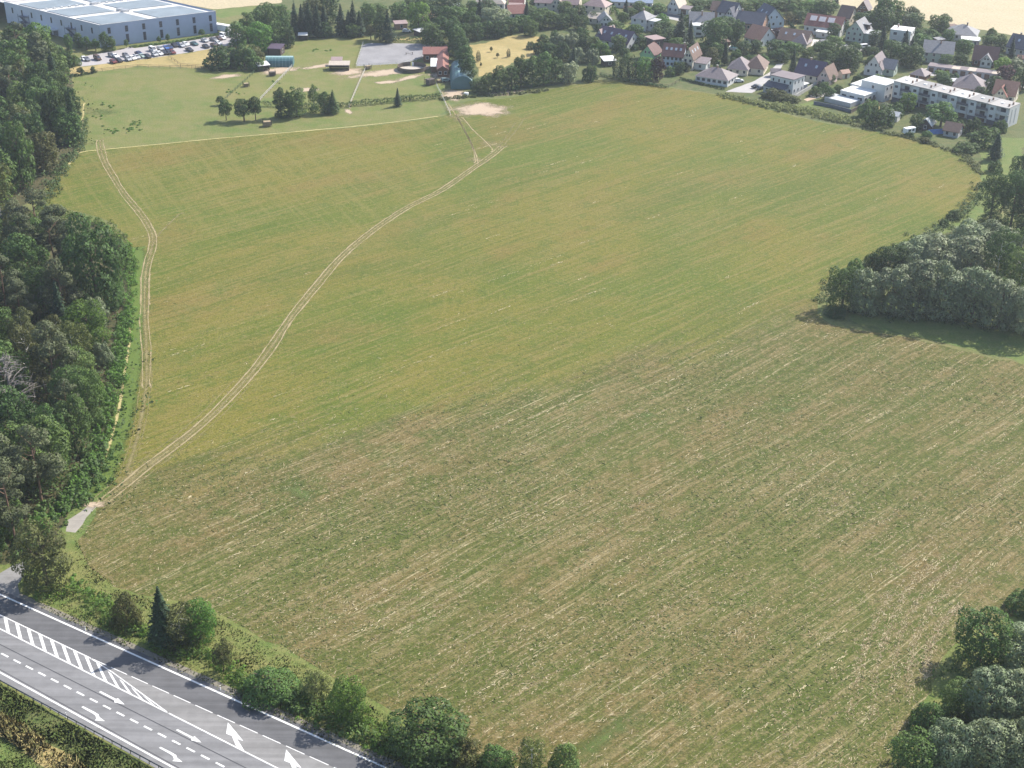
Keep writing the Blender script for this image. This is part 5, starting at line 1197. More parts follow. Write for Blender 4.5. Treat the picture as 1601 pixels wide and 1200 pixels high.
ASPECT = {"broad": 1.3, "oak": 1.25, "willow": 1.2, "birch": 1.7, "pine": 1.9, "spruce": 2.5, "thuja": 2.2, "shrub": 0.8, "column": 1.75, "round": 1.35}
def crown_data(kind, r, n, leaf):
    A = ASPECT[kind]; lobes = []
    if kind in ("broad", "oak", "column", "round", "willow", "birch"):
        zc, rz, nl, lr, zlo = {"broad": (0.70, 0.58, 30, (0.12, 0.21), -0.6), "oak": (0.66, 0.57, 34, (0.12, 0.20), -0.7), "column": (1.02, 0.72, 34, (0.12, 0.19), -0.9), "round": (0.76, 0.57, 28, (0.12, 0.19), -0.8),
                               "willow": (0.56, 0.60, 30, (0.13, 0.21), -0.45), "birch": (0.98, 0.70, 34, (0.09, 0.16), -0.8)}[kind]
        for d in on_ellipsoid(nl, r, zlo):
            s = r.uniform(*lr); k = r.uniform(0.60, 0.84)
            lobes.append((d[0] * 0.5 * k, d[1] * 0.5 * k, zc + d[2] * rz * k, s, s, s * r.uniform(0.75, 1.05)))
        lobes.append((0, 0, zc, 0.30, 0.30, rz * 0.6))
        if kind in ("broad", "oak", "willow", "birch", "column"):                      # boughs hanging to the ground
            for j in range(11):
                t = j * 0.571 + r.uniform(-.2, .2); s = r.uniform(0.11, 0.17); q = r.uniform(0.24, 0.36); lobes.append((q * math.cos(t), q * math.sin(t), r.uniform(0.10, 0.30), s, s, s * 1.15))
            lobes.append((0, 0, 0.25, 0.26, 0.26, 0.28))
        return leaf_cloud(lobes, n, leaf, r, 0.1, 0.09 if kind == "willow" else 0.14, 1.0 if kind == "willow" else 0.7, 0, 0.75)
    if kind == "pine":
        for k in range(26):
            h = r.uniform(0.75, 1.8); R = 0.45 * (1 - max(0, (h - 1.25)) / 0.75) * r.uniform(0.5, 1.0); t = r.uniform(0, 6.28); s = r.uniform(0.12, 0.2)
            lobes.append((R * math.cos(t), R * math.sin(t), h, s, s, s * 0.55))
        lobes.append((0, 0, 1.75, 0.16, 0.16, 0.14))
        return leaf_cloud(lobes, n, leaf, r, 0.4, 0.16, 0.6)
    if kind in ("spruce", "thuja"):
        m = n; z = 1 - np.sqrt(r.random(m)) * (0.97 if kind == "spruce" else 0.99); z = np.clip(z, 0, 1)
        tiers = 13
        tr_ = r.uniform(0.72, 1.12, (tiers + 1, 9)); saw = (0.50 + 0.50 * (1 - np.mod(z * tiers, 1.0))) * tr_[np.floor(z * tiers).astype(int), r.integers(0, 9, m)] if kind == "spruce" else np.ones(m)
        prof = (1 - z) ** 0.9 if kind == "spruce" else np.minimum(1, (1 - z) * 2.1) ** 0.6 * (0.75 + 0.25 * z)
        t = r.uniform(0, 6.28, m); lob = 1 + (0.26 if kind == 'spruce' else 0.14) * np.sin(t * 7 + np.floor(z * tiers) * 2.1) + 0.08 * np.sin(t * 3 + z * 9)
        R = 0.5 * prof * saw * lob * (1 - np.abs(r.normal(0, 0.14, m)))
        p = np.stack([R * np.cos(t), R * np.sin(t), 0.05 * A + z * A * 0.95 - (0.10 * R if kind == "spruce" else 0)], 1)
        rad = np.stack([np.cos(t), np.sin(t), np.zeros(m)], 1)
        a = rad + np.array((0, 0, -0.45 if kind == "spruce" else 0.9)) + r.normal(0, 0.25, (m, 3)); a /= np.linalg.norm(a, axis=1)[:, None]
        b = np.cross(a, rad * 0.6 + np.array((0, 0, 0.6)) + r.normal(0, 0.3, (m, 3))); b /= np.linalg.norm(b, axis=1)[:, None]
        la = leaf * r.uniform(0.7, 1.4, m)[:, None]; lb = la * r.uniform(0.35, 0.6, m)[:, None]
        V = np.stack([p - a * la * 0.6, p - b * lb, p + a * la * 0.5, p + b * lb], 1).reshape(-1, 3)
        sn = rad * 0.8 + np.array((0, 0, 0.45)) + r.normal(0, 0.25, (m, 3)); sn /= np.linalg.norm(sn, axis=1)[:, None]
        F = np.arange(4 * m).reshape(m, 4); g_ = np.cross(V[1::4] - V[0::4], V[2::4] - V[0::4]); flip = (g_ * sn).sum(1) < 0
        F[flip] = F[flip][:, ::-1]
        return V, F, np.repeat(sn, 4, axis=0)
    # shrub: foliage down to the ground
    for d in on_ellipsoid(24, r, -0.05):
        s = r.uniform(0.12, 0.2); k = r.uniform(0.62, 0.86); lobes.append((d[0] * 0.5 * k, d[1] * 0.5 * k, max(0.1, d[2] * 0.78 * k), s, s, s * r.uniform(0.8, 1.2)))
    lobes.append((0, 0, 0.2, 0.34, 0.34, 0.4))
    return leaf_cloud(lobes, n, leaf, r, 0.1, 0.14, 0.7)

def trunk_mesh(kind, r):
    A = ASPECT[kind]; m = MB()
    top = {"pine": 1.75, "spruce": 2.3, "thuja": 1.9, "birch": 1.4, "column": 1.4}.get(kind, A * 0.72)
    k0 = 0.022 if kind in ("birch", "pine", "spruce", "thuja") else 0.032
    m.tube([(0, 0, -0.02), (r.normal(0, .008), r.normal(0, .008), top * 0.35), (r.normal(0, .015), r.normal(0, .015), top * 0.7), (r.normal(0, .02), r.normal(0, .02), top)], [k0 * 1.25, k0, k0 * 0.7, k0 * 0.25], 6)
    if kind not in ("spruce", "thuja"):
        for i in range(6):
            z = top * r.uniform(0.38, 0.85); t = i * 1.05 + r.uniform(-.3, .3); R = r.uniform(0.2, 0.36)
            m.tube([(0, 0, z), (R * .5 * math.cos(t), R * .5 * math.sin(t), z + 0.10), (R * math.cos(t), R * math.sin(t), z + r.uniform(0.14, 0.28))], [k0 * 0.5, k0 * 0.33, k0 * 0.12], 4)
    return m.mesh("trunk_" + kind, M_bark)

N_NEAR = {"broad": 7000, "oak": 8500, "willow": 9000, "birch": 6500, "pine": 6000, "spruce": 6000, "thuja": 3500, "shrub": 5500, "column": 8500, "round": 6000}
_crowns, _trunks = {}, {}
def get_crown(kind, lod, i):
    key = (kind, lod, i)
    if key not in _crowns:
        r = np.random.default_rng(abs(hash((len(kind), ord(kind[0]), ord(kind[1]), lod, i))) % 2 ** 32)
        n = int(N_NEAR[kind] * (1.0 if lod == 0 else 0.5)); leaf = (0.042 if kind != "spruce" else 0.055) if lod == 0 else 0.066
        V, F, N = crown_data(kind, r, n, leaf)
        _crowns[key] = mesh_np(f"crown_{kind}", V, F, LEAF["broad"], normals=N)
        tk = (kind, i)
        if tk not in _trunks: _trunks[tk] = trunk_mesh(kind, r)
    return _crowns[key], _trunks[(kind, i)]
NVAR = {"broad": 4, "willow": 4, "pine": 3, "birch": 3, "shrub": 3, "oak": 2, "spruce": 3, "thuja": 2, "column": 3, "round": 3}
NAMES = {"pine": "pine_tree", "spruce": "spruce_tree", "thuja": "thuja_tree", "birch": "birch_tree", "willow": "willow_tree", "oak": "broadleaf_tree", "broad": "broadleaf_tree", "column": "broadleaf_tree", "round": "broadleaf_tree", "shrub": "shrub"}
_tcount = 0
TREES = []
def tree_at(p, kind, h, w, label, group=None, leaf=None, name=None, lod=None):
    global _tcount
    _tcount += 1
    if lod is None: lod = 0 if p[1] < 360 else 1
    crown, trunk = get_crown(kind, lod, _tcount % NVAR[kind])
    leaf = leaf or {"oak": "oak", "broad": "broad", "column": "broad", "round": "broad", "shrub": "broad"}.get(kind, kind)
    name = name or NAMES[kind]
    cat = {"shrub": "shrub"}.get(name, "tree")
    t = empty(name, (p[0], p[1], 0.0), rng.uniform(0, 6.28), label, cat, group)
    t.scale = (w, w * rng.uniform(0.92, 1.08), h / ASPECT[kind])
    c = link("crown", crown, t); c.material_slots[0].link = 'OBJECT'; c.material_slots[0].material = LEAF[leaf]
    k = link("stem" if name == "shrub" else "trunk", trunk, t)
    if kind in ("pine", "birch"): k.material_slots[0].link = 'OBJECT'; k.material_slots[0].material = M_pinebark if kind == "pine" else M_birchbark
    TREES.append((p[0], p[1], w))
    return t
def tree(kind, bx, by, hpx, wpx, label, group=None, leaf=None, name=None, lod=None):
    """base at the ground pixel; height and crown width measured in the photograph"""
    p = at(bx, by); s, c = scale_at(p)
    if kind in ('shrub', 'broad', 'oak', 'willow', 'birch') and lod != 1:       # by is where the near side of the crown meets the ground
        up_ = 0.36 * wpx * math.sqrt(1 - c * c); by -= up_; hpx -= up_; p = at(bx, by); s, c = scale_at(p)
    sn = math.sqrt(1 - c * c); w = wpx / s * (1.35 if kind == 'spruce' else 1.0)
    if group == 'trees and shrubs along the main road': hpx *= 0.92
    h = max(0.35 * w, (hpx / s - 0.22 * w * sn) / c)
    return tree_at(p, kind, h, w, label, group, leaf, name, lod)

# ---- along the main road
ROADSIDE = "trees and shrubs along the main road"
tree("broad", 74, 932, 140, 90, "tall olive green tree at the junction of the side road", ROADSIDE, "olive")
tree("shrub", 200, 990, 72, 50, "grey green bush just west of the roadside spruce", ROADSIDE, "olive")
tree("spruce", 258, 1006, 104, 44, "dark pointed spruce rising from the roadside bushes", ROADSIDE)
tree("birch", 284, 1024, 92, 74, "drooping brownish green tree in front of the roadside spruce", ROADSIDE, "olive")
tree("broad", 314, 1012, 88, 54, "bright green tree just east of the roadside spruce", ROADSIDE, "bright")
tree("round", 350, 1048, 56, 34, "small tree with bare trunk casting its shadow to the road edge", ROADSIDE, "olive")
tree("shrub", 426, 1108, 80, 92, "wide dark bush whose shadow lies across the dark lane", ROADSIDE, "broad")
tree("shrub", 496, 1104, 66, 56, "pale yellow green flowering bush between two greener bushes", ROADSIDE, "pale")
tree("broad", 548, 1138, 92, 62, "vivid green tree beside the pale flowering bush", ROADSIDE, "bright")
tree("oak", 668, 1210, 122, 134, "biggest dark round tree at the road's lower end", ROADSIDE, "broad")
tree("shrub", 728, 1208, 66, 58, "brownish green bush leaning on the biggest dark roadside tree", ROADSIDE, "olive")
tree("shrub", 775, 1222, 70, 62, "first green bush east of the biggest dark roadside tree", ROADSIDE, "broad")
tree("birch", 830, 1226, 82, 52, "loose yellowish bush at the bottom edge between green bushes", ROADSIDE, "birch")
tree("shrub", 882, 1228, 76, 56, "last dark bush of the roadside row at the bottom edge", ROADSIDE, "broad")

# ---- the wood on the west side
WOOD = "trees of the wood beside the field"
EDGE = [("broad", -8, 886, 84, 56, "oak"), ("broad", 20, 846, 84, 56, "broad"), ("shrub", 70, 838, 34, 40, "bright"), ("birch", 118, 742, 118, 56, "broad"), ("broad", 150, 722, 116, 58, "broad"), ("broad", 172, 676, 108, 54, "broad"),
        ("shrub", 176, 632, 60, 44, "bright"), ("broad", 152, 628, 96, 60, "broad"), ("birch", 150, 604, 110, 70, "birch"), ("shrub", 192, 575, 50, 34, "willow"), ("broad", 172, 560, 100, 76, "bright"), ("willow", 164, 524, 66, 44, "willow"),
        ("oak", 168, 500, 172, 92, "oak"), ("broad", 192, 480, 60, 34, "broad"), ("pine", 110, 420, 104, 58, "pine"), ("pine", 78, 402, 112, 62, "pine"), ("pine", 132, 440, 100, 50, "pine"), ("pine", 46, 392, 84, 46, "pine"),
        ("birch", 8, 358, 122, 52, "birch"), ("broad", 42, 300, 122, 48, "broad"), ("broad", 76, 274, 72, 52, "olive"), ("broad", 60, 262, 96, 46, "oak"), ("broad", 112, 230, 66, 44, "broad"), ("spruce", 124, 222, 88, 26, "oak"), ("broad", 94, 222, 86, 46, "oak"),
        ("broad", 116, 188, 58, 34, "oak"), ("broad", 96, 172, 66, 40, "broad"), ("broad", 70, 170, 80, 44, "oak"), ("broad", 96, 140, 60, 36, "broad"), ("shrub", 108, 107, 30, 26, "oak"), ("shrub", 120, 104, 20, 20, "broad"), ("column", 112, 84, 34, 14, "broad"), ("shrub", 97, 97, 30, 22, "broad")]
used = {}
EDGE = [(k, bx - (30 if 535 < by < 760 else 13 if 380 < by <= 535 else 5 if by > 200 else 3), by, h, w, lf) for k, bx, by, h, w, lf in EDGE]
EDGEP = [at(e[1], e[2]) for e in EDGE]
def EORD(i): return ORD[i] if i < 20 else ['twenty-first', 'twenty-second', 'twenty-third', 'twenty-fourth', 'twenty-fifth', 'twenty-sixth', 'twenty-seventh', 'twenty-eighth', 'twenty-ninth', 'thirtieth', 'thirty-first', 'thirty-second', 'thirty-third'][i - 20]
LOOK = {"oak": "dark green", "broad": "mid green", "bright": "bright green", "birch": "yellowish green", "willow": "silvery", "olive": "olive green", "pine": "brown barked"}
KN = {"broad": "broadleaf tree", "oak": "broad spreading tree", "shrub": "bush", "birch": "loose crowned tree", "willow": "round willow", "pine": "pine", "spruce": "narrow pointed tree", "column": "slim tree"}
for i, (k, bx, by, h, w, lf) in enumerate(EDGE):
    n = i + 1
    o = EORD(i)
    tree(k, bx, by, h, w, f"{LOOK[lf]} {KN[k]}, {o} from the main road along the wood's field edge", WOOD, lf)
# bare dead tree
p = at(26, 672); t = empty("dead_tree", tuple(p), 0, "leafless grey dead tree with spreading branches inside the wood's near part", "tree", WOOD)
m = MB(); r_ = np.random.default_rng(5)
m.tube([(0, 0, 0), (.2, 0, 7), (0, .3, 13), (.1, .2, 17)], [.35, .28, .16, .04], 7)
tk = m.build("trunk", M_deadbark, t); m = MB()
for i in range(60):
    z = r_.uniform(5, 16); a = r_.uniform(0, 6.28); R = (17.5 - z) * r_.uniform(0.35, 0.62) + .6; q = (R * math.cos(a), R * math.sin(a), z + R * r_.uniform(-.15, .35)); mid = (q[0] * .5, q[1] * .5, z + R * .22)
    m.tube([(0.1, .1, z), mid, q], [.10, .07, .025], 4)
    for j in range(5):
        s = r_.uniform(.3, .95); b0_ = [mid[x] * (1 - s) + q[x] * s for x in range(3)]
        m.tube([b0_, [b0_[0] + r_.normal(0, .8), b0_[1] + r_.normal(0, .8), b0_[2] + r_.normal(.1, .6)]], [.045, .015], 3)
m.build("branches", M_deadbark, t); t.scale = (1.2, 1.2, 1.12); TREES.append((p[0], p[1], 19)); TREES.append((p[0] - 1, p[1] - 8, 11))
# trees standing inside the wood
wood_poly = [at(*q) for q in [(20, 890), (80, 780), (118, 690), (138, 600), (150, 520), (140, 460), (60, 420), (-10, 400)]] + [at(*q) for q in [(-120, 420), (-120, 860)]]
wood_poly2 = [at(*q) for q in [(-10, 335), (20, 300), (60, 235), (84, 205), (90, 150), (85, 115), (60, 95), (20, 88), (-40, 90), (-60, 335)]]
inner = []
for poly, mn, kinds in ((wood_poly, 8.0, [("pine", "pine", .36), ("broad", "broad", .24), ("broad", "oak", .16), ("birch", "olive", .14), ("spruce", "spruce", .10)]), (wood_poly2, 8.2, [("pine", "pine", .34), ("broad", "oak", .24), ("broad", "broad", .26), ("birch", "olive", .08), ("spruce", "spruce", .08)])):
    A_ = np.array([q[:2] for q in poly]); lo, hi = A_.min(0), A_.max(0)
    for _ in range(9000):
        q = rng.uniform(lo, hi)
        if not inside(poly, np.array([q[0]]), np.array([q[1]]))[0]: continue
        if any((q[0] - a) ** 2 + (q[1] - b) ** 2 < (mn if k == 2 else (mn + w_) / 2) ** 2 * 0.85 for a, b, w_, k in inner): continue
        if any((q[0] - a) ** 2 + (q[1] - b) ** 2 < (max(4.5, w_ * 0.55)) ** 2 for a, b, w_ in TREES): continue
        u = rng.random(); acc = 0
        for kk in kinds:
            acc += kk[2]
            if u <= acc: break
        inner.append((q[0], q[1], mn, 2)); h_ = rng.uniform(14, 20) * (1.05 if kk[0] in ("pine", "spruce") else 0.92); w_ = h_ / ASPECT[kk[0]] * rng.uniform(0.9, 1.08) * (0.95 if kk[0] != "pine" else 1.0)
        TREES.append((q[0], q[1], 0.1)); inner[-1] = (q[0], q[1], w_, kk, h_)
        inner[-1] = (q[0], q[1], mn, 2); _spec = (q, kk, h_, min(w_, 12.5))
        d_ = {'pine': 'tall pine', 'spruce': 'dark spruce', 'birch': 'olive loose tree', 'broad': 'dark broadleaf' if kk[1] == 'oak' else 'mid green broadleaf'}[kk[0]]
        near_ = sorted(range(len(EDGE)), key=lambda j: float(np.hypot(*(EDGEP[j][:2] - q))))
        lab = None
        for pre in ("", "second ", "third ", "fourth ", "fifth "):
            for j in near_[:3]:
                l_ = f"{pre}{d_} inside the wood behind its {EORD(j)} edge tree from the road"
                if lab is None and l_ not in used: lab = l_
        lab = lab or l_; used[lab] = 1
        tree_at((q[0], q[1], 0), kk[0], h_, min(w_, 12.5), lab, WOOD + (", near part" if mn == 8.0 else ", far part"), kk[1])

# ---- paddock trees
PADD = "trees in the paddock row"
for k, bx, by, h, w, lf, lab in [("round", 345, 164, 14, 13, "oak", "little dark round tree set back behind the paddock row's west end"), ("round", 354, 188, 32, 21, "oak", "first round topped tree at the west end of the paddock row"), ("round", 382, 189, 36, 27, "oak", "second round topped tree of the paddock row, the widest of the west three"),
                                 ("round", 400, 188, 36, 19, "oak", "third round topped tree of the paddock row, east of the widest"), ("column", 440, 183, 45, 24, "oak", "tall dense tree at the west end of the paddock row's taller group"), ("column", 452, 182, 40, 11, "broad", "very slim tree squeezed between two taller paddock row trees"),
                                 ("column", 464, 182, 48, 29, "broad", "tallest and widest tree of the paddock row's taller group"), ("birch", 491, 178, 46, 17, "broad", "thin crowned tree standing alone in the middle of the paddock row"), ("column", 508, 177, 34, 19, "oak", "lower dense tree at the east end of the paddock row"), ("spruce", 521, 177, 36, 17, "oak", "pointed tree at the very east end of the paddock row"),
                                 ("spruce", 622, 166, 28, 11, "spruce", "lone dark little spruce standing in front of the paddock hedge")]:
    tree(k, bx, by, h * 1.06, w * 1.12, lab, PADD, lf)
def hedge(pts, h, th, lf, label, n=None, group=None, leaf=0.45, name="hedge"):
    P = smooth_path([at(*p) for p in pts], 1.0); lobes = []; r = np.random.default_rng(int(abs(pts[0][0] * 13 + pts[0][1])))
    for q in P:
        for _ in range(2): s = th * r.uniform(.35, .6); lobes.append((q[0] + r.normal(0, th * .18), q[1] + r.normal(0, th * .18), h * r.uniform(.35, .68), s, s, h * r.uniform(.3, .45)))
    V, F, N = leaf_cloud(lobes, n or int(len(P) * 60), leaf, r, 0.1, 0.15, 0.7, 0, 0.7)
    c0 = P[0]; V = V - np.array((c0[0], c0[1], 0)); V[:, 2] = np.maximum(V[:, 2], 0.02)
    t = empty(name, (c0[0], c0[1], 0), 0, label, "hedge", group); link("foliage", mesh_np("foliage", V, F, LEAF[lf], normals=N), t)
    return t
hedge([(416, 166), (470, 168), (540, 167)], 2.0, 2.4, "oak", "dark clipped hedge running behind the paddock row trees")
hedge([(549, 166), (610, 160), (687, 153)], 2.2, 2.4, "oak", "dark hedge along the paddocks, behind the lone little spruce")
hedge([(205, 74), (275, 66), (345, 54)], 0.9, 1.6, "broad", "low planting strip along the warehouse's front wall")
hedge([(113, 119), (135, 116), (150, 113)], 0.9, 1.6, "oak", "low bushes along the paddock fence nearest the wood")
for bx, by, h, w in [(127, 117, 13, 12), (146, 114, 11, 9)]: tree("round", bx, by, h, w, f"{'larger' if w > 10 else 'smaller'} of two little round trees on the paddock's car park fence", "little round trees on the paddock fence", "oak")
# weeds in the paddock and clumps
def clumps(name, spots, lf, n, leaf, h=0.6, kind='stuff'):
    r = np.random.default_rng(len(spots) * 7 + 1); lobes = []
    for px, py, sp, k in spots:
        c = at(px, py)
        for _ in range(k):
            x, y = r.normal(0, sp, 2); s = r.uniform(.25, .7); lobes.append((c[0] + x, c[1] + y * .8, h * .2, s, s, h * r.uniform(.5, 1.2)))
    V, F, N = leaf_cloud(lobes, n, leaf, r, .2, .2, .6); V[:, 2] = np.maximum(V[:, 2], 0.03)
    return tag(link(name, mesh_np(name, V, F, LEAF[lf], normals=N)), kind='stuff')
clumps("nettle_patch", [(195, 203, 4.0, 26), (210, 193, 2.5, 12), (495, 78, 1.6, 6), (515, 79, 1.4, 5), (160, 182, 3, 6), (170, 165, 2, 6), (430, 128, 2, 6), (370, 143, 2, 8)], "bright", 3000, 0.4, 0.35)

# ---- round shrubs and wood edge north of the paddocks
NB = "bushes beside the tarpaulin barn"
for k, bx, by, h, w, lf, lab in [("shrub", 348, 110, 42, 54, "oak", "big dark dome shaped bush at the corner of the car park meadow"), ("shrub", 382, 109, 42, 44, "broad", "greener dome shaped bush beside the big dark one"), ("shrub", 402, 112, 26, 28, "broad", "low bush spilling over the fence by the white roofed shelter"), ("shrub", 398, 96, 26, 30, "olive", "yellowish bush just behind the tarpaulin barn's left end")]:
    tree(k, bx, by, h, w, lab, NB, lf)
BELT = "trees of the belt behind the paddocks"
belt = [("broad", 372, 74, 38, 30, "broad"), ("column", 388, 66, 46, 24, "broad"), ("broad", 408, 82, 44, 34, "bright"), ("column", 404, 58, 40, 24, "broad"), ("column", 422, 60, 46, 22, "broad"), ("broad", 432, 76, 42, 28, "broad"), ("column", 444, 66, 40, 22, "oak"), ("broad", 450, 74, 32, 22, "oak"), ("broad", 416, 36, 30, 30, "broad"), ("broad", 440, 44, 36, 28, "broad"),
        ("spruce", 462, 57, 50, 17, "spruce"), ("spruce", 473, 57, 46, 17, "spruce"), ("spruce", 484, 58, 52, 18, "spruce"), ("broad", 492, 40, 44, 36, "olive"), ("broad", 512, 36, 44, 36, "oak"), ("spruce", 497, 58, 46, 17, "spruce"), ("spruce", 508, 56, 44, 17, "spruce"), ("spruce", 534, 54, 44, 18, "spruce"), ("spruce", 546, 55, 36, 16, "spruce"), ("spruce", 553, 54, 48, 17, "spruce"),
        ("spruce", 563, 56, 36, 16, "spruce"), ("broad", 508, 58, 24, 22, "oak"), ("broad", 552, 58, 20, 20, "broad"), ("broad", 575, 40, 34, 30, "broad"), ("fruit", 580, 62, 22, 20, "olive"), ("column", 594, 63, 42, 18, "oak"), ("spruce", 607, 66, 46, 19, "spruce"), ("broad", 625, 30, 26, 30, "broad"), ("broad", 590, 30, 24, 28, "broad"), ("broad", 640, 22, 24, 30, "oak"),
        ("broad", 655, 50, 44, 32, "bright"), ("broad", 676, 70, 34, 36, "broad"), ("broad", 690, 62, 34, 30, "oak"), ("broad", 700, 50, 40, 32, "oak"), ("broad", 716, 46, 34, 30, "broad"), ("broad", 684, 40, 30, 30, "oak"), ("shrub", 688, 84, 22, 26, "oak"), ("broad", 668, 24, 30, 34, "oak"), ("broad", 702, 22, 30, 40, "oak"), ("spruce", 750, 38, 38, 16, "spruce"), ("broad", 736, 50, 30, 24, "oak"),
        ("willow", 775, 44, 34, 44, "willow"), ("broad", 726, 64, 26, 24, "oak"), ("broad", 746, 62, 26, 22, "oak"), ("broad", 762, 58, 24, 22, "oak"), ("broad", 780, 58, 26, 24, "oak"), ("broad", 798, 52, 24, 24, "oak"), ("broad", 816, 48, 24, 24, "broad"), ("broad", 838, 46, 26, 26, "oak"), ("broad", 760, 20, 22, 26, "oak"), ("broad", 858, 44, 26, 26, "broad"), ("broad", 878, 44, 22, 24, "broad"),
        ("broad", 826, 26, 18, 20, "fruit"), ("broad", 848, 30, 18, 24, "broad"), ("broad", 892, 40, 26, 22, "oak"), ("broad", 908, 46, 22, 22, "oak")]
KN2 = {"broad": "broadleaf tree", "column": "slim tree", "spruce": "spruce", "fruit": "small tree", "shrub": "low bush", "willow": "big round willow", "birch": "loose tree", "round": "round tree", "thuja": "thuja"}
anch = [((415, 70), "the dark paddock shed"), ((480, 56), "the paddock's far edge"), ((545, 54), "the arena's far left corner"), ((600, 64), "the riding arena"), ((655, 56), "the dark garden shed"), ((690, 80), "the red stable wing"), ((760, 64), "the parched garden meadow"), ((830, 50), "the orchard"), ((890, 38), "the double gabled cream house")]
def describe(adj, noun, p, refs, tail=""):
    """adj noun + relation to the nearest named thing, told apart from its like by distance"""
    best = sorted(refs, key=lambda r: (r[0][0] - p[0]) ** 2 + (r[0][1] - p[1]) ** 2)
    for rank in range(4):
        for c, s in best[:7]:
            dx, dy = p[0] - c[0], p[1] - c[1]
            rel = ("to the right of" if dx > 0 else "to the left of") if abs(dx) > abs(dy) * 1.1 else ("behind" if dy > 0 else "in front of")
            lab = f"{['', 'second ', 'third ', 'fourth '][rank]}{adj} {noun} {rel} {s}"
            if lab not in used: used[lab] = 1; return lab
    return lab
refs = [(at(*q), s) for q, s in anch]
for k, bx, by, h, w, lf in belt:
    noun = KN2[k]; k2 = "round" if k == "fruit" else k
    adj = {"oak": "dark green", "spruce": "dark pointed"}.get(lf, LOOK.get(lf, "mid green") if lf != "fruit" else "grey green")
    tree(k2, bx, by, h * 1.12, w * 1.15, describe(adj, noun, at(bx, by), refs), BELT, lf, lod=1)
hedge([(508, 58), (540, 58), (572, 57)], 1.8, 2.4, "oak", "dark hedge at the foot of the conifers on the paddock's far edge")
hedge([(618, 64), (640, 65), (660, 64)], 2.2, 3.5, "oak", "dark hedge on the riding arena's far side")
POP = "tall dark hedge trees beside the tent barn"
for i, (bx, by) in enumerate([(709, 74), (714, 84), (718, 94), (722, 104), (726, 114), (729, 124), (733, 134)]): tree("column", bx, by, 46, 29, f"{ORD[i]} of the tall dark hedge trees beside the tent barn, counted from the far end", POP, "oak", lod=1)
FE = "trees along the field's far edge by the garden meadow"
for i, (k, bx, by, h, w, lf) in enumerate([("broad", 745, 143, 22, 22, "oak"), ("broad", 764, 144, 32, 28, "broad"), ("column", 781, 143, 42, 28, "broad"), ("column", 800, 140, 40, 28, "broad"), ("column", 814, 136, 54, 26, "oak"), ("column", 832, 134, 48, 28, "broad"), ("column", 850, 132, 54, 30, "broad"), ("column", 868, 130, 44, 28, "oak"), ("broad", 889, 129, 36, 30, "willow")]):
    tree(k, bx, by, h, w, f"{ORD[i]} tree from the tent barn in the row along the field's far edge", FE, lf, lod=1)
tree("shrub", 922, 126, 28, 26, "lone dark dense bush at the field corner before the white roofed shed", None, "oak", lod=1)
SH = "round bushes in the orchard corner"
for i, (bx, by, h, w, lf) in enumerate([(842, 84, 22, 22, "oak"), (860, 88, 24, 24, "oak"), (880, 92, 28, 28, "oak"), (902, 96, 26, 28, "willow"), (926, 98, 26, 24, "willow"), (872, 74, 24, 26, "willow"), (893, 76, 28, 30, "willow"), (914, 82, 30, 28, "oak"), (938, 86, 24, 34, "bright"), (910, 64, 24, 26, "oak"), (930, 74, 20, 22, "broad"), (867, 66, 20, 16, "oak")]):
    tree("shrub", bx, by, h, w, describe({"oak": "dark", "willow": "silvery", "bright": "bright green", "broad": "mid green"}[lf], "dome shaped bush", at(bx, by), [(at(838, 92), "the parched garden meadow"), (at(955, 74), "the purple roofed gabled house"), (at(890, 128), "the field edge tree row"), (at(950, 104), "the white roofed dark shed")]), SH, lf, lod=1)
for k, bx, by, h, w, lf, lab in [("thuja", 748, 96, 18, 8, "spruce", "tall dark cone shaped tree on the parched garden meadow"), ("thuja", 795, 89, 14, 7, "spruce", "second dark cone shaped tree, nearer the orchard on the parched meadow"), ("round", 768, 81, 9, 5, "olive", "tiny sapling at the parched meadow's far side"), ("round", 778, 90, 8, 6, "olive", "tiny round sapling in the middle of the parched meadow"), ("round", 752, 105, 8, 4, "olive", "tiny sapling nearest the hedge trees on the parched meadow")]:
    tree(k, bx, by, h, w, lab, "young trees on the parched meadow", lf, lod=1)
# warehouse saplings
for i, (bx, by, h, w) in enumerate([(165, 80, 32, 16), (176, 79, 24, 14), (150, 80, 20, 16), (136, 78, 22, 18), (198, 75, 14, 8), (249, 68, 12, 8), (263, 66, 14, 7), (316, 57, 12, 10), (124, 74, 24, 14)]):
    tree("column" if h > 22 else "round", bx, by, h, w, f"{'taller slim tree' if h > 22 else 'small tree'}, {ORD[i]} counted along the warehouse's corner and front", "young trees by the warehouse wall", "broad", lod=1)

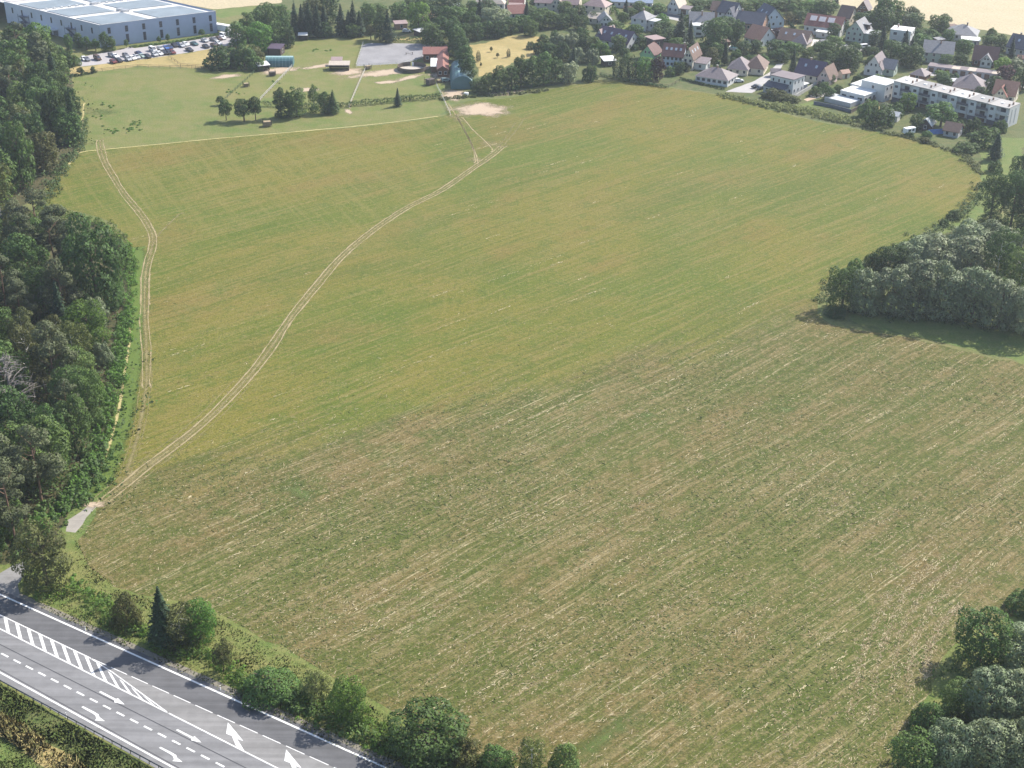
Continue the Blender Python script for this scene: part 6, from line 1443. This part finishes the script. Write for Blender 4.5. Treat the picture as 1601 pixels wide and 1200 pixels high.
# ---- right side: willow clump and grove
CL = "trees of the willow clump at the field's right side"
cl = [("broad", 1316, 490, 82, 54, "broad"), ("willow", 1350, 496, 82, 58, "willow"), ("willow", 1390, 500, 99, 72, "willow"), ("willow", 1432, 503, 106, 76, "willow"), ("willow", 1474, 506, 106, 76, "willow"), ("willow", 1518, 512, 106, 74, "willow"), ("willow", 1560, 522, 101, 70, "willow"), ("willow", 1604, 534, 99, 70, "willow"),
      ("broad", 1388, 440, 66, 56, "oak"), ("willow", 1424, 438, 72, 68, "willow"), ("willow", 1466, 444, 86, 76, "willow"), ("willow", 1506, 450, 89, 76, "willow"), ("birch", 1552, 462, 112, 56, "broad"), ("birch", 1590, 478, 104, 56, "broad"), ("willow", 1452, 410, 51, 62, "willow"), ("willow", 1512, 408, 70, 64, "willow"), ("willow", 1552, 410, 72, 68, "willow"), ("birch", 1590, 430, 80, 52, "broad"),
      ("column", 1545, 356, 94, 46, "oak"), ("column", 1578, 360, 100, 52, "oak"), ("column", 1608, 368, 100, 52, "oak"), ("broad", 1594, 296, 60, 40, "oak"), ("column", 1608, 290, 80, 30, "oak"), ("shrub", 1492, 344, 18, 26, "oak"), ("shrub", 1476, 354, 14, 16, "oak"), ("shrub", 1306, 498, 22, 34, "oak"), ("shrub", 1335, 440, 40, 34, "broad"), ("shrub", 1362, 432, 44, 38, "oak"), ("broad", 1640, 500, 100, 70, "oak"), ("broad", 1636, 440, 90, 66, "oak")]
KN3 = {"broad": "broadleaf tree", "willow": "round headed willow", "birch": "upright tree", "column": "tall tree", "shrub": "low bush"}
refc = [(at(1330, 470), "the clump's tip pointing into the field"), (at(1430, 505), "the clump's shaded front"), (at(1450, 400), "the clump's upper field edge"), (at(1570, 350), "the dark trees above the clump"), (at(1600, 480), "the frame's edge beside the clump"), (at(1520, 450), "the middle of the clump")]
def describe_at(adj, noun, p, refs):
    best = sorted(refs, key=lambda r: (r[0][0] - p[0]) ** 2 + (r[0][1] - p[1]) ** 2)
    for pre in ("", "second ", "third ", "fourth ", "fifth ", "sixth "):
        lab = f"{pre}{adj} {noun} at {best[0][1]}"
        if lab not in used: used[lab] = 1; return lab
    return lab
for k, bx, by, h, w, lf in cl: tree(k, bx, by, h, w, describe_at({"oak": "dark green", "willow": "silver green", "broad": "mid green"}[lf], KN3[k], at(bx, by), refc), CL, lf, lod=0)
for k, bx, by, h, w, lf, lab in [("spruce", 1555, 249, 44, 22, "spruce", "dark spruce standing in the rough grass below the terrace's end"), ("shrub", 1554, 268, 20, 26, "oak", "dark low bush just below the spruce in the rough grass"), ("shrub", 1510, 236, 16, 42, "broad", "long silvery bush below the terrace gardens at the field's corner"), ("shrub", 1538, 228, 34, 54, "broad", "wide round bush in front of the terrace's last unit"), ("shrub", 1562, 206, 22, 22, "oak", "round bush at the terrace's end corner")]:
    tree(k, bx, by, h, w, lab, None, lf, lod=1)
GR = "trees of the grove in the lower right corner"
gr_ = [("broad", 1530, 1056, 118, 92, "broad"), ("willow", 1592, 1066, 96, 80, "willow"), ("willow", 1546, 1150, 116, 92, "willow"), ("willow", 1604, 1150, 118, 96, "willow"), ("broad", 1498, 1134, 80, 62, "broad"), ("shrub", 1452, 1150, 64, 62, "broad"), ("broad", 1428, 1226, 92, 80, "broad"), ("willow", 1480, 1226, 110, 84, "willow"), ("willow", 1538, 1236, 120, 96, "willow"), ("willow", 1600, 1240, 124, 98, "willow"), ("broad", 1660, 1190, 120, 96, "broad"), ("broad", 1650, 1080, 100, 90, "broad"), ("shrub", 1606, 966, 50, 60, "broad"), ("broad", 1648, 980, 80, 70, "broad")]
refg = [(at(1530, 1050), "the grove's upper end"), (at(1430, 1220), "the grove's lower field corner"), (at(1600, 1140), "the frame's edge in the grove"), (at(1500, 1150), "the grove's field side")]
for k, bx, by, h, w, lf in gr_: tree(k, bx, by, h, w, describe_at({"willow": "silver green", "broad": "mid green"}[lf], {"broad": "broadleaf tree", "willow": "round headed willow", "shrub": "low bush"}[k], at(bx, by), refg), GR, lf, lod=0)

# ---- village gardens
VG = "garden trees of the village"
vt = [("spruce", 1062, 74, 46, 26, "spruce"), ("spruce", 1078, 72, 34, 17, "spruce"), ("broad", 1116, 80, 44, 38, "oak"), ("column", 1152, 76, 40, 20, "oak"), ("broad", 1134, 50, 22, 32, "oak"), ("broad", 1036, 54, 20, 28, "oak"), ("shrub", 1005, 73, 18, 30, "oak"), ("shrub", 1062, 78, 12, 22, "bright"), ("broad", 1094, 84, 16, 26, "bright"), ("broad", 1112, 98, 22, 16, "olive"),
      ("thuja", 964, 122, 36, 16, "thuja"), ("thuja", 976, 124, 36, 16, "thuja"), ("thuja", 988, 124, 32, 16, "thuja"), ("broad", 1008, 124, 32, 28, "bright"), ("broad", 1027, 126, 32, 18, "purple"), ("broad", 1060, 116, 18, 16, "oak"), ("shrub", 1048, 118, 14, 14, "broad"), ("broad", 1028, 20, 14, 22, "broad"), ("broad", 984, 28, 14, 18, "oak"), ("broad", 1000, 22, 18, 20, "broad"), ("broad", 962, 50, 16, 22, "broad"),
      ("broad", 1160, 20, 18, 34, "broad"), ("broad", 1190, 16, 20, 40, "broad"), ("broad", 1214, 14, 16, 34, "oak"), ("broad", 1240, 14, 16, 30, "broad"), ("broad", 1268, 20, 18, 36, "bright"), ("broad", 1290, 22, 22, 30, "broad"), ("broad", 1248, 34, 18, 22, "oak"), ("broad", 1233, 36, 16, 16, "olive"), ("broad", 1120, 12, 14, 30, "oak"), ("broad", 1090, 14, 14, 24, "oak"),
      ("spruce", 1200, 66, 26, 16, "spruce"), ("broad", 1212, 84, 20, 26, "oak"), ("purplebroad", 1218, 62, 18, 22, "purple"), ("broad", 1236, 88, 20, 24, "broad"), ("broad", 1222, 96, 18, 24, "oak"), ("column", 1301, 64, 26, 18, "oak"), ("broad", 1302, 84, 26, 28, "broad"), ("broad", 1316, 52, 18, 18, "oak"), ("broad", 1326, 112, 36, 32, "oak"), ("broad", 1306, 108, 22, 24, "oak"), ("shrub", 1290, 112, 16, 26, "oak"),
      ("column", 1380, 44, 52, 28, "broad"), ("broad", 1396, 42, 36, 24, "broad"), ("broad", 1376, 52, 34, 30, "oak"), ("broad", 1360, 40, 20, 24, "broad"), ("broad", 1344, 42, 20, 22, "oak"), ("spruce", 1378, 80, 34, 18, "spruce"), ("spruce", 1414, 78, 28, 14, "spruce"), ("spruce", 1424, 82, 22, 12, "spruce"), ("broad", 1392, 90, 24, 24, "oak"), ("broad", 1424, 104, 32, 32, "oak"), ("broad", 1408, 98, 26, 24, "oak"),
      ("broad", 1424, 38, 16, 24, "willow"), ("broad", 1408, 34, 16, 18, "oak"), ("broad", 1466, 52, 26, 26, "broad"), ("shrub", 1452, 60, 14, 30, "broad"), ("shrub", 1440, 68, 14, 26, "broad"), ("broad", 1434, 62, 14, 16, "oak"), ("broad", 1500, 108, 22, 22, "oak"), ("column", 1548, 74, 18, 24, "broad"), ("broad", 1510, 82, 16, 16, "oak"), ("broad", 1560, 100, 14, 14, "oak"), ("broad", 1582, 112, 20, 26, "willow"),
      ("thuja", 1592, 106, 18, 8, "thuja"), ("broad", 1570, 130, 26, 24, "purple"), ("broad", 1598, 140, 30, 26, "oak"), ("broad", 1472, 122, 12, 20, "bright"), ("spruce", 1567, 160, 24, 16, "spruce"), ("broad", 1532, 152, 16, 18, "oak"), ("broad", 1418, 174, 26, 22, "bright"), ("round", 1470, 198, 34, 42, "broad"), ("broad", 1432, 202, 22, 20, "oak"), ("shrub", 1376, 196, 28, 34, "oak"), ("shrub", 1356, 184, 26, 28, "broad"),
      ("shrub", 1398, 182, 20, 22, "oak"), ("broad", 1384, 176, 14, 16, "willow"), ("shrub", 1500, 206, 16, 18, "oak"), ("shrub", 1520, 208, 22, 22, "oak"), ("shrub", 1212, 153, 14, 34, "olive"), ("shrub", 1235, 158, 10, 26, "olive"), ("broad", 1296, 130, 14, 16, "oak"), ("shrub", 1388, 138, 12, 18, "broad"), ("shrub", 1422, 214, 8, 12, "oak"), ("shrub", 1450, 214, 9, 14, "broad"), ("shrub", 1446, 222, 8, 16, "olive"),
      ("broad", 930, 34, 14, 16, "oak"), ("broad", 950, 20, 16, 20, "broad"), ("broad", 1046, 50, 12, 18, "broad"), ("shrub", 1070, 110, 12, 16, "olive"), ("shrub", 1172, 100, 14, 22, "oak"), ("broad", 1180, 82, 18, 18, "oak"), ("broad", 1262, 92, 16, 20, "broad"), ("broad", 1336, 96, 16, 18, "broad"), ("shrub", 1280, 78, 12, 20, "broad"), ("broad", 1432, 92, 14, 16, "broad")]
for k, bx, by, h, w, lf in vt:
    k2 = "broad" if k == "purplebroad" else k; p = at(bx, by)
    noun = {"spruce": "spruce", "thuja": "tall thuja", "shrub": "garden bush", "column": "slim tree", "round": "round tree", "broad": "garden tree"}[k2]
    adj = {"oak": "dark green", "spruce": "dark", "thuja": "dark", "purple": "purple leaved", "willow": "grey green"}.get(lf, LOOK.get(lf, "mid green"))
    tree(k2, bx, by, h * 1.22, w * (1.0 if k2 in ('spruce', 'thuja') else 1.25), describe(adj, noun, p, HOUSES), VG, lf, lod=1)
# more garden trees and bushes fill the plots between the houses
vill = [at(*q) for q in [(905, 120), (700, 10), (1290, 8), (1420, 30), (1600, 62), (1600, 125), (1560, 150), (1400, 128), (1330, 172), (1250, 150), (1200, 145), (1190, 128), (1060, 118), (1000, 112), (950, 90), (915, 66), (880, 50), (860, 40)]]
A_ = np.array([q[:2] for q in vill]); n_ = 0
ROADS_ = [at(*q)[:2] for q in [(1200, 127), (1176, 138), (1215, 108), (1040, 27), (1060, 31), (1078, 35), (1330, 74), (1350, 79), (1272, 65), (1480, 120), (1520, 126), (1550, 131), (1455, 112), (1370, 146), (1410, 127), (1155, 128)]]
for _ in range(4000):
    q = rng.uniform(A_.min(0), A_.max(0))
    if n_ >= 105: break
    if not inside(vill, q[:1], q[1:])[0]: continue
    if any(np.hypot(*(hc[:2] - q)) < 9.5 for hc, _s in HOUSES) or any(np.hypot(*(rc - q)) < 6 for rc in ROADS_) or any(np.hypot(x_ - q[0], y_ - q[1]) < 0.42 * w_ + 2.6 for x_, y_, w_ in TREES): continue
    u = rng.random(); k2, lf = ("shrub", "oak") if u < .22 else ("shrub", "broad") if u < .4 else ("broad", "oak") if u < .58 else ("broad", "broad") if u < .78 else ("broad", "fruit") if u < .88 else ("spruce", "spruce") if u < .95 else ("broad", "bright")
    w_ = rng.uniform(3.6, 5.6) if k2 == "shrub" else rng.uniform(5.0, 7.6); h_ = {"shrub": w_ * .75, "broad": w_ * 1.05, "spruce": 11.0}[k2]; w_ = 4.6 if k2 == "spruce" else w_
    tree_at((q[0], q[1], 0), k2, h_, w_, describe({"oak": "dark green", "spruce": "dark", "fruit": "grey green"}.get(lf, LOOK.get(lf, "mid green")), {"shrub": "rounded bush", "broad": "leafy tree", "spruce": "spruce"}[k2], q, HOUSES), VG, lf, lod=1); n_ += 1
# clipped hedges and little sheds between the plots
n_ = 0
for hc, sname in list(HOUSES):
    if n_ >= 18: break
    for sx in (-1, 1):
        p0 = hc[:2] + np.array((sx * 10.5, -7)); p1 = hc[:2] + np.array((sx * 10.5 + rng.normal(0, 1), 8))
        if min(np.hypot(*(o_[0][:2] - (p0 + p1) / 2)) for o_ in HOUSES) < 9.8 or any(np.hypot(*(rc - (p0 + p1) / 2)) < 8 for rc in ROADS_): continue
        if not inside(vill, np.array([p0[0]]), np.array([p0[1]]))[0] or p0[1] < 478: continue
        P_ = [tuple(p0), tuple(p1)]; Q_ = smooth_path(P_, 1.0); r = np.random.default_rng(n_ + 50); lobes = []
        for q in Q_:
            for _ in range(2): s = 1.5 * r.uniform(.35, .6); lobes.append((q[0] - p0[0] + r.normal(0, .25), q[1] - p0[1] + r.normal(0, .25), 1.5 * r.uniform(.35, .68), s, s, 1.5 * r.uniform(.3, .45)))
        V, F, N = leaf_cloud(lobes, 700, .5, r, .1, .15, .7, 0, .7); V[:, 2] = np.maximum(V[:, 2], .02)
        t = empty("hedge", (p0[0], p0[1], 0), 0, f"clipped garden hedge to the {'left' if sx < 0 else 'right'} of {sname}", "hedge", "garden hedges of the village"); link("foliage", mesh_np("foliage", V, F, LEAF[["oak", "broad", "thuja"][n_ % 3]], normals=N), t); n_ += 1
        break
n_ = 0; shed_used = []
for _ in range(3000):
    q = rng.uniform(A_.min(0), A_.max(0))
    if n_ >= 16: break
    if not inside(vill, q[:1], q[1:])[0]: continue
    dist_ = sorted((float(np.hypot(*(hc[:2] - q))), s_) for hc, s_ in HOUSES)
    if dist_[0][0] < 10 or dist_[0][0] > 18 or dist_[0][1] in shed_used or any(np.hypot(*(rc - q)) < 6 for rc in ROADS_) or any(np.hypot(x_ - q[0], y_ - q[1]) < 0.45 * w_ + 2.2 for x_, y_, w_ in TREES): continue
    c_ = ["brown", "grey", "terracotta", "silver", "dusty"][n_ % 5]; shed_used.append(dist_[0][1])
    t = empty("shed", (q[0], q[1], 0), rng.uniform(-.4, .6), f"small garden shed with {dict(brown='brown', grey='grey', terracotta='reddish', silver='pale metal', dusty='dull brown')[c_]} roof standing near {dist_[0][1]}", "shed", "small garden sheds")
    vol(t, -2, -1.5, 4, 3, 2.1, 1.1 if n_ % 3 else 0.4, 'gx' if n_ % 3 else 'mono', ["wood", "cream", "grey"][n_ % 3], c_, (1, 1), None, None, None, over=.25, gable=False, door=True); TREES.append((q[0], q[1], 4)); n_ += 1
hedge([(940, 119), (990, 129), (1040, 137)], 1.3, 1.6, "fruit", "pale ragged hedge where the thujas meet the field")
hedge([(1066, 124), (1088, 130), (1130, 140)], 1.0, 1.2, "oak", "low clipped hedge in front of the white bungalow")
hedge([(1430, 62), (1470, 50), (1484, 42)], 1.8, 2.2, "broad", "green hedge climbing from the white cube towards the wheat field")
hedge([(1560, 92), (1575, 98), (1610, 106)], 1.6, 2.0, "oak", "dark hedge below the slate house by the wheat")

# ---- undergrowth and rough vegetation that nobody could count
def rough(name, pts, width, h, lf, n, leaf, seed, s=(0.4, 1.0)):
    P = smooth_path([at(*p) for p in pts], 1.2); r = np.random.default_rng(seed); lobes = []
    k = int(len(P) * max(2, width * 1.1))
    for _ in range(k):
        q = P[r.integers(len(P))] + r.normal(0, width * .33, 2); a = r.uniform(*s); lobes.append((q[0], q[1], h * .25, a, a, h * r.uniform(.35, 1.0)))
    V, F, N = leaf_cloud(lobes, n, leaf, r, .25, .2, .55); F = F[(V[F[:, 0], 2] + V[F[:, 2], 2]) > 0.16]; V[:, 2] = np.maximum(V[:, 2], .03)
    return tag(link(name, mesh_np(name, V, F, LEAF[lf], normals=N)), kind='stuff')
rough("undergrowth", [(92, 808), (114, 776), (136, 738), (154, 698), (168, 650), (180, 600), (191, 540), (200, 480)], 3.4, 1.5, "bright", 15000, .42, 1)
rough("undergrowth", [(40, 860), (80, 800), (125, 770), (155, 712)], 6.0, 1.6, "broad", 9000, .45, 2)
rough("undergrowth", [(70, 330), (85, 285), (100, 258), (122, 232), (128, 190)], 4.0, 1.4, "fruit", 6000, .5, 3)
rough("undergrowth", [(182, 590), (194, 530), (201, 470), (203, 420), (198, 385)], 2.8, 1.3, "bright", 6000, .42, 32)
rough("undergrowth", [(50, 340), (90, 338), (130, 344), (165, 358), (190, 385), (204, 420)], 4.0, 1.3, "bright", 5000, .45, 31)
rough("dry_weeds", [(1133, 150), (1165, 158), (1210, 168), (1260, 178)], 5, 1.1, "pale", 6500, .45, 4)
rough("dry_weeds", [(1215, 164), (1262, 174), (1300, 182), (1345, 192)], 6, 1.3, "pale", 6000, .45, 5)
rough("rough_weeds", [(1270, 183), (1330, 194), (1400, 211), (1460, 226), (1505, 244), (1532, 270)], 3, .8, "olive", 6000, .45, 6)
rough("rough_weeds", [(1534, 290), (1512, 325), (1462, 362), (1400, 396), (1320, 432), (1285, 470)], 4, 1.2, "fruit", 8000, .45, 7)
rough("roadside_weeds", [(150, 930), (180, 955), (250, 1005), (330, 1030), (390, 1075), (480, 1090), (560, 1120), (640, 1165)], 2.6, .5, "bright", 6000, .3, 8, (0.3, 0.7))
rough("roadside_weeds", [(110, 905), (150, 940), (220, 985), (300, 1020), (360, 1045), (440, 1100), (600, 1170)], 2.6, .55, "bright", 7000, .28, 9, (0.25, 0.6))
def blades(name, poly, n, h, cols, seed, w=0.10):
    """standing grass and herb blades over a piece of ground"""
    P = [at(*q) for q in poly]; A = np.array([q[:2] for q in P]); r = np.random.default_rng(seed)
    X, Y = r.uniform(A[:, 0].min(), A[:, 0].max(), n * 3), r.uniform(A[:, 1].min(), A[:, 1].max(), n * 3); k = inside(P, X, Y); X, Y = X[k][:n], Y[k][:n]; m = len(X)
    den = np.clip(0.55 + 0.6 * clump(X, Y, 0.55), 0.15, 1); k = r.random(m) < den; X, Y, den = X[k], Y[k], den[k]; m = len(X)
    t = r.uniform(0, 6.28, m); H = h * r.uniform(0.4, 1.2, m) * (0.5 + 0.6 * den); W = w * r.uniform(0.6, 1.5, m); lx, ly = r.normal(0, 0.45, m) * H, r.normal(0, 0.45, m) * H
    b = np.stack([X, Y, np.full(m, 0.01)], 1); s = np.stack([np.cos(t) * W, np.sin(t) * W, np.zeros(m)], 1); top = b + np.stack([lx, ly, H], 1); md = b + np.stack([lx * .4, ly * .4, H * .6], 1)
    V = np.stack([b - s * .6, b + s * .6, md + s, top - s * .2], 1).reshape(-1, 3)
    nn = np.stack([r.normal(0, .35, m), r.normal(0, .35, m), np.ones(m)], 1); nn /= np.linalg.norm(nn, axis=1)[:, None]      # blades shade with the sward
    return tag(link(name, mesh_np(name, V, np.arange(4 * m).reshape(m, 4), islandmat(name + "_blades", cols), normals=np.repeat(nn, 4, axis=0))), kind='stuff')
blades("bank_herbs", [(0, 1070), (238, 1205), (330, 1260), (180, 1260), (90, 1165), (0, 1112), (-20, 1100), (-20, 1060)], 26000, .5, [(0.06, 0.095, 0.022), (0.085, 0.12, 0.03), (0.12, 0.135, 0.042), (0.07, 0.11, 0.026)], 10, .14)
blades("dry_grass", [(-20, 1112), (0, 1117), (40, 1140), (100, 1178), (150, 1218), (130, 1240), (60, 1190), (0, 1150), (-20, 1140)], 9000, 1.0, [(0.30, 0.25, 0.10), (0.38, 0.31, 0.14), (0.22, 0.20, 0.08), (0.14, 0.15, 0.05)], 11, .12)
blades("low_grass", [(-20, 1150), (0, 1153), (60, 1192), (120, 1245), (60, 1290), (-20, 1240)], 9000, .3, [(0.08, 0.13, 0.03), (0.11, 0.15, 0.04), (0.17, 0.18, 0.06)], 12, .1)
blades("verge_grass", [(120, 842), (140, 882), (182, 922), (330, 960), (480, 1042), (620, 1128), (760, 1196), (900, 1230), (620, 1230), (580, 1196), (467, 1136), (200, 1014), (60, 950), (110, 920)], 42000, .32, [(0.08, 0.13, 0.026), (0.11, 0.15, 0.034), (0.15, 0.165, 0.05), (0.21, 0.19, 0.08)], 13, .11)
rough("roadside_brush", [(60, 935), (110, 925), (160, 962), (215, 990), (270, 1012), (330, 1022), (380, 1070), (440, 1092), (520, 1110), (590, 1150), (640, 1185), (720, 1205), (800, 1215), (880, 1225)], 3.2, 1.6, "bright", 12000, .34, 21, (0.5, 1.2))
rough("roadside_brush", [(380, 1075), (440, 1098), (520, 1118), (590, 1158), (640, 1190), (720, 1208), (900, 1228)], 3.0, 1.8, "broad", 7000, .36, 22, (0.5, 1.2))
rough("weed_heap", [(690, 155), (720, 152), (755, 150), (800, 147), (850, 142)], 2.4, .8, "olive", 3500, .5, 12)
rough("wood_brambles", [(20, 640), (60, 600), (90, 700), (40, 760), (110, 560), (60, 480), (20, 500), (120, 480)], 20, 3.0, "oak", 16000, .7, 13, (0.9, 2.0))
rough("wood_brambles", [(10, 300), (40, 250), (70, 210), (50, 160), (60, 120), (20, 130), (90, 170)], 18, 3.0, "oak", 10000, .8, 14, (0.9, 2.0))
rough("clump_brambles", [(1340, 480), (1400, 485), (1470, 490), (1560, 500), (1500, 440), (1450, 430), (1580, 440)], 9, 2.4, "oak", 9000, .6, 15, (0.8, 1.6))
rough("grove_brambles", [(1530, 1060), (1560, 1120), (1480, 1170), (1560, 1190), (1620, 1100)], 9, 2.0, "oak", 6000, .5, 16, (0.8, 1.4))

# far country beyond the village: fields and a wood reading as one mass
sheet("far_field", [(-400, -60), (430, -30), (430, -55), (-400, -90)], 0.014, M_green, 0.5)

# ================================================================== HAZE
hz = MB().box(-3100, 3100, -3100, 3100, -1.0, CAM_H + 12).build("haze", flat("white_plastic", (0.78, 0.78, 0.76)))
tag(hz, kind='stuff')
hm = bpy.data.materials.new("haze_air"); hm.use_nodes = True
nt = hm.node_tree
for n_ in list(nt.nodes):
    if n_.type != 'OUTPUT_MATERIAL': nt.nodes.remove(n_)
pv = nt.nodes.new("ShaderNodeVolumePrincipled"); pv.inputs["Color"].default_value = (0.80, 0.88, 1.0, 1); pv.inputs["Density"].default_value = HAZE_DENSITY; pv.inputs["Anisotropy"].default_value = 0.3
nt.links.new(pv.outputs[0], [n_ for n_ in nt.nodes if n_.type == 'OUTPUT_MATERIAL'][0].inputs["Volume"])
hz.data.materials.clear(); hz.data.materials.append(hm)
hz.display_type = 'WIRE'
